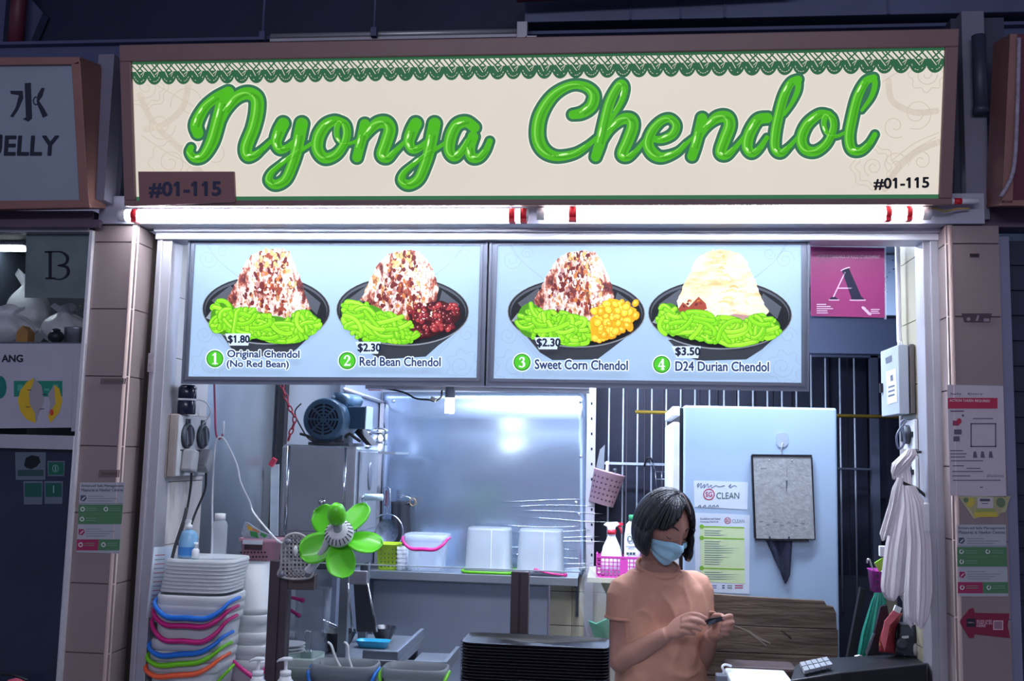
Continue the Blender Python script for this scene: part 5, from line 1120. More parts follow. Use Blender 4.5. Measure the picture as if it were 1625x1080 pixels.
m = MB(); m.prism([P(561, 925, YI - .01), P(581, 925, YI - .01), P(597, 1002, YI - .01), P(566, 1002, YI - .01)], (0, .03, 0)); m.build('chute', steel_dark, T); m = MB(); m.tube([P(552, 925, YI - .012), P(559, 1002, YI - .012)], .004, 8); m.tube([P(583, 925, YI - .012), P(598, 1002, YI - .012)], .004, 8); m.build('chute_rail', chrome, T)
m = MB(); m.obox(P(569, 916, YI - .02), (.066, .016, .05)); m.build('clamp_plate', alu, T, bevel=.004)
m = MB(); p = P(593, 789, YI + .1); m.cyl((p.x - .035, YI + .1, p.z), (p.x + .035, YI + .1, p.z + .001), .013, seg=16); m.build('crank_grip', mat('pale_grip', '#b9d2dc', .4), T)
m = MB(); m.tube([(IX1, YI + .1, p.z - .02), (p.x - .05, YI + .1, p.z - .02), (p.x - .05, YI + .1, p.z), (p.x - .03, YI + .1, p.z)], .007, 8); m.ball((IX1 + .012, YI + .1, p.z - .03), .014, 10); m.build('crank_arm', chrome, T)
YM = YI + .03
mp = P(513, 665, YM); rM = 36 * S(YM) * .98
T = thing('motor', 'blue-grey electric motor with a round slotted fan cover on the ice machine', 'motor', (mp.x, YM + .15, IZ1 + .001))
blue_m = mat('motor_paint', '#3f5b74', .38, .15, .08, 9)
m = MB(); m.lathe([(.001, -.0), (rM * .90, 0), (rM * .97, .008), (rM, .025), (rM, .085), (rM * .95, .088), (rM * .95, .235), (rM * .6, .26), (.02, .262), (.02, .30), (.001, .30)], (mp.x, YM, mp.z), (0, 1, 0), 40); m.build('housing', blue_m, T)
m = MB(); nr = 4
for k in range(nr):
    r0 = rM * (.16 + .155 * k); r1 = r0 + rM * .085
    for j in range(8):
        a0 = j * math.pi / 4 + .08 + .03 * (3 - k); a1 = (j + 1) * math.pi / 4 - .08 - .03 * (3 - k); q = []
        for i in range(7): a = a0 + (a1 - a0) * i / 6; q.append(Vector((mp.x + r1 * math.cos(a), YM - .0012, mp.z + r1 * math.sin(a))))
        for i in range(7): a = a1 + (a0 - a1) * i / 6; q.append(Vector((mp.x + r0 * math.cos(a), YM - .0012, mp.z + r0 * math.sin(a))))
        m.prism(q, (0, .001, 0))
m.build('vent_slots', mat('slot_black', '#10131c', .8), T)
for j in range(6):
    pass
m = MB()
for j in range(14):
    a = math.pi * (.15 + .7 * j / 13); m.obox((mp.x + rM * .98 * math.cos(a), YM + .16, mp.z + rM * .98 * math.sin(a)), (.006, .13, .012), Matrix.Rotation(-(a - math.pi / 2), 3, 'Y').to_4x4().to_3x3().to_4x4())
m.build('cooling_fins', blue_m, T)
m = MB(); cx_, cz_ = mp.x + rM * .62, mp.z + rM * .98; m.cyl((cx_ - .02, YM + .06, cz_), (cx_ + .02, YM + .22, cz_), .026, seg=18); m.build('capacitor', blue_m, T)
m = MB(); m.obox((mp.x + rM * 1.25, YM + .14, mp.z + .012), (.07, .11, .085)); m.build('junction_box', blue_m, T, bevel=.005); m = MB(); m.obox((mp.x + rM * 1.25 + .037, YM + .14, mp.z + .012), (.006, .112, .09)); m.build('junction_lid', mat('pale_motor_paint', '#8597ad', .4), T, bevel=.002)
m = MB(); m.box(mp.x - .07, mp.x + .09, YM + .05, YM + .24, IZ1 + .001, IZ1 + .012); m.box(mp.x - .06, mp.x - .03, YM + .06, YM + .22, IZ1 + .01, mp.z - rM * .6); m.box(mp.x + .03, mp.x + .06, YM + .06, YM + .22, IZ1 + .01, mp.z - rM * .6); m.build('foot', steel_dark, T)
m = MB(); m.prism([(mp.x + rM * 1.1, YM + .12, mp.z - .045), (mp.x + rM * 1.25, YM + .12, mp.z - .03), (mp.x + rM * 1.95, YM + .12, IZ1 + .005), (mp.x + rM * 1.7, YM + .12, IZ1 + .005)], (0, .12, 0)); m.build('belt_guard', black_matt, T)
m = MB(); m.tube([P(478, 640, YM), P(468, 655, YM), P(482, 685, YM), P(493, 698, YM), P(510, 700, YM), P(545, 700, YM)], .0028, 8, smooth=6); m.tube([P(476, 688, YM), P(490, 692, YM), P(500, 699, YM)], .005, 8, smooth=4)
m.tube([P(548, 694, YM - .0), P(555, 688, YM), P(563, 694, YM), P(572, 700, YM)], .006, 8, smooth=4); tag(m.build('motor_cable', cable_black), 'loose black cable curled around the foot of the motor', 'cable')
# chain with red links
T = thing('hanging_chain', 'red plastic chain hanging in front of the pale steel sheet', 'chain', P(460, 700, YI - .03))
cp = cat_rom([P(446, 606, YI - .04), P(452, 625, YI - .04), P(460, 648, YI - .04), P(468, 662, YI - .04), P(466, 674, YI - .04), P(459, 692, YI - .035), P(457, 702, YI - .03)], 10); L_ = 0; out = [cp[0]]
for a, b in zip(cp, cp[1:]):
    L_ += (b - a).length
    if L_ > .021: out.append(b); L_ = 0
red_chain = mat('red_chain_plastic', '#a02c42', .4, 0, .1, 20)
for k, (a, b) in enumerate(zip(out, out[1:])):
    t = (b - a).normalized(); u, v = frame_of(t); u, v = (u, v) if k % 2 else ((u + v).normalized(), (u - v).normalized()); c = (a + b) / 2
    m = MB(); m.tube([c + t * .0145 * math.sin(w_) + u * .0075 * math.cos(w_) for w_ in [i * math.pi / 6 for i in range(12)]], .0028, 6, closed=True); m.build('link', red_chain, T)
# hook with white cord
YH = .42
T = thing('rod_hook', 'long pink-red rod hook hanging under the left menu board', 'hook', P(346, 695, YH))
m = MB(); m.tube([P(340, 606, YH), P(341, 640, YH), P(342, 680, YH), P(345, 694, YH), P(350, 695, YH), P(354, 688, YH)], .004, 8, smooth=4); m.build('rod', mat('pink_rod', '#b0506c', .4), T)
m = MB(); m.tube([P(354, 690, YH), P(355, 680, YH), P(355, 668, YH)], .0035, 8); m.build('tip', cable_white, T, label='white hook tip')
# sockets on the left wall
sxw = XL; x_f = P(287, 700, .16).x
T = thing('socket_box', 'grey double socket box with round covers and two plugs on the left wall', 'socket', (XL + .03, .25, P(270, 757, .14).z))
z0, z1 = P(270, 757, .14).z, P(270, 656, .14).z
m = MB(); m.box(XL, x_f - .034, .135, .40, z0, z1); m.build('back_box', beige_pl, T, bevel=.004); m = MB(); m.box(x_f - .033, x_f - .006, .137, .398, z0, z1); m.build('cover_box', beige_pl, T, bevel=.004)
m = MB(); m.box(x_f - .006, x_f, .14, .395, z0 + .004, z1 - .004); m.build('face_plate', mat('face_plate_grey', '#b3b6bb', .45, 0, .05, 20), T, bevel=.002)
for yy in (.20, .325):
    zc = z0 + (z1 - z0) * .66; m = MB(); m.lathe([(.042, 0), (.042, .008), (.036, .014), (.033, .008), (.001, .008)], (x_f, yy, zc), (1, 0, 0), 24, u=(0, 1, 0)); m.build('socket_ring', steel_dark, T)
    m = MB(); m.obox((x_f + .013, yy, zc), (.014, .012, .062), Matrix.Rotation(R(18), 4, 'X')); m.obox((x_f + .010, yy, zc), (.005, .05, .05), Matrix.Rotation(R(18), 4, 'X')); m.build('cover_flap', mat('slate_plastic', '#5e636e', .4), T)
    m = MB(); m.box(x_f, x_f + .005, yy - .012, yy - .002, z1 - .03, z1 - .014); m.box(x_f, x_f + .005, yy + .01, yy + .02, z1 - .03, z1 - .014); m.build('switch', steel_dark, T)
    m = MB(); m.box(x_f, x_f + .003, yy - .04, yy + .04, z0 + (z1 - z0) * .42, z0 + (z1 - z0) * .44); m.build('seam', black_pl, T)
for k, (yy, l) in enumerate(((.19, 'grey plug in the nearer left socket, pointing down'), (.31, 'grey plug in the farther left socket, slanted'))):
    T = thing('power_plug', l, 'plug', (x_f + .02, yy, z0 + .02), 'plugs in the left wall sockets')
    m = MB(); m.obox((x_f + .022, yy, z0 + (z1 - z0) * .26), (.044, .045, .075), Matrix.Rotation(R(-10 - 25 * k), 4, 'X')); m.build('body', mat('plug_grey', '#8e9196', .45, 0, .05, 20), T, bevel=.008)
    m = MB(); m.tube([Vector((x_f + .025, yy + .005, z0 + (z1 - z0) * .14)), Vector((x_f + .026, yy + .01, z0 + .005)), Vector((x_f + .02, yy + .02, z0 - .05)), Vector((x_f + .012, yy * .6 + .09, z0 - .13)), Vector((x_f + .004, yy * .5 + .08, z0 - .22))], .0042, 8, smooth=5); m.build('cable', cable_black, T)
m = MB(); m.tube([P(296, 806, .17), P(290, 830, .15), P(280, 860, .13), P(272, 890, .11), P(267, 915, .10), P(266, 935, .09)], .0055, 8, smooth=5); tag(m.build('power_cable', cable_black), 'thick dark cable hanging from the left sockets past the pail stack', 'cable')
T = thing('dark_bottle', 'small dark bottle standing on top of the left socket box', 'bottle', (x_f - .012, .2, z1 + .001))
m = MB(); m.lathe([(.028, 0), (.03, .004), (.03, .045), (.027, .05), (.03, .055), (.03, .088), (.022, .098), (.001, .1)], (x_f - .005, .2, z1 + .001), seg=22); m.build('body', mat('dark_navy_bottle', '#1a2036', .2, 0, .1, 10), T)
m = MB(); m.lathe([(.0305, 0), (.0305, .006)], (x_f - .005, .2, z1 + .047), seg=22, caps=False); m.tube([(x_f + .022, .2, z1 + .05), (x_f + .05, .22, z1 + .045), (x_f + .055, .26, z1 + .01), (x_f + .02, .28, z1 - .03)], .0025, 8, smooth=5); m.build('band', cable_white, T)
# notices on the left tiles
SL = Sheet((XL + .0005, 0, 0), (1, 0, 0))
T = thing('wall_notice', 'white printed notice with faint pink text on the left tiled wall', 'notice', PX(252, 975, XL + .001))
m = MB(); m.prism([SL.at(x, y, .0005) for x, y in ((244, 868), (273, 866), (264, 975), (232, 980))], (.0006, 0, 0)); m.build('sheet', paper, T)
m = MB()
for y in range(880, 970, 7): SL.poly(m, [(246 - (y - 880) * .08, y), (262 - (y - 880) * .08, y - 1), (262 - (y - 880) * .08, y + .6), (246 - (y - 880) * .08, y + 1.6)], .0016, y % 2)
m.build('print', [ink('#c07a92'), ink('#8f94ac')], T)
# ---------------------------------------------------------------- front counter and screen
ZCN = .80
T = thing('serving_counter', 'long steel serving counter at the bottom of the stall opening', 'counter', (-.3, .16, 0))
m = MB(); m.box(JL1 + .004, JR0 - .004, -.16, .345, ZCN - .03, ZCN); m.build('worktop', steel, T, bevel=.003)
m = MB(); m.box(JL1 + .02, JR0 - .02, .0, .06, 0, ZCN - .031); m.build('front_panel', steel_dull, T)
for x in (JL1 + .05, JR0 - .05): m = MB(); m.box(x - .02, x + .02, .28, .32, 0, ZCN - .031); m.build('leg', steel_dark, T)
YPST = .08
T = thing('screen_post', 'dark brown metal post of the counter screen, left, holding the fan bracket', 'post', P(445, 1080, YPST), 'posts of the counter screen')
a, b = P(428, 893, YPST), P(466, 893, YPST); px0, px1 = a.x, b.x - .018; pz = P(445, 890, YPST).z
m = MB(); m.box(px0, px0 + .033, YPST, YPST + .05, ZCN, pz); m.box(px0 + .036, px1, YPST + .004, YPST + .05, ZCN, pz); m.box(px0 + .030, px0 + .038, YPST + .008, YPST + .04, ZCN, pz - .001); m.build('profile', brown_alu, T, bevel=.002)
p = P(452, 910, YPST); q = P(497, 937, YPST); m = MB(); m.box(px1, q.x, YPST + .006, YPST + .04, q.z, p.z); m.build('arm', mat('arm_brown', '#4b4145', .5, 0, .1, 9), T, bevel=.002)
T = thing('screen_post', 'dark brown metal post of the counter screen rising behind the tray stack', 'post', P(822, 1080, YPST), 'posts of the counter screen')
a, b = P(810, 960, YPST), P(838, 960, YPST); pz2 = P(824, 907, YPST).z; xm_ = (a.x + b.x) / 2
m = MB(); m.box(a.x, xm_ - .002, YPST, YPST + .05, ZCN, pz2); m.box(xm_ + .002, b.x, YPST, YPST + .05, ZCN, pz2); m.box(xm_ - .004, xm_ + .004, YPST + .005, YPST + .045, ZCN, pz2 - .001); m.build('profile', brown_alu, T, bevel=.002)
T = thing('glass_screen', 'clear glass screen standing on the counter between the brown posts', 'glass screen', ((px1 + xm_) / 2, YPST + .03, ZCN))
gz = (P(600, 899, YPST + .02).z + P(900, 906, YPST + .02).z) / 2
m = MB(); m.box(px1 + .002, a.x - .002, YPST + .022, YPST + .028, ZCN, gz); m.build('pane', glass_m, T)
m = MB(); m.box(b.x + .002, P(920, 906, YPST).x, YPST + .022, YPST + .028, ZCN, gz); m.build('pane', glass_m, T)
m = MB(); m.box(px1 + .002, P(920, 906, YPST).x, YPST + .0215, YPST + .0285, gz, gz + .003); m.build('polished_edge', mat('glass_edge', '#b8c4cc', .2, 0, .02, 8), T)
# fan
T = thing('clip_fan', 'bright green five-bladed fan on a pale arm fixed to the left counter post', 'fan', P(540, 870, .0))
fc = P(541, 853, .02); ax = Vector((.04, -.87, .49)).normalized(); fu = Vector((1, 0, 0)); fu = (fu - ax * fu.dot(ax)).normalized(); fv = ax.cross(fu); fv = fv if fv.z > 0 else -fv
fan_g = mat('fan_green', '#5fce26', .35, 0, .03, 9, coat=.2); fan_w = mat('fan_pale', '#c9cdd2', .4, 0, .04, 9)
RB = 69 * S(0)
for k in range(5):
    th = R(-6 + 72 * k); m = MB()
    def blade(u, v, th=th):
        r = RB * (.16 + .84 * u); wv = RB * .32 * (math.sin(min(1, u * .92 + .10) * math.pi * .80 + .10) ** .75) * (1 if u < .82 else math.sqrt(max(.0, 1 - ((u - .82) / .18) ** 2)) * .98 + .02)
        s_ = (v - .5) * 2; d = fu * math.cos(th) + fv * math.sin(th); t = -fu * math.sin(th) + fv * math.cos(th)
        return fc + d * r + t * (s_ * wv - wv * .12 * u) - ax * (s_ * wv * .42 + .004 * math.cos(s_ * 2))
    m.grid(blade, 22, 10); m.build('blade', fan_g, T, solid=.003)
m = MB(); m.lathe([(.001, -.02), (.028, -.018), (.030, .0), (.028, .012), (.001, .013)], fc, ax, 28); m.build('hub', fan_g, T)
m = MB(); m.lathe([(.001, .012), (.030, .012), (.040, .016), (.044, .026), (.043, .038), (.034, .050), (.020, .056), (.001, .057)], fc, ax, 32); m.build('motor_housing', fan_w, T)
m = MB()
for k in range(20):
    a_ = 2 * math.pi * k / 20; d = fu * math.cos(a_) + fv * math.sin(a_); m.bar(fc + ax * .038 + d * .0432, fc + ax * .052 + d * .031, .003, .003)
m.build('vent_slots', steel_dark, T)
ax3 = Vector((.03, -.50, .86)).normalized(); nb_ = fc + ax * .048
m = MB(); m.lathe([(.014, -.006), (.013, .03), (.014, .036)], nb_, ax3, 20); m.build('neck', mat('smoky_clear', '#aab4b8', .2, 0, .05, 9, clear=.4), T)
m = MB(); m.lathe([(.015, .030), (.024, .036), (.028, .050), (.027, .070), (.021, .086), (.010, .096), (.001, .098)], nb_, ax3, 28); m.build('rear_cap', fan_g, T)
m = MB(); m.tube([nb_ + ax3 * .018 + Vector((.004, .0, 0)), nb_ + ax3 * .014 + Vector((-.02, .008, .0)), P(515, 868, .0), P(500, 893, .03), P(490, 905, .045)], [.012, .013, .013, .017, .018], 12, smooth=5, flat=.7); m.build('arm', fan_w, T)
m = MB(); m.tube([P(336, 888, .30), P(337, 860, .32), P(337, 790, .38), P(340, 720, .41), P(344, 698, YH - .006), P(350, 693, YH - .006), P(358, 700, .41), P(375, 735, .40), P(382, 765, .37), P(396, 795, .3), P(402, 812, .24), P(420, 835, .15), P(438, 855, .05), P(447, 861, .0)], .0032, 8, smooth=8)
m.build('cord', cable_white, T, label='white cord draped over the rod hook')
# lattice backing plate
SB2 = Sheet((0, YPST - .03, 0), (0, -1, 0))
T = thing('lattice_plate', 'grey bell-shaped lattice plate in front of the left counter post', 'fan base', SB2.at(466, 917))
out = [(441, 910), (446, 898), (447, 872), (449, 860), (456, 850), (468, 846), (480, 849), (488, 857), (492, 872), (493, 895), (496, 912), (486, 917), (466, 918), (448, 915)]
oc = cat_rom([Vector((x, y, 0)) for x, y in out], 4, True)
m = MB(); m.tube([SB2.at(p.x, p.y) for p in oc], .004, 8, closed=True); m.build('rim', grey_pl, T)
def inside(x, y):
    r = False; n = len(out)
    for i in range(n):
        (x1, y1), (x2, y2) = out[i], out[i - 1]
        if (y1 > y) != (y2 > y) and x < (x2 - x1) * (y - y1) / (y2 - y1) + x1: r = not r
    return r
m = MB()
for x in [446.5 + 6.2 * i for i in range(9)]:
    ys_ = [y for y in range(840, 920) if inside(x, y)]
    if ys_: m.bar(SB2.at(x, ys_[0]), SB2.at(x, ys_[-1]), .005, .0045)
for y in [853 + 6.6 * i for i in range(10)]:
    xs_ = [x for x in range(438, 500) if inside(x, y)]
    if xs_: m.bar(SB2.at(xs_[0], y), SB2.at(xs_[-1], y), .005, .0045)
m.build('lattice', grey_pl, T)
for x, y in ((457, 859), (484, 859), (444 + 3, 911), (489, 911)): m = MB(); p = SB2.at(x, y); m.lathe([(.009, -.003), (.009, .004), (.006, .006), (.001, .006)], p, (0, -1, 0), 14); m.build('screw', steel_dull, T)
m = MB(); p = SB2.at(469, 872, .004); m.lathe([(.001, -.02), (.004, -.014), (.008, -.002), (.007, .004), (.003, .012), (.001, .014)], p, (0, 0, 1), 14); m.build('switch', white_pl, T)
# ---------------------------------------------------------------- pails: builder
def pail(label, c, r, h, hcol, lift, tip, group, sq=5, face=0, fill=None, ky=.9, bodym=None, swing=0):
    """Rounded-square plastic pail at c (base); handle hanging to the front, lift metres below the rim."""
    T = thing('plastic_pail', label, 'pail', c, group); k = 1.05
    m = MB(); m.lathe([(r * .80, .001), (r * .82, .004), (r * .97, h - .03), (r * .97, h), (r * .955, h), (r * .94, h - .03), (r * .79, .008), (.001, .007)], c, seg=40, sq=sq, ky=ky); m.build('body', bodym or milky_pl, T)
    m = MB(); m.lathe([(r * .97, h - .032), (r * 1.03, h - .030), (r * 1.03, h - .006), (r * 1.00, h), (r * .96, h), (r * .97, h - .004)], c, seg=40, sq=sq, ky=ky, caps=False); m.build('rim', bodym or milky_pl, T)
    if hcol:
        zc = c[2] + h - .014; xh = r * 1.06; d = lift; L = []
        for t in (-1, -.97, -.84, -.5, 0, .5, .84, .97, 1):
            f = 1 - abs(t) ** 3.6; g = max(0, 1 - abs(t) ** 5) ** .2
            L.append(Vector((c[0] + xh * t, c[1] - r * ky * 1.10 * g, zc - d * min(1, f * 1.15) + tip * t * 0 + (tip * (t + 1) * .5 if f > .02 or t > 0 else 0))))
        m = MB(); m.tube(L, [.006, .006, .007, .0085, .009, .0085, .007, .006, .006], 8, smooth=4); m.build('handle', hcol, T)
    if fill:
        m = MB()
        def top(u, v):
            k_ = max(0, (v - .88) / .12); v = min(1, v / .88); a = u * 2 * math.pi; g = (abs(math.cos(a)) ** sq + abs(math.sin(a)) ** sq) ** (-1 / sq); rr = r * (.90 - .10 * k_) * v * g
            x, y = c[0] + rr * math.cos(a), c[1] + rr * math.sin(a) * ky
            return Vector((x, y, c[2] + h * fill[0] + (fill[2] * (noise.noise(Vector((x * 60, y * 60, 3))) + .6 * noise.noise(Vector((x * 25, y * 25, 1)))) if v < .99 else 0) - k_ * h * fill[0] * .93))
        m.grid(top, 64, 26); m.build('contents', fill[1], T, label=fill[3])
    return T
# left pail stack
YS_ = .17
pc = P(314, 1080, YS_); rp = 57 * S(YS_)
G1 = 'nested pails in the left stack'
specs = [(1047, 1036, col_orange, 'lowest pail of the front left stack, with an orange handle', -9, .036), (1030, 1020, col_green, 'pail with a lime green handle low in the front left stack', -9, .036), (1013, 1003, col_blue, 'pail with a blue handle in the middle of the front left stack', -8, .040),
         (972, 962, col_pink, 'pail with a drooping magenta handle in the upper part of the front left stack', 0, .066), (957, 950, col_pink, 'pail with a level magenta handle second from the top of the front left stack', 0, .050), (944, 940, col_blue, 'topmost pail of the front left stack, with a blue handle', 0, .052)]
hP = .235; zprev = ZCN
cx0 = P(306, 1040, YS_).x
for k, (yr, _, hc, l, tilt, lf) in enumerate(specs):
    xm_px = 306 + (322 - 306) * (1047 - yr) / 105
    p = P(xm_px, yr - 6, YS_)
    h_ = min(hP, p.z - ZCN - .002 - .004 * k); pail(l, (p.x, YS_, p.z - h_), rp * (1.0 if k < 3 else 1.02), h_, hc, lf, .030 if k < 3 else 0, G1)
# stacked lids on top of the front stack
zl0_ = P(322, 936, YS_).z + .004
lidp = None
for k in range(9):
    z = zl0_ + k * .0115; px = 322 + k * 1.2; p = P(px, 930 - k * 5, YS_); r = rp * (.985 - .004 * k)
    if lidp is None:
        lidp = thing('pail_lid', 'translucent lid, lowest of the lid pile on the front left pail stack', 'lid', (p.x, YS_, z), 'pile of lids on the left pails')
        m = MB(); m.lathe([(.001, .003), (r * .86, .003), (r * .9, .0105), (r * .97, .0108), (r, .0095), (r, .0), (r * .97, .0), (r * .97, .004), (r * .88, .003), (r * .84, .0), (.001, .0)], (p.x, YS_, z), seg=40, sq=5, ky=.9); m.build('sheet', milky_pl, lidp)
        m = MB(); m.lathe([(r * 1.002, .0005), (r * 1.010, .001), (r * 1.010, .004), (r * 1.002, .0045)], (p.x, YS_, z), seg=40, sq=5, ky=.9, caps=False); m.build('rim', milky_pl, lidp)
    else: dup(lidp, (p.x, YS_, z), 'translucent lid lying %s of the left lid pile' % ('second from the bottom', 'third from the bottom', 'fourth from the bottom', 'in the middle', 'fourth from the top', 'third from the top', 'second from the top', 'on the very top')[k - 1])
# second stack behind
YS2 = .36; p = P(392, 1050, YS2); r2 = 44 * S(YS2); G2 = 'clear pails in the rear left stack'
for k, (yr, hc, l) in enumerate(((1045, col_pink, 'clear pail with a magenta handle, lowest of the rear left stack'), (1022, None, 'clear pail second from the bottom of the rear left stack'), (1002, None, 'clear pail in the middle of the rear left stack'), (975, None, 'clear pail under the topmost one of the rear left stack'))):
    p = P(390, yr - 6, YS2); h_ = min(.2, p.z - ZCN - .002 - .004 * k); pail(l, (p.x, YS2, p.z - h_), r2, h_, hc, .06, .0, G2)
p = P(390, 968, YS2); T = thing('plastic_tub', 'upturned clear tub crowning the rear left pail stack', 'tub', (p.x, YS2, p.z))
m = MB(); h_ = P(390, 892, YS2).z - p.z; m.lathe([(r2 * 1.0, 0), (r2 * 1.0, .02), (r2 * .96, .022), (r2 * .86, h_), (.001, h_), (.001, h_ - .003), (r2 * .84, h_ - .003), (r2 * .94, .0)], (p.x, YS2, p.z), seg=40, sq=5, ky=.9); m.build('body', milky_pl, T)
frosted = mat('frosted_tub', '#a6aeb6', .3, 0, .05, 8, clear=.42, thin=.25)
# two loose pink handles right of the rear stack and green one
T = thing('loose_handle', 'thin lime green handle dangling at the lower right of the front left stack', 'handle', P(355, 1080, .1))
m = MB(); m.tube([P(371, 1054, .13), P(362, 1064, .10), P(352, 1074, .09), P(342, 1086, .09)], .005, 8, smooth=4); m.build('strap', col_green, T)
m = MB(); m.tube([P(250, 1056, .14), P(249, 1066, .12), P(252, 1078, .11), P(258, 1090, .11)], .004, 8, smooth=4); tag(m.build('loose_handle', col_green), 'lime green handle hanging at the lower left of the front left stack', 'handle')
m = MB(); m.tube([P(368, 1047, .22), P(385, 1062, .2), P(402, 1074, .2)], [.006, .007, .008], 8, smooth=4); tag(m.build('loose_handle', col_pink), 'magenta handle slanting down beside the left pump bottle', 'handle')
# ---------------------------------------------------------------- bottles and pink basket
YL = YS_; zL = zl0_ + 8 * .0115 + .0072
T = thing('spray_bottle', 'blue bottle with a white pump top standing on the lid pile', 'bottle', (P(297, 884, YL).x, YL, zL + .001), 'bottles on the lid pile')
p = P(297, 884, YL); sc_ = S(YL); m = MB(); m.lathe([(15 * sc_, 0), (15.5 * sc_, .004), (15.5 * sc_, 35 * sc_), (11 * sc_, 41 * sc_), (5 * sc_, 43 * sc_), (5 * sc_, 45 * sc_), (.001, 45 * sc_)], (p.x, YL, zL + .001), seg=24, ky=.7); m.build('body', mat('light_blue_bottle', '#7fb4dc', .25, 0, .06, 10, clear=.1), T)
m = MB(); m.lathe([(5.5 * sc_, 44 * sc_), (5.5 * sc_, 50 * sc_), (3 * sc_, 52 * sc_), (3 * sc_, 57 * sc_), (.001, 58 * sc_)], (p.x, YL, zL + .001), seg=16); m.box(p.x - .03, p.x + .006, YL - .006, YL + .006, zL + 55 * sc_, zL + 59 * sc_); m.build('pump', white_pl, T)
m = MB(); m.lathe([(15.7 * sc_, 3 * sc_), (15.7 * sc_, 16 * sc_)], (p.x, YL, zL + .001), seg=24, ky=.7, caps=False); m.build('label_wrap', mat('deep_blue_label', '#3b7fc4', .4), T)
T = thing('small_pump', 'tiny white pump bottle between the blue and the clear bottle', 'bottle', (P(314, 884, YL).x, YL - .02, zL + .001), 'bottles on the lid pile')
p = P(314, 884, YL); m = MB(); m.lathe([(6 * sc_, 0), (6 * sc_, 12 * sc_), (3 * sc_, 15 * sc_), (.001, 15.5 * sc_)], (p.x, YL - .02, zL + .001), seg=16); m.build('body', white_pl, T); m = MB(); m.lathe([(2 * sc_, 15 * sc_), (2 * sc_, 20 * sc_), (3.5 * sc_, 21 * sc_), (3.5 * sc_, 24 * sc_), (.001, 24 * sc_)], (p.x, YL - .02, zL + .001), seg=14); m.build('pump', white_pl, T)
T = thing('water_bottle', 'clear cylindrical bottle with a white cap standing on the lid pile', 'bottle', (P(346, 884, YL).x, YL, zL + .001), 'bottles on the lid pile')
p = P(346, 884, YL); m = MB(); m.lathe([(12 * sc_, 0), (12.5 * sc_, .004), (12.5 * sc_, 52 * sc_), (11 * sc_, 57 * sc_), (8.5 * sc_, 59 * sc_), (8.5 * sc_, 60 * sc_), (.001, 60 * sc_)], (p.x, YL, zL + .001), seg=28); m.build('body', mat('clear_bottle', '#dfe8f0', .1, 0, .02, 9, clear=.72), T)
m = MB(); m.lathe([(8.6 * sc_, 60 * sc_), (8.6 * sc_, 70 * sc_), (8 * sc_, 70.5 * sc_), (.001, 70.5 * sc_)], (p.x, YL, zL + .001), seg=24); m.build('cap', white_pl, T)
YK2 = .42
T = thing('pink_basket', 'pale pink plastic basket with round holes beside the left pail stack', 'basket', P(403, 890, YK2), 'slotted baskets')
a, b, c, d = P(375, 853, YK2), P(433, 856, YK2), P(428, 904, YK2), P(380, 900, YK2); zt2, zb2 = (a.z + b.z) / 2, (c.z + d.z) / 2; xc = (c.x + d.x) / 2
m = MB(); m.lathe([((c.x - d.x) / 2, 0), ((b.x - a.x) / 2, zt2 - zb2), ((b.x - a.x) / 2 + .006, zt2 - zb2), ((b.x - a.x) / 2 + .006, zt2 - zb2 - .012), ((b.x - a.x) / 2 - .003, zt2 - zb2 - .012), ((c.x - d.x) / 2 - .004, .004), (.001, .004)], (xc, YK2 + .06, zb2), seg=36, sq=6, ky=.75); m.build('body', pale_pink, T)
m = MB()
for j, yy in enumerate((876, 883, 890)):
    for i in range(8):
        pp = P(383 + i * 5.4 + (j % 2) * 2.2, yy, YK2 + .008 - .0); m.lathe([(.0035, 0), (.0035, .002), (.0002, .002)], (pp.x, YK2 + .007 + .002 * (j), pp.z), (0, -1, 0), 10)
pp = P(401, 868, YK2 + .0); m.obox((pp.x, YK2 + .004, pp.z), (.062, .006, .018)); m.build('holes', mat('dark_pink_holes', '#3c2430', .7), T)
m = MB(); pp = P(401, 860, YK2); m.obox((pp.x, YK2 + .001, pp.z), (.07, .008, .014)); m.build('grip', white_pl, T)
m = MB(); m.prism([P(383, 846, YK2 + .02), P(388, 828, YK2 + .02), P(393, 829, YK2 + .02), P(412, 842, YK2 + .02), P(432, 850, YK2 + .02), P(430, 858, YK2 + .02), P(400, 858, YK2 + .02), P(386, 853, YK2 + .02)], (0, .012, 0)); 
m.prism([P(392, 832, YK2 + .019), P(400, 836, YK2 + .019), P(399, 842, YK2 + .019), P(393, 840, YK2 + .019)], (0, .001, 0), 1); m.prism([P(396, 842, YK2 + .019), P(408, 844, YK2 + .019), P(410, 854, YK2 + .019), P(398, 850, YK2 + .019)], (0, .001, 0), 2); m.prism([P(414, 844, YK2 + .019), P(424, 849, YK2 + .019), P(420, 853, YK2 + .019), P(413, 849, YK2 + .019)], (0, .001, 0), 2); m.prism([P(400, 837, YK2 + .018), P(412, 843, YK2 + .018), P(410, 845, YK2 + .018), P(400, 841, YK2 + .018)], (0, .001, 0), 3)
tag(m.build('snack_packet', [mat('foil_packet', '#aeb2bc', .3, .3, .2, 40), ink('#d8a83c'), ink('#3f9450'), ink('#d08858')]), 'crumpled silver packet with green and orange print lying in the pale pink basket', 'packet')
T = thing('clear_strip', 'clear plastic sleeve clipped by a red peg on the left steel wall', 'sleeve', P(436, 800, 1.1))
m = MB(); m.prism([P(430, 738, 1.1), P(443, 736, 1.1), P(441, 850, 1.1), P(428, 850, 1.1)], (0, .004, 0)); m.build('sleeve', mat('sleeve_film', '#cfd8e2', .25, 0, .1, 20, clear=.5), T)
m = MB(); p = P(433, 733, 1.09); m.obox(p, (.02, .02, .035), Matrix.Rotation(.5, 4, 'Y')); m.build('peg', red_chain, T)
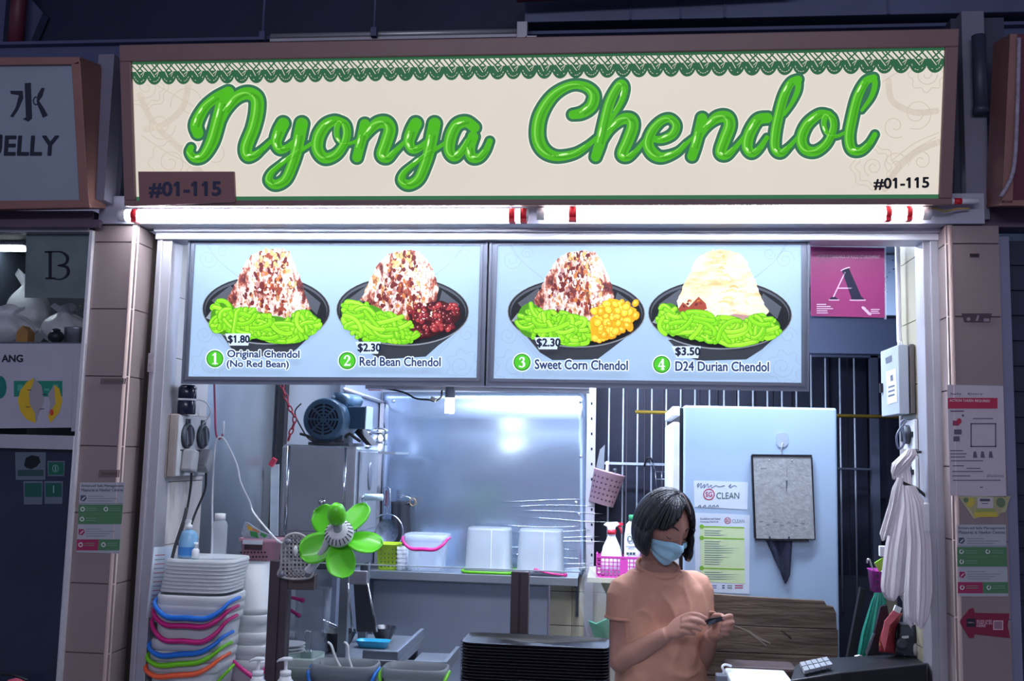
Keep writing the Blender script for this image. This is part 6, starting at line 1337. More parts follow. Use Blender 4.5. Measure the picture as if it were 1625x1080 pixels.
# ---------------------------------------------------------------- lamp in the kitchen
YBU = .75
T = thing('bulb_lamp', 'lit stick bulb in a dark holder hanging below the menu boards', 'lamp', P(714, 622, YBU))
p = P(714, 632, YBU); m = MB(); m.lathe([(.017, -.056), (.018, -.05), (.018, .0), (.014, .002)], p, seg=20); m.build('bulb', mat('lit_bulb', (.90, .93, 1), glow=30), T)
m = MB(); m.lathe([(.018, .002), (.019, .006), (.019, .045), (.012, .05), (.001, .05)], p, seg=20); m.build('holder', mat('holder_grey', '#6f7280', .5), T)
m = MB(); m.tube([P(605, 615, YBU), P(640, 622, YBU), P(660, 632, YBU), P(680, 634, YBU), P(690, 636, YBU), P(700, 630, YBU), P(702, 618, YBU), Vector((p.x - .005, YBU, p.z + .055))], .0035, 8, smooth=6); m.build('cord', cable_black, T)
m = MB(); m.obox(P(688, 633, YBU), (.022, .016, .014), Matrix.Rotation(.4, 4, 'Y')); m.build('connector', grey_pl, T)
T = thing('ceiling_tube_lamp', 'long white tube lamp on the stall ceiling behind the menu boards', 'lamp', (-.3, 1.30, 2.4))
m = MB(); m.cyl((-.95, 1.3, 2.42), (.2, 1.3, 2.42), .014, seg=14); m.build('tube', mat('lit_inner_tube', (.84, .9, 1), glow=20), T); m = MB(); m.box(-.98, .23, 1.27, 1.33, 2.435, 2.47); m.build('batten', white_pl, T)
m = MB(); p = P(595, 617, .9); m.obox((p.x, .9, p.z), (.05, .02, .012)); tag(m.build('red_clip', red_chain), 'red clip under the menu frame at the top of the side panel', 'clip')
m = MB(); a, b = P(600, 616, .74), P(935, 618, .74); m.box(a.x - .05, b.x, .74, .80, a.z - .002, 2.47); m.box(a.x - .05, b.x, .72, .74, a.z + .01, a.z + .03); tag(m.build('ceiling_rail', alu), 'long folded metal rail above the splash panel', 'rail')
# ---------------------------------------------------------------- on the back shelf
YQ = 1.62
def on_shelf(px, y): return P(px, y, YQ)
zq = ZS + .001
p = on_shelf(677, 890); s_ = S(YQ)
r_ = 34 * s_; h_ = 42 * s_
pail('clear pail with a magenta handle standing on the back shelf', (p.x, YQ, zq), r_, 56 * s_, col_pink, .030 * 1.6, 0, 'tubs and pails on the back shelf', bodym=clear_pl)
for px, l in ((776, 'upturned milky tub on a lime green tray on the back shelf'), (858, 'upturned milky tub at the right end of the back shelf')):
    p = on_shelf(px, 900); T = thing('plastic_tub', l, 'tub', (p.x, YQ, zq + .008), 'tubs and pails on the back shelf')
    m = MB(); h_ = 66 * s_; r_ = 36 * s_; m.lathe([(r_ * 1.02, 0), (r_ * 1.02, .016), (r_ * .985, .018), (r_ * .93, h_ - .01), (r_ * .90, h_), (.001, h_), (.001, h_ - .003), (r_ * .88, h_ - .004), (r_ * .95, 0)], (p.x, YQ, zq + .008), seg=40, sq=6, ky=.8); m.build('body', frosted, T)
    m = MB(); m.bar((p.x + .018, YQ - r_ * .8 * 1.0, zq + .02), (p.x + .017, YQ - r_ * .8 * .94, zq + h_), .002, .002); m.build('mould_line', white_pl, T)
p = on_shelf(776, 908); m = MB(); m.lathe([(37 * s_, 0), (41 * s_, .006), (42 * s_, .014), (40 * s_, .014), (36 * s_, .006), (.001, .006)], (p.x, YQ, zq - .0005), seg=40, sq=6, ky=.82); m.tube([on_shelf(736, 899), on_shelf(742, 908), on_shelf(758, 914), on_shelf(790, 914), on_shelf(808, 909)], .006, 8, smooth=4); tag(m.build('shallow_tray', col_green), 'shallow lime green tray with a handle under the left upturned tub', 'tray')
T = thing('pink_spoon_handle', 'magenta handle bar lying on the shelf edge before the right upturned tub', 'handle', P(875, 912, 1.535))
m = MB(); m.tube([P(851, 904, 1.53), P(875, 910, 1.53), P(898, 912, 1.53)], .005, 8, smooth=3); m.build('bar', col_pink, T)
for q in ((850, 904), (897, 912)): m = MB(); m.ball(P(*q, 1.53), .009, 12); m.build('knob', col_pink, T)
p = on_shelf(617, 900); T = thing('lime_basket', 'lime green basket with a grid of holes at the left of the back shelf', 'basket', (p.x, YQ, zq), 'slotted baskets')
m = MB(); m.lathe([(16 * s_, 0), (19 * s_, 40 * s_), (20 * s_, 40 * s_), (18 * s_, 37 * s_), (15.5 * s_, .003), (.001, .003)], (p.x, YQ, zq), seg=28, sq=4); m.build('body', mat('lime_yellow_plastic', '#a8c826', .45, 0, .08, 14), T)
m = MB()
for i in range(5):
    for j in range(5): pp = P(605 + i * 6, 872 + j * 6.5, YQ - .05); m.box(pp.x - .0035, pp.x + .0035, YQ - .0535, YQ - .048, pp.z - .004, pp.z + .004)
m.build('holes', mat('dark_green_holes', '#3d4a18', .7), T)
p = on_shelf(635, 900); m = MB(); m.lathe([(9 * s_, 0), (10 * s_, .05), (10.5 * s_, .105), (9.8 * s_, .105), (8.6 * s_, .004), (.001, .004)], (p.x + .01, YQ - .02, zq), seg=20)
for k in range(5): m.lathe([(10.4 * s_, .02 + k * .017), (10.9 * s_, .023 + k * .017), (10.5 * s_, .026 + k * .017)], (p.x + .01, YQ - .02, zq), seg=20, caps=False)
tag(m.build('white_cup', white_pl), 'ribbed white plastic cup between the lime basket and the shelf pail', 'cup')
# strainer and black bag hanging at the splash panel's left edge
YV = 1.70
T = thing('strainer', 'round wire strainer with a wooden brown handle hanging left of the splash panel', 'strainer', P(612, 870, YV))
m = MB(); cpt = [P(614 + 25.5 * math.cos(t), 843 + 28 * math.sin(t), YV) for t in [i * math.pi / 16 for i in range(32)]]; m.tube(cpt, .0035, 8, closed=True); m.tube([P(614, 815, YV), P(614, 808, YV), P(608, 798, YV), P(608, 776, YV), P(613, 770, YV), P(619, 776, YV), P(619, 798, YV), P(614, 808, YV)], .0028, 6); m.build('ring', chrome, T)
m = MB(); m.lathe([(.001, .022), (.028, .018), (.048, .008), (.055, .0)], P(614, 843, YV), (0, 1, 0), 28, kx=1, ky=1.08, caps=False, u=(1, 0, 0)); m.build('mesh_bowl', mat('wire_mesh', '#6c7488', .4, .5, .3, 60, clear=.25), T)
m = MB(); m.bar(P(614, 778, YV - .002), P(613, 802, YV - .002), .020, .008); m.build('handle', mat('maroon_wood', '#5a3a48', .6, 0, .2, 20), T)
T = thing('black_bag', 'black cloth bag hanging from a bent hook beside the strainer', 'bag', P(640, 870, 1.78))
m = MB()
def bb(u, v):
    p = P(622 + 30 * u + 2 * v, 795 + 76 * v, 1.78); return Vector((p.x, 1.765 - .012 * math.sin(u * math.pi) * (.5 + v) - .003 * math.sin(u * 14), p.z))
m.grid(bb, 16, 14); m.build('cloth', mat('black_cloth', '#22252f', .9, 0, .15, 40, bump=.3, bscale=90), T, solid=.004)
m = MB(); m.tube([P(632, 789, 1.8), P(634, 786, 1.76), P(650, 789, 1.76), P(651, 795, 1.76), P(645, 799, 1.76)], .0025, 6, smooth=3); m.build('hook', chrome, T)
m = MB(); m.tube([P(655 + 5 * math.cos(t), 796 + 6 * math.sin(t), 1.755) for t in [i * math.pi / 8 for i in range(16)]], .0025, 6, closed=True); m.build('ring', mat('brass_ring', '#a88a60', .3, .8), T)
# ---------------------------------------------------------------- basket on the grille, cleaning bottles
YN = 1.84
T = thing('pink_hanging_basket', 'tilted pale pink slotted basket of utensils hanging on the window bars', 'basket', P(955, 800, YN), 'slotted baskets')
ca, cb = P(967, 748, YN), P(953, 799, YN); ax2 = (ca - cb).normalized(); hh = (ca - cb).length; s_ = S(YN)
m = MB(); m.lathe([(20 * s_, 0), (25 * s_, hh), (26 * s_, hh), (25 * s_, hh - .006), (23.5 * s_, hh - .008), (19 * s_, .004), (.001, .004)], (cb.x, YN, cb.z), (ax2.x, 0, ax2.z), 32, u=(ax2.z, 0, -ax2.x)); m.build('body', mat('dusty_pink_plastic', '#d8adbe', .45, 0, .04, 14), T)
m = MB(); uu = Vector((ax2.z, 0, -ax2.x))
for j in range(5):
    for i in range(7):
        a_ = math.pi * (-.80 + .6 * i / 6); hgt = hh * (.16 + .155 * j); rr = (20 + 5 * hgt / hh) * s_ + .0006
        n_ = uu * math.cos(a_) + Vector((0, 1, 0)) * math.sin(a_)
        m.lathe([(.0052, -.001), (.0052, .0008), (.0002, .001)], Vector((cb.x, YN, cb.z)) + ax2 * hgt + n_ * rr, n_, 10)
m.build('holes', mat('dark_pink_holes', '#3c2430', .7), T)
m = MB(); pp = P(957, 785, YN - .045); m.obox(pp, (.022, .003, .02), Matrix.Rotation(.15, 4, 'Y')); m.build('sticker', grey_pl, T)
for (x0, y0, x1, y1, l, c_) in ((955, 742, 953, 708, 'flat grey spatula sticking up from the hanging pink basket', steel_dull), (960, 742, 964, 735, 'short clear ladle in the hanging pink basket', white_pl), (978, 742, 976, 746, 'dark utensil lying in the hanging pink basket', steel_dark)):
    m = MB(); q0_, q1_ = P(x0, y0 + 30, YN + .005), P(x1, y1, YN + .005)
    if 'spatula' in l: m.prism([P(950, 770, YN), P(958, 770, YN), P(959, 725, YN), P(960, 705, YN), (P(952, 713, YN)), P(946, 740, YN)], (0, .004, 0))
    else: m.tube([q0_, q1_], .006, 8); m.ball(q1_, (.012, .008, .012), 10)
    tag(m.build('utensil', c_), l, 'utensil', 'utensils in the hanging pink basket')
YC = 1.45; zc2 = P(965, 914, YC).z
T = thing('magenta_caddy', 'magenta lattice caddy holding the cleaning bottles behind the woman', 'caddy', (P(983, 914, YC).x, YC, zc2))
a, b = P(947, 914, YC), P(1018, 914, YC); hC = 35 * S(YC)
m = MB()
for yy in (YC - .05, YC + .05):
    for i in range(12): x = a.x + (b.x - a.x) * i / 11; m.box(x - .002, x + .002, yy - .0015, yy + .0015, zc2, zc2 + hC - (.0 if yy > YC else .008))
    for j in range(6): z = zc2 + hC * j / 6; m.box(a.x, b.x, yy - .0015, yy + .0015, z - .002, z + .002)
    m.box(a.x, b.x, yy - .003, yy + .003, zc2 + hC * .84, zc2 + hC * .92); m.box(a.x, b.x, yy - .003, yy + .003, zc2, zc2 + .006)
for x in (a.x, b.x): m.box(x - .003, x + .003, YC - .05, YC + .05, zc2, zc2 + hC)
m.box(a.x, b.x, YC - .05, YC + .05, zc2, zc2 + .003); m.build('lattice', mat('magenta_lattice', '#c0409a', .4, 0, .05, 14), T)
m = MB(); x_ = P(985, 900, YC).x; m.box(x_ - .004, x_ + .03, YC - .053, YC - .048, zc2, zc2 + hC * .8); m.build('solid_end', mat('magenta_lattice', '#c0409a'), T)
struct('shelf_caddy', MB().box(a.x - .04, b.x + .10, YC - .07, YB, zc2 - .02, zc2 - .0005), mat('cream_shelf', '#b0ac98', .5, 0, .05, 6))
s_ = S(YC); p = P(970, 905, YC)
T = thing('spray_bottle', 'white trigger spray bottle with a red collar and trigger in the magenta caddy', 'bottle', (p.x, YC, zc2 + .004), 'cleaning bottles in the caddy')
m = MB(); m.lathe([(16 * s_, 0), (17 * s_, .004), (16.5 * s_, 28 * s_), (13 * s_, 44 * s_), (7.5 * s_, 56 * s_), (6 * s_, 60 * s_), (6 * s_, 64 * s_), (.001, 64 * s_)], (p.x, YC, zc2 + .004), seg=26, ky=.6); m.build('body', mat('white_bottle', '#dfe4ec', .35, 0, .03, 8), T)
red_b = mat('bright_red_plastic', '#c8283c', .4, 0, .06, 12)
m = MB(); m.lathe([(6.6 * s_, 63 * s_), (6.6 * s_, 70 * s_), (.001, 70 * s_)], (p.x, YC, zc2 + .004), seg=18); m.build('collar', red_b, T)
m = MB(); zt3 = zc2 + 70 * s_; m.prism([(p.x - 13 * s_, YC - .012, zt3 + 8 * s_), (p.x - 8 * s_, YC - .012, zt3 + 12 * s_), (p.x + 9 * s_, YC - .012, zt3 + 13 * s_), (p.x + 12 * s_, YC - .012, zt3 + 9 * s_), (p.x + 6 * s_, YC - .012, zt3 + 5 * s_), (p.x + 5 * s_, YC - .012, zt3), (p.x - 6 * s_, YC - .012, zt3), (p.x - 7 * s_, YC - .012, zt3 + 5 * s_)], (0, .024, 0)); m.build('spray_head', white_pl, T, bevel=.003)
m = MB(); m.tube([(p.x + 9 * s_, YC, zt3 + 9 * s_), (p.x + 14 * s_, YC, zt3 + 2 * s_), (p.x + 15 * s_, YC, zt3 - 5 * s_)], [.006, .005, .003], 8); m.box(p.x + 10 * s_, p.x + 17 * s_, YC - .008, YC + .008, zt3 + 8 * s_, zt3 + 12 * s_); m.build('trigger', red_b, T)
p = P(1003, 905, YC); T = thing('cleaner_bottle', 'white upright cream cleaner bottle with a green cap in the magenta caddy', 'bottle', (p.x, YC + .01, zc2 + .004), 'cleaning bottles in the caddy')
m = MB(); m.lathe([(12 * s_, 0), (12.5 * s_, .004), (12.5 * s_, 60 * s_), (10 * s_, 78 * s_), (5 * s_, 84 * s_), (5 * s_, 86 * s_), (.001, 86 * s_)], (p.x, YC + .01, zc2 + .004), seg=26, ky=.65); m.build('body', MATS['white_bottle'], T)
m = MB(); m.lathe([(6 * s_, 84 * s_), (6 * s_, 92 * s_), (5 * s_, 93 * s_), (.001, 93 * s_)], (p.x, YC + .01, zc2 + .004), seg=18); m.build('cap', mat('bottle_green', '#2f8a5c', .4), T)
SC = Sheet((0, YC + .01 - 12.6 * s_ * .66, 0), (0, -1, 0)); m = MB(); SC.ring(m, 1001, 854, 6.4, 8.6, .8, .0006, 0); SC.text(m, 'Cif', 996, 850, 1006, 859, .0008, 0, off=.03); SC.rect(m, 993, 866, 1008, 868, .0006, 1); SC.rect(m, 997, 870, 1006, 871, .0006, 1)
for k in range(3): SC.rect(m, 994 + k * 5, 876, 998 + k * 5, 880, .0006, 0)
m.build('label_print', [ink('#2c4a4a'), ink('#8a98a0')], T)
# clear bag with green below the shelf end
m = MB(); n_ = 30
def cb_(u, v):
    a_ = u * 6.2832; prof = [(902, 934, 5), (915, 936, 13), (930, 938, 17), (955, 944, 23), (985, 950, 22), (1015, 955, 20), (1050, 958, 17), (1085, 960, 15)]
    k = min(int(v * 7), 6); t = v * 7 - k; A, B = prof[k], prof[k + 1]; y = A[0] + (B[0] - A[0]) * t; cx = A[1] + (B[1] - A[1]) * t; w_ = A[2] + (B[2] - A[2]) * t
    p = P(cx + w_ * math.cos(a_) * (1 + .08 * math.sin(a_ * 5 + v * 9)), y, .72); return Vector((p.x, .72 - w_ * S(.72) * .5 * math.sin(a_) * (1 + .15 * math.sin(a_ * 4 + v * 6)), p.z))
m.grid(cb_, 40, 30); T = thing('clear_bag', 'crumpled clear plastic bag of green leaf wrap hanging left of the woman', 'bag', P(950, 1000, .72)); m.build('film', mat('clear_film', '#d8e0e6', .12, 0, .06, 20, bump=.6, bscale=22, clear=.80), T)
m = MB(); m.prism([P(934, 985, .72), P(946, 990, .715), P(966, 980, .72), (P(968, 1015, .72)), P(952, 1085, .72), P(946, 1020, .72)], (0, .02, 0)); m.build('green_contents', mat('green_leaf_wrap', '#2f9a74', .4, 0, .15, 18), T)
# ---------------------------------------------------------------- sink table behind the screen
T = thing('sink_table', 'grey steel sink table with bowls behind the glass screen', 'table', (P(560, 1030, .95).x, .95, 0))
tx0, tx1 = XL + .02, P(640, 1030, .75).x
m = MB(); m.box(tx0, tx1, .64, 1.18, ZTAB - .03, ZTAB - .001); m.box(tx0, tx1, .635, .645, ZTAB - .04, ZTAB + .006); m.build('worktop', steel_dull, T, bevel=.003)
m = MB(); sx0, sx1 = P(585, 1030, .75).x, tx1; m.box(sx1 - .015, sx1, .66, 1.16, ZTAB, ZTAB + .035); m.box(sx0, sx1, .655, .67, ZTAB, ZTAB + .035); m.build('raised_rim', mat('rim_steel', '#7c8492', .45, .5, .1, 6), T, bevel=.003)
m = MB(); m.box(sx1 + .005, sx1 + .16, .78, 1.1, ZTAB - .06, ZTAB - .05); m.box(sx1 + .145, sx1 + .16, .78, 1.1, ZTAB - .05, ZTAB - .02); m.box(sx1 + .005, sx1 + .16, .775, .79, ZTAB - .06, ZTAB - .02); m.build('drain_tray', steel_dull, T)
for x in (tx0 + .04, tx1 - .04):
    for y in (.68, 1.14): m = MB(); m.box(x - .018, x + .018, y - .018, y + .018, 0, ZTAB - .03); m.build('leg', steel_dark, T)
black_bowl = mat('black_melamine', '#1b1c26', .3, 0, .12, 12)
def bowl(px, Y, w_, h_, label, m_=black_bowl, seg=8, kx=1, name='melamine_bowl', grp='black bowls on the sink table'):
    p = P(px, 1010, Y); m = MB(); r = w_ / 2 * S(Y); h = h_ * S(Y)
    m.lathe([(r * .48, 0), (r * .50, .004), (r * .97, h), (r, h + .002), (r * .95, h), (r * .46, .008), (.001, .007)], (p.x, Y, ZTAB + .0005), seg=seg, kx=kx)
    return tag(m.build(name, m_), label, 'bowl', grp)
bowl(536, .80, 62, 30, 'large black octagonal bowl on the sink table behind the white spoon handles'); bowl(608, 1.02, 44, 22, 'black octagonal bowl behind the blue dish on the sink table')
p = P(589, 1012, .86); m = MB(); r = 27 * S(.86); m.lathe([(r * .8, 0), (r * .97, .022), (r, .026), (r * .94, .024), (r * .76, .006), (.001, .005)], (p.x, .90, ZTAB + .001), seg=36, sq=5, ky=.5); tag(m.build('blue_dish', mat('turquoise_dish', '#2f9ec4', .35, 0, .06, 10)), 'shallow turquoise rectangular dish between the two black bowls', 'dish')
m = MB(); m.tube([P(470, 976, .74), P(500, 980, .74), P(520, 987, .76), P(535, 994, .78)], .005, 8, smooth=4); tag(m.build('ladle_handle', chrome), 'curved steel ladle handle resting in the large black bowl', 'ladle')
# plates and stand left
YPL = .46; pz_ = P(465, 1034, YPL).z
T = thing('plate_tub', 'pale green translucent tub under the white plates behind the left pump', 'tub', (P(466, 1060, YPL).x, YPL, ZTAB - .1))
p = P(462, 1036, YPL); m = MB(); r = 42 * S(YPL); m.lathe([(r * .86, .0), (r, pz_ - ZTAB + .09), (r * .97, pz_ - ZTAB + .09), (r * .84, .004), (.001, .004)], (p.x + .01, YPL + .02, ZTAB - .1), seg=36, sq=6, ky=.8); m.build('body', mat('pale_green_plastic', '#b9d0c8', .35, 0, .06, 9, clear=.2), T)
m = MB(); m.box(tx0, P(500, 1036, YPL).x, YPL - .1, .63, ZTAB - .14, ZTAB - .101); tag(m.build('low_shelf', steel_dull), 'low steel ledge between the counter and the sink table', 'ledge')
for k in range(3):
    m = MB(); r = 24 * S(YPL); m.lathe([(.001, .0), (r * .6, .0), (r * .98, .009), (r, .011), (r * .96, .011), (r * .6, .004), (.001, .004)], (P(460, 1030, YPL).x, YPL, pz_ - .004 + k * .0115), seg=36)
    tag(m.build('white_plate', white_pl), ('bottom', 'middle', 'top')[k] + ' white plate of the small pile beside the left screen post', 'plate', 'white plates by the left post')
m = MB(); m.tube([P(484, 1034, .55), P(484, 1006, .55), P(486, 1001, .55), P(491, 1001, .55), P(493, 1006, .55), P(493, 1034, .55)], .0022, 6, smooth=3); m.box(P(480, 1034, .55).x, P(497, 1034, .55).x, .53, .57, ZTAB - .101, P(484, 1033, .55).z); tag(m.build('wire_holder', chrome), 'upright wire loop holder between the plates and the black bowl', 'holder')
for q, l in (([(452, 945), (465, 948), (480, 952)], 'upper'), ([(452, 962), (462, 968), (474, 976)], 'lower')):
    m = MB(); m.tube([P(x, y, .69) for x, y in q], [.005, .006, .007], 8, smooth=3); m.ball(P(*q[-1], .69), .009, 10)
    tag(m.build('pink_ladle_handle', col_pink), l + ' magenta handle seen through the glass under the lattice plate', 'handle')
T = thing('clear_crate', 'tall clear plastic box behind the left screen post under the fan', 'box', (P(478, 1000, .58).x, .6, ZTAB))
a, b = P(452, 940, .58), P(500, 1010, .58); m = MB(); m.lathe([((b.x - a.x) * .48, 0), ((b.x - a.x) * .52, a.z - ZTAB), ((b.x - a.x) * .50, a.z - ZTAB), ((b.x - a.x) * .46, .004), (.001, .004)], ((a.x + b.x) / 2, .74, ZTAB + .001), seg=32, sq=7, ky=.7); m.build('body', clear_pl, T)
# ---------------------------------------------------------------- front row: pails with food, pumps, trays
YFD = .25
bean_m = mat('cooked_red_bean', '#2a1018', .35, 0, .5, 50, bump=.6, bscale=90); broth_m = mat('palm_syrup', '#3a2a1c', .12, 0, .2, 12); grn_m = mat('green_jelly_heap', '#5c8a2c', .3, 0, .4, 40, bump=.4, bscale=60)
for px, yr, wd, hc, fill, l in ((549, 1050, 51, col_blue, (.74, bean_m, .006, 'dark red beans'), 'pail of dark red beans with a blue handle behind the glass screen'),
                               (660, 1056, 50, col_green, (.66, broth_m, .001, 'dark syrup'), 'pail of dark syrup with a lime green handle left of the tray stack'),
                               (468, 1052, 40, None, (.74, grn_m, .006, 'green jelly'), 'clear pail of green jelly behind the right pump bottle')):
    p = P(px, yr, YFD); pail(l, (p.x, YFD + .0, ZCN + .001), wd * S(YFD), p.z - ZCN - .001, hc, .09, 0, 'food pails behind the screen', fill=fill, ky=.66, sq=4, bodym=frosted)
for px, x2, l in ((524, 537, 'left pale spoon handle sticking out of the bean pail'), (550, 553, 'right pale spoon handle sticking out of the bean pail')):
    m = MB(); m.tube([P(px - 4, 1018, YFD), P(px + 2, 1024, YFD), P(px + 8 if px < 540 else px + 3, 1042, YFD), P(x2 + 8, 1066, YFD)], [.005, .0065, .0065, .006], 10, smooth=4, flat=.6); tag(m.build('spoon', white_pl), l, 'spoon', 'spoons in the bean pail')
for px, l in ((409, 'left white pump bottle on the counter before the pail stacks'), (453, 'right white pump bottle in front of the brown screen post')):
    Yp = -.03; p = P(px, 1072, Yp); s_ = S(Yp)
    T = thing('pump_bottle', l, 'bottle', (p.x, Yp, ZCN + .001), 'white pump bottles on the counter')
    m = MB(); h = p.z - ZCN; m.lathe([(.026, 0), (.027, .004), (.027, h - .02), (.018, h - .008), (.016, h), (.001, h)], (p.x, Yp, ZCN + .001), seg=22); m.build('body', white_pl, T)
    m = MB(); m.lathe([(.0165, h), (.0165, h + .014), (.008, h + .016), (.005, h + .018), (.005, h + .042), (.001, h + .042)], (p.x, Yp, ZCN + .001), seg=18); m.build('collar', white_pl, T)
    m = MB(); z = ZCN + h + .044; m.loft([[Vector((p.x + x, Yp + w_ * math.cos(t), z + dz + hh_ * math.sin(t))) for t in [i * math.pi / 5 for i in range(10)]] for x, w_, dz, hh_ in ((-.028, .004, -.004, .003), (-.022, .006, .001, .004), (-.008, .010, .005, .006), (.006, .012, .006, .006), (.016, .009, .006, .005), (.019, .004, .005, .003))]); m.build('pump_head', white_pl, T)
# tray stack
ta, tb = P(729, 1022, -.12), P(968, 1029, -.12); tw = tb.x - ta.x; tz = (ta.z + tb.z) / 2 ; nT = 22; pit = .0087
tcx = (ta.x + tb.x) / 2; tky = .42
tray_m = mat('black_tray', '#17171f', .38, 0, .12, 12)
def sqp(r, h): return (r, h)
first = None
for k in range(nT):
    z = tz - (nT - k) * pit + .0; c = (tcx, -.12 + tw * .5 * tky, z)
    lab = 'black serving tray %s' % ('on the very top of the tray stack' if k == nT - 1 else 'at the bottom of the tray stack' if k == 0 else 'number %d counting down from the top of the tray stack' % (nT - k))
    if first is None:
        first = thing('serving_tray', lab, 'tray', c, 'stack of black serving trays'); r = tw / 2
        m = MB(); m.lathe([(r * .93, 0), (r * .985, pit * 1.0), (r, pit * 1.05), (r, pit * 1.25), (r * .985, pit * 1.25), (r * .94, pit * .3), (.001, pit * .3), (.001, 0.0)], c, seg=56, sq=9, ky=tky, caps=False); m.build('pan', tray_m, first)
        m = MB(); m.lathe([(r * .985, pit * 1.12), (r * 1.003, pit * 1.12), (r * 1.003, pit * 1.28), (r * .985, pit * 1.28)], c, seg=56, sq=9, ky=tky, caps=False); m.build('rim', mat('tray_rim', '#2d2b38', .22, 0, .1, 12), first)
    else: dup(first, c, lab)
struct_z = tz - nT * pit
T = thing('tray_riser', 'low dark block under the tray stack on the counter', 'block', (tcx, .0, ZCN + .0005)); 
m = MB(); m.box(tcx - tw * .44, tcx + tw * .44, -.10, .06, ZCN + .001, max(ZCN + .004, struct_z - .0005)); m.build('block', black_pl, T)
# ---------------------------------------------------------------- right end of the counter
YR = .2
T = thing('cash_register', 'black cash register with grey keys at the bottom right of the opening', 'cash register', (P(1380, 1080, YR).x, YR, ZCN + .001))
zr0 = P(1300, 1064, .02).z
m = MB(); prof = [P(1258, 1072, .05), P(1262, 1056, .12), P(1275, 1048, .2), P(1330, 1046, .24)]
q = [P(1254, 1079, .02), P(1335, 1066, -.02), P(1470, 1052, -.02), P(1475, 1052, .2), P(1462, 1042, .26), P(1426, 1037, .3), P(1330, 1046, .26), P(1290, 1044, .24), P(1262, 1054, .16)]
m.add(q + [Vector((v.x, v.y, ZCN + .001)) for v in q], [tuple(range(9)), tuple(reversed(range(9, 18)))] + [(i, (i + 1) % 9, (i + 1) % 9 + 9, i + 9) for i in range(9)]); m.build('case', mat('register_black', '#17181f', .42, 0, .15, 14), T, bevel=.004)
m = MB()
A, B, D, E_ = P(1268, 1056, .12), P(1312, 1047, .12), P(1276, 1071, .02), P(1322, 1060, .02)
for i in range(5):
    for j in range(2):
        f = lambda u, v: (A * (1 - u) + B * u) * (1 - v) + (D * (1 - u) + E_ * u) * v
        u0, u1, v0, v1 = i / 5 + .015, (i + 1) / 5 - .015, j / 2 + .04, (j + 1) / 2 - .04; up = Vector((0, -.002, .010))
        mm = MB(); mm.prism([f(u0, v0) + up * .2, f(u1, v0) + up * .2, f(u1, v1) + up * .2, f(u0, v1) + up * .2], up); mm.build('key', mat('key_grey', '#8f949c', .5, 0, .08, 20), T)
T = thing('phone_stand', 'black upright card stand with a silver edge behind the cash register', 'stand', P(1400, 1046, .3))
m = MB(); m.prism([P(1374, 1046, .3), P(1398, 1040, .3), P(1412, 985, .3), (P(1408, 960, .3)), P(1398, 962, .3), P(1384, 1020, .3)], (0, .02, 0)); m.build('body', black_pl, T); m = MB(); m.bar(P(1374, 1036, .25), P(1387, 1004, .25), .008, .006); m.tube([P(1356, 1042, .29), P(1366, 1040, .29), P(1370, 1048, .29), P(1362, 1052, .29)], .004, 8, smooth=3); m.build('silver_edge', chrome, T)
T = thing('red_packet', 'red festive paper packet with gold pattern leaning by the card terminal', 'packet', P(1410, 1036, .3))
m = MB(); Y0 = .24
def rp_(u, v):
    a, b, c, d = (1412, 976), (1432, 972), (1424, 1037), (1396, 1034); x = (a[0] * (1 - u) + b[0] * u) * (1 - v) + (d[0] * (1 - u) + c[0] * u) * v; y = (a[1] * (1 - u) + b[1] * u) * (1 - v) + (d[1] * (1 - u) + c[1] * u) * v
    return P(x - 6 * math.sin(v * 3), y, Y0 + .05 * u * u)
m.grid(rp_, 10, 14); redp = mat('red_gold_paper', '#8c3038', .5, 0, .3, 28); nt = redp.node_tree; cr = [n for n in nt.nodes if n.type == 'VALTORGB'][0]; e = cr.color_ramp.elements.new(.72); e.color = lin('#c89a5c') + (1,)
m.build('paper', redp, T, solid=.002); m = MB(); m.prism([P(1398, 1016, .235), P(1404, 985, .235), P(1418, 968, .235), P(1428, 974, .235), P(1412, 992, .235), P(1404, 1034, .235)], (0, .004, 0)); m.build('pink_edge', mat('salmon_paper', '#c4606a', .5, 0, .2, 30), T)
m = MB(); p = P(1424, 966, .24); m.obox(p, (.02, .01, .018), Matrix.Rotation(.4, 4, 'Y')); tag(m.build('white_clip', white_pl), 'white clip on top of the red festive packet', 'clip')
T = thing('card_terminal', 'dark payment terminal with a small pale label under the white bags', 'card terminal', P(1445, 1036, .3))
m = MB(); m.prism([P(1427, 1012, .26), P(1429, 990, .26), P(1452, 991, .26), P(1470, 985, .26), P(1466, 1046, .26), P(1440, 1040, .26), P(1420, 1034, .26)], (0, .05, 0)); m.build('body', mat('terminal_slate', '#2c303c', .35, 0, .1, 14), T, bevel=.003)
m = MB(); m.prism([P(1430, 993, .2595), P(1450, 994, .2595), P(1450, 1008, .2595), P(1429, 1008, .2595)], (0, .001, 0)); m.build('screen', mat('slate_screen', '#48525f', .2), T); m = MB(); m.prism([P(1431, 1009, .2590), P(1442, 1008, .2590), P(1442, 1012, .2590), P(1431, 1013, .2590)], (0, .001, 0)); m.build('label', ink('#d4d6dc'), T)
m = MB(); pp = P(1431, 1021, .258); m.lathe([(.018, 0), (.018, .003), (.010, .004), (.001, .003)], pp, (0, -1, 0), 16); m.build('dial', steel_dark, T); m = MB(); pp = P(1453, 1030, .258); m.lathe([(.008, 0), (.008, .002), (.001, .002)], pp, (0, -1, 0), 14, ky=2.4); m.build('slot', grey_pl, T)
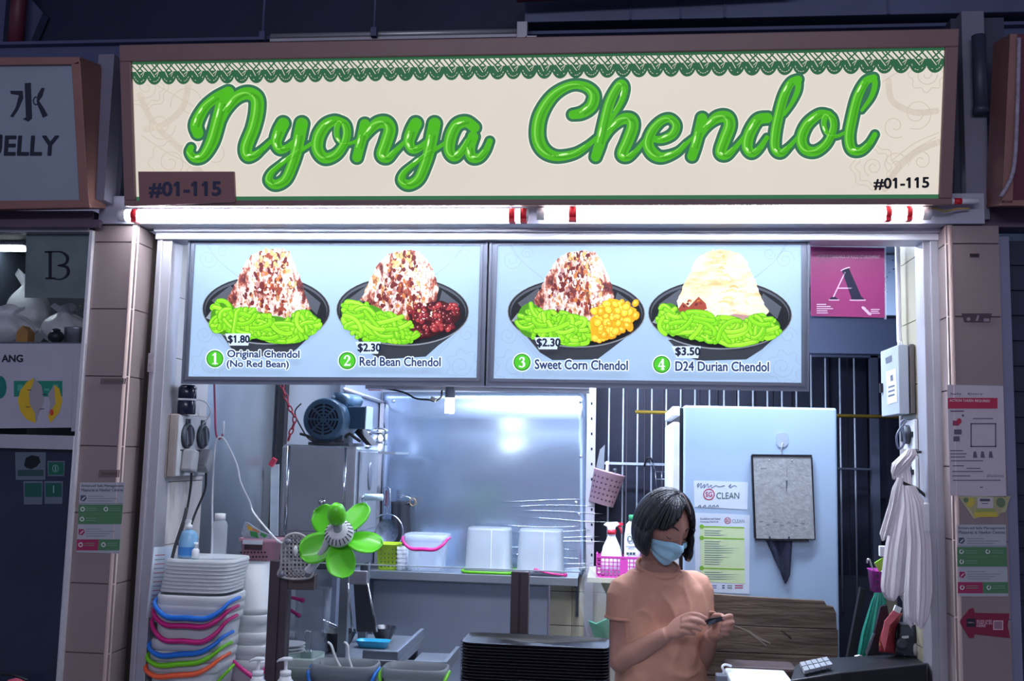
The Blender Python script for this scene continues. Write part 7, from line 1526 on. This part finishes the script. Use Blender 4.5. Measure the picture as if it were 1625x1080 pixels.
T = thing('cream_carton', 'cream carton strip hanging behind the white bags near the terminal', 'carton', P(1414, 985, .5)); m = MB(); m.box(P(1406, 960, .5).x, P(1424, 960, .5).x, .5, .53, P(1410, 984, .5).z, P(1410, 944, .5).z); m.build('carton', mat('cream_card', '#b8b49c', .6), T); m = MB(); m.box(P(1417, 950, .498).x, P(1420, 950, .498).x, .497, .5, P(1417, 951, .498).z, P(1417, 948, .498).z); m.build('hole', black_pl, T)
m = MB(); a, b = P(1158, 1076, .05), P(1258, 1079, .05); m.box(a.x, b.x, -.02, .2, ZCN + .001, (a.z + b.z) / 2); tag(m.build('white_box', white_pl, bevel=.006), 'flat white box left of the cash register keys', 'box')
m = MB(); a, b = P(1150, 1050, .30), P(1262, 1060, .30); m.box(a.x, b.x, .24, .36, ZCN + .001, a.z); tag(m.build('brown_box', mat('brown_leather', '#3f2e30', .6, 0, .15, 14), bevel=.01), 'dark brown box behind the flat white box on the counter', 'box')
T = thing('usb_charger', 'grey charger block with a white cable in front of the woman', 'charger', P(1146, 1080, .12)); p = P(1147, 1070, .12); m = MB(); m.box(p.x - .02, p.x + .022, .11, .15, ZCN + .001, p.z); m.build('block', mat('slate_charger', '#6c7280', .4), T, bevel=.004); m = MB(); m.tube([(p.x + .0, .12, p.z - .002), (p.x + .002, .12, p.z + .012), P(1146, 1058, .12), P(1150, 1054, .13), P(1160, 1056, .16)], .0035, 8, smooth=4); m.build('cable', cable_white, T)

# ---------------------------------------------------------------- the woman
def remeshed(mb, vox, smooth=2):
    me = mb.mesh('tmp', [], Vector((0, 0, 0))); ob = bpy.data.objects.new('tmp', me); C.objects.link(ob)
    md = ob.modifiers.new('r', 'REMESH'); md.mode = 'VOXEL'; md.voxel_size = vox; md.use_smooth_shade = True
    if smooth: s = ob.modifiers.new('s', 'SMOOTH'); s.factor = .5; s.iterations = smooth
    dg = bpy.context.evaluated_depsgraph_get(); dg.update(); r = bpy.data.meshes.new_from_object(ob.evaluated_get(dg)); bpy.data.objects.remove(ob)
    o = MB(); o.v = [v.co.copy() for v in r.vertices]; o.f = [list(p.vertices) for p in r.polygons]; o.m = [0] * len(o.f); o.s = [True] * len(o.f); bpy.data.meshes.remove(r); return o
YWm = .52
WB = P(1045, 1000, YWm); W = thing('person', 'person in a salmon T-shirt and blue face mask looking down at her hands', 'person', (WB.x, YWm, 0))
by = R(20); LA = Vector((math.cos(by), math.sin(by), 0)); FA = Vector((math.sin(by), -math.cos(by), 0)); UP = Vector((0, 0, 1))
def ring(c, hw, hd, n=28, sq=2.4, fwd=0):
    o = []
    for k in range(n):
        t = 2 * math.pi * k / n; x, y = math.cos(t), math.sin(t); g = (abs(x) ** sq + abs(y) ** sq) ** (-1 / sq)
        o.append(c + LA * (x * g * hw) + FA * (y * g * hd + fwd))
    return o
def wz(y): return P(1045, y, YWm).z
def tors(g=0):
    rows = [(1045, 1330, .165, .115), (1047, 1200, .175, .12), (1047, 1130, .165, .112), (1048, 1080, .150, .105), (1050, 1040, .146, .108), (1049, 1000, .155, .118), (1047, 965, .163, .112), (1046, 950, .160, .102), (1045, 932, .150, .090), (1044, 917, .122, .076), (1043, 904, .088, .064), (1042, 892, .060, .052)]
    return [ring(P(px, y, YWm) * 1, hw + g, hd + g, fwd=.0) for px, y, hw, hd in rows]
shR, elR, wrR = P(992, 938, .46), P(984, 1048, .45), P(1060, 1005, .345)
shL, elL, wrL = P(1105, 931, .575), P(1112, 1046, .53), P(1129, 1008, .415)
body = MB(); body.loft(tors(-.006))
zh = wz(1330)
for s in (-1, 1):
    h = Vector((WB.x, YWm, 0)) + LA * (s * .085); body.tube([h + UP * (zh + .08), h + UP * .48, h + UP * .46, h + UP * .09], [.085, .06, .056, .04], 18)
    body.ball(h + FA * .06 + UP * .045, (.045, .11, .045), 16, M=Matrix.Rotation(by, 4, 'Z'))
neck0 = P(1043, 912, .535); 
hy, hp = R(32), R(27)
HF = Vector((math.sin(hy) * math.cos(hp), -math.cos(hy) * math.cos(hp), -math.sin(hp))); HL = Vector((math.cos(hy), math.sin(hy), 0)); HU = HF.cross(HL); HU = HU if HU.z > 0 else -HU
hr = R(-4); HL, HU = HL * math.cos(hr) + HU * math.sin(hr), HU * math.cos(hr) - HL * math.sin(hr)
HC = P(1054, 836, .475)
sm = lambda a, b, x: max(0, min(1, (x - a) / (b - a))) ** 2 * (3 - 2 * max(0, min(1, (x - a) / (b - a))))
def head(phi, th, off=0, nose=1):
    l, u, f = math.sin(phi) * math.cos(th), math.sin(th), math.cos(phi) * math.cos(th)
    jaw = 1 - .30 * sm(-.15, -1, u); fr = .094 * (1 + .04 * sm(-.3, -.9, u) * (f > 0))
    if f < 0: fr = .098 * (1 - .40 * sm(-.2, -.9, u)); 
    x, y, z = l * .073 * jaw, u * .111, f * fr + (.010 * sm(-.5, -1, u))
    if nose:
        z += .022 * math.exp(-((phi / .17) ** 2) - ((th + .16) / .17) ** 2) * (f > 0) + .010 * math.exp(-((phi / .13) ** 2) - ((th - .06) / .2) ** 2) * (f > 0)
        for s in (-1, 1): z -= .009 * math.exp(-(((phi - s * .44) / .22) ** 2) - ((th - .12) / .13) ** 2); z += .006 * math.exp(-(((phi - s * .44) / .3) ** 2) - ((th - .36) / .12) ** 2); z += .004 * math.exp(-(((phi - s * .45) / .13) ** 2) - ((th - .09) / .07) ** 2)
    d = Vector((l, u, f)).normalized(); return HC + HL * (x + d.x * off) + HU * (y + d.y * off) + HF * (z + d.z * off)
nb = HC - HU * .055 - HF * .03
body.tube([neck0 - UP * .05, neck0, nb.lerp(neck0, .5), nb, nb + HU * .03], [.06, .054, .050, .052, .05], 20)
hd = MB(); hd.grid(lambda u, v: head(u * 2 * math.pi, (v - .5) * math.pi * .998), 72, 48)
body.loft([[head(2 * math.pi * k / 72, (j / 48 - .5) * math.pi * .998) for k in range(72)] for j in range(49)])
for s in (-1, 1): 
    e = HC + HL * s * .074 - HU * .01 - HF * .008; body.ball(e, (.010, .018, .03), 12, M=Matrix((HL, HF, HU)).transposed().to_4x4())
def arm(sh, el, wr, r):
    body.tube([sh, sh.lerp(el, .3), sh.lerp(el, .6), el, el.lerp(wr, .10), el.lerp(wr, .35), el.lerp(wr, .7), wr], [r, r * .98, r * .90, r * .80, r * .82, r * .80, r * .62, r * .50], 18, smooth=3)
    body.ball(el, r * .80, 12)
arm(shR, elR, wrR, .049); arm(shL, elL, wrL, .047)
def finger(pts, r=.0088): body.tube(pts, [r * 1.08, r * 1.02, r * .95, r * .72][:len(pts)], 10, smooth=3); body.ball(pts[-1], r * .74, 8)
# her right hand: palm toward the card, fingers stretched along it
def palm(wr, kn, w_, th_, nrm):
    rows = []; n = 5
    ax_ = (kn - wr).normalized(); sd = ax_.cross(nrm).normalized(); nn = sd.cross(ax_).normalized()
    for i in range(n + 1):
        t = i / n; c = wr.lerp(kn, t); hw = w_ * (.58 + .42 * sm(0, .6, t)); hh = th_ * (1.15 - .25 * t)
        rows.append([c + sd * hw * math.cos(a) * ((abs(math.cos(a)) ** 3 + abs(math.sin(a)) ** 3) ** (-1 / 3)) + nn * hh * math.sin(a) * ((abs(math.cos(a)) ** 3 + abs(math.sin(a)) ** 3) ** (-1 / 3)) for a in [2 * math.pi * k / 18 for k in range(18)]])
    body.loft(rows)
palm(wrR, P(1086, 990, .31), .036, .014, Vector((.3, -.7, .65)))
for a in (((1083, 979, .318), (1097, 974, .302), (1110, 976, .296), (1121, 981, .296)), ((1083, 986, .308), (1097, 983, .290), (1109, 985, .286), (1119, 990, .288)), ((1081, 994, .303), (1093, 993, .286), (1104, 995, .284), (1112, 999, .288)), ((1077, 1001, .304), (1087, 1002, .290), (1095, 1004, .288), (1102, 1006, .292))):
    finger([P(*q) for q in a], .0090 if a[0][1] < 1000 else .0078)
finger([P(1070, 992, .335), P(1084, 983, .332), P(1099, 980, .318), P(1112, 983, .308)], .0102)
# her left hand: fingers curled around the far end of the card, thumb on top
palm(wrL, P(1150, 990, .355), .034, .014, Vector((-.75, -.35, .3)))
for a in (((1149, 981, .362), (1160, 978, .342), (1156, 977, .318), (1146, 980, .310)), ((1152, 987, .356), (1162, 987, .336), (1157, 988, .314), (1146, 990, .308)), ((1151, 994, .354), (1160, 996, .336), (1154, 997, .315), (1144, 998, .312)), ((1147, 1001, .356), (1155, 1004, .341), (1149, 1005, .322), (1141, 1005, .320))):
    finger([P(*q) for q in a], .0090 if a[0][1] < 1000 else .0078)
finger([P(1136, 997, .392), P(1132, 983, .372), P(1136, 976, .345), P(1146, 976, .325)], .0100)
skin = mat('skin', '#a87c6e', .5, 0, .07, 14, spec=.35)
sk = remeshed(body, .0042, 1); sk.build('body', skin, W)
# shirt
sh = MB(); tr = tors(.008)[2:-1]; sh.loft(tr)
def sleeve(s0, e, r0, r1, t): 
    q = s0.lerp(e, t); sh.tube([s0 + (s0 - e).normalized() * .010 + (Vector((WB.x, YWm, s0.z)) - s0) * .35, s0, s0.lerp(q, .5), q], [r0 * .85, r0, (r0 + r1) / 2 + .002, r1], 22, smooth=3)
sleeve(shR, elR, .058, .060, .40); sleeve(shL, elL, .055, .056, .38)
shm = remeshed(sh, .006, 5)
# cloth folds
for i, v in enumerate(shm.v):
    k = noise.noise(Vector((v.x * 9, v.y * 9, v.z * 5))) * .008 + noise.noise(Vector((v.x * 16 + v.z * 10, v.y * 8, v.z * 9 - v.x * 14))) * .008
    q_ = noise.noise(Vector((v.x * 7 + v.z * 6, v.y * 5, v.z * 7 - v.x * 9 + 3))); k += .009 * (1 - min(1, abs(q_) * 3.0)) ** 2 - .002; k *= 1 - sm(.10, .15, abs((v - WB).dot(LA)))
    d = Vector((v.x - WB.x, v.y - YWm, 0)); d = d.normalized() if d.length > .01 else Vector((0, 0, 0)); shm.v[i] = v + d * k * (1 if v.z < wz(925) else .3)
cloth_m = mat('salmon_cotton', '#c9957f', .85, 0, .06, 10, bump=.7, bscale=11, spec=.2)
shm.build('shirt', cloth_m, W)
m = MB(); nc = P(1043, 902, .515); m.tube([nc + LA * (.071 * math.cos(t)) + FA * (.070 * math.sin(t) + .006) + UP * (.006 - .026 * math.sin(t)) for t in [i * math.pi / 16 for i in range(32)]], .007, 8, closed=True, flat=1.5); m.build('collar', cloth_m, W)
for s0, e, r, t in ((shR, elR, .060, .40), (shL, elL, .056, .38)):
    q = s0.lerp(e, t); a_ = (e - s0).normalized(); u, v = frame_of(a_); m = MB(); m.tube([q - a_ * .004 + (u * math.cos(k) + v * math.sin(k)) * (r + .0005) for k in [i * math.pi / 14 for i in range(28)]], .0035, 8, closed=True, flat=1.6); m.build('sleeve_hem', cloth_m, W)
m = MB(); m.loft([ring(P(1046, 1130, YWm) , .172, .118), ring(P(1046, 1230, YWm), .183, .126), ring(P(1045, 1330, YWm), .172, .12)])
for s in (-1, 1): h = Vector((WB.x, YWm, 0)) + LA * (s * .085); m.tube([h + UP * (zh + .1), h + UP * .5, h + UP * .1], [.095, .075, .06], 18)
m.build('trousers', mat('dark_trousers', '#262a36', .8, 0, .1, 20), W)
# hair: a chin-length bob with a parting
hair_m = mat('black_hair', '#15141b', .42, 0, .35, 30, bump=.5, bscale=60, stretch=(3, 3, .35), spec=.6)
m = MB()
def bob(u, v):
    phi = (u - .5) * 2 * math.pi + math.pi   # 0 = front, seam at the front
    a = abs(((phi + math.pi) % (2 * math.pi)) - math.pi)   # angle off the face
    sg_ = ((phi + math.pi) % (2 * math.pi)) - math.pi; side = sm(.82, 1.05, sg_) if sg_ > 0 else sm(1.12, 1.36, -sg_)
    top = math.pi / 2; hl = R(62) - R(40) * sm(.30, .80, sg_) if sg_ > .3 else R(62) - R(50) * sm(.1, 1.25, .3 - sg_); endth = hl * (1 - side) + R(-6) * side
    n1 = .60
    strand = .0022 * math.sin(phi * 46 + 4 * math.sin(phi * 7)) + .0012 * math.sin(phi * 97)
    thick = .011 + .009 * sm(.7, 1.6, a) + strand
    if v < n1: th = top + (endth - top) * (v / n1); return head(phi, min(th, math.pi / 2 * .995), thick, 0)
    t = (v - n1) / (1 - n1); p0 = head(phi, endth, thick, 0); ln = (.068 + .020 * sm(1.2, 2.6, a)) * side + .0005
    dn = (-UP * .80 - HU * .2).normalized(); out = (p0 - HC); out -= out.dot(HU) * HU; out = out.normalized() if out.length > 1e-4 else Vector((0, 0, 0))
    return p0 + dn * ln * t + out * (.012 * math.sin(t * 2.2) - .020 * t * t) * side + HF * (.012 * t * side * (1 if a < 1.7 else .3)) + Vector((strand, strand, 0)) * t
m.grid(bob, 180, 40); m.build('hair', hair_m, W, solid=.012)
m = MB(); m.tube([head(.36, R(86 - 40 * t), .026 - .004 * t, 0) + HL * .010 * (1 - t) for t in [i / 10 for i in range(11)]], .0016, 6); m.build('parting', mat('scalp', '#8a6c66', .6), W)
# brows, closed eyes, mask with straps
m = MB(); e2 = MB()
for s in (-1, 1):
    m.tube([head(s * (.20 + .42 * t), .36 + .07 * math.sin(t * 2.6), .0015) for t in [i / 8 for i in range(9)]], [.0012, .0022, .0026, .0026, .0024, .0022, .002, .0015, .001], 8)
    e2.tube([head(s * (.27 + .36 * t), .085 - .045 * math.sin(t * 3.14), .0018) for t in [i / 8 for i in range(9)]], [.0008, .0014, .0018, .0020, .0020, .0018, .0016, .0014, .0008], 8)
m.build('eyebrows', hair_m, W); e2.build('eyelashes', mat('lash_black', '#1c1416', .5), W)
m = MB()
def mask(u, v):
    phi = (u - .5) * 2 * R(68); k = abs(u - .5) * 2
    tt = R(-3) - R(9) * k * k + R(3) * (1 - k); tb_ = R(-72) + R(26) * k ** 1.5; th = tt + (tb_ - tt) * v
    pl = .0032 * math.sin(v * 6 * math.pi) * (1 - k ** 4) * (v > .08) * (v < .92)
    return head(phi * (1 - .12 * v), th, .006 + pl + .012 * (1 - k * k) * math.sin(v * math.pi) ** .8 * .8, .6)
m.grid(mask, 40, 36); m.build('face_mask', mat('mask_blue', '#9ccadf', .8, 0, .05, 20, bump=.15, bscale=200), W, solid=.0015)
m = MB()
for s in (-1, 1):
    e = HC + HL * s * .080 - HF * .010
    m.tube([mask(.5 + s * .5, .04), mask(.5 + s * .5, .04).lerp(e + HU * .03, .5) + HL * s * .006, e + HU * .028], .0018, 6); m.tube([mask(.5 + s * .5, .96), mask(.5 + s * .5, .96).lerp(e - HU * .02, .5) + HL * s * .004, e - HU * .02], .0018, 6)
m.build('mask_strap', white_pl, W)
m = MB()
for a in ((1121, 981, .288), (1119, 990, .280)):
    pass
T = thing('card_holder', 'small dark folded card holder pinched between her two hands', 'card holder', P(1134, 988, .31))
m = MB(); m.prism([P(1113, 986, .296), P(1126, 981, .296), P(1154, 977, .308), P(1146, 985, .308), P(1130, 990, .300), P(1116, 991, .296)], (0, .006, 0)); m.build('cover', mat('dark_leather', '#1e1d26', .5, 0, .15, 30), T)
m = MB(); m.prism([P(1124, 987, .292), P(1136, 982, .294), P(1134, 987, .294), P(1124, 993, .292)], (0, .003, 0)); m.build('flap', steel_dark, T)
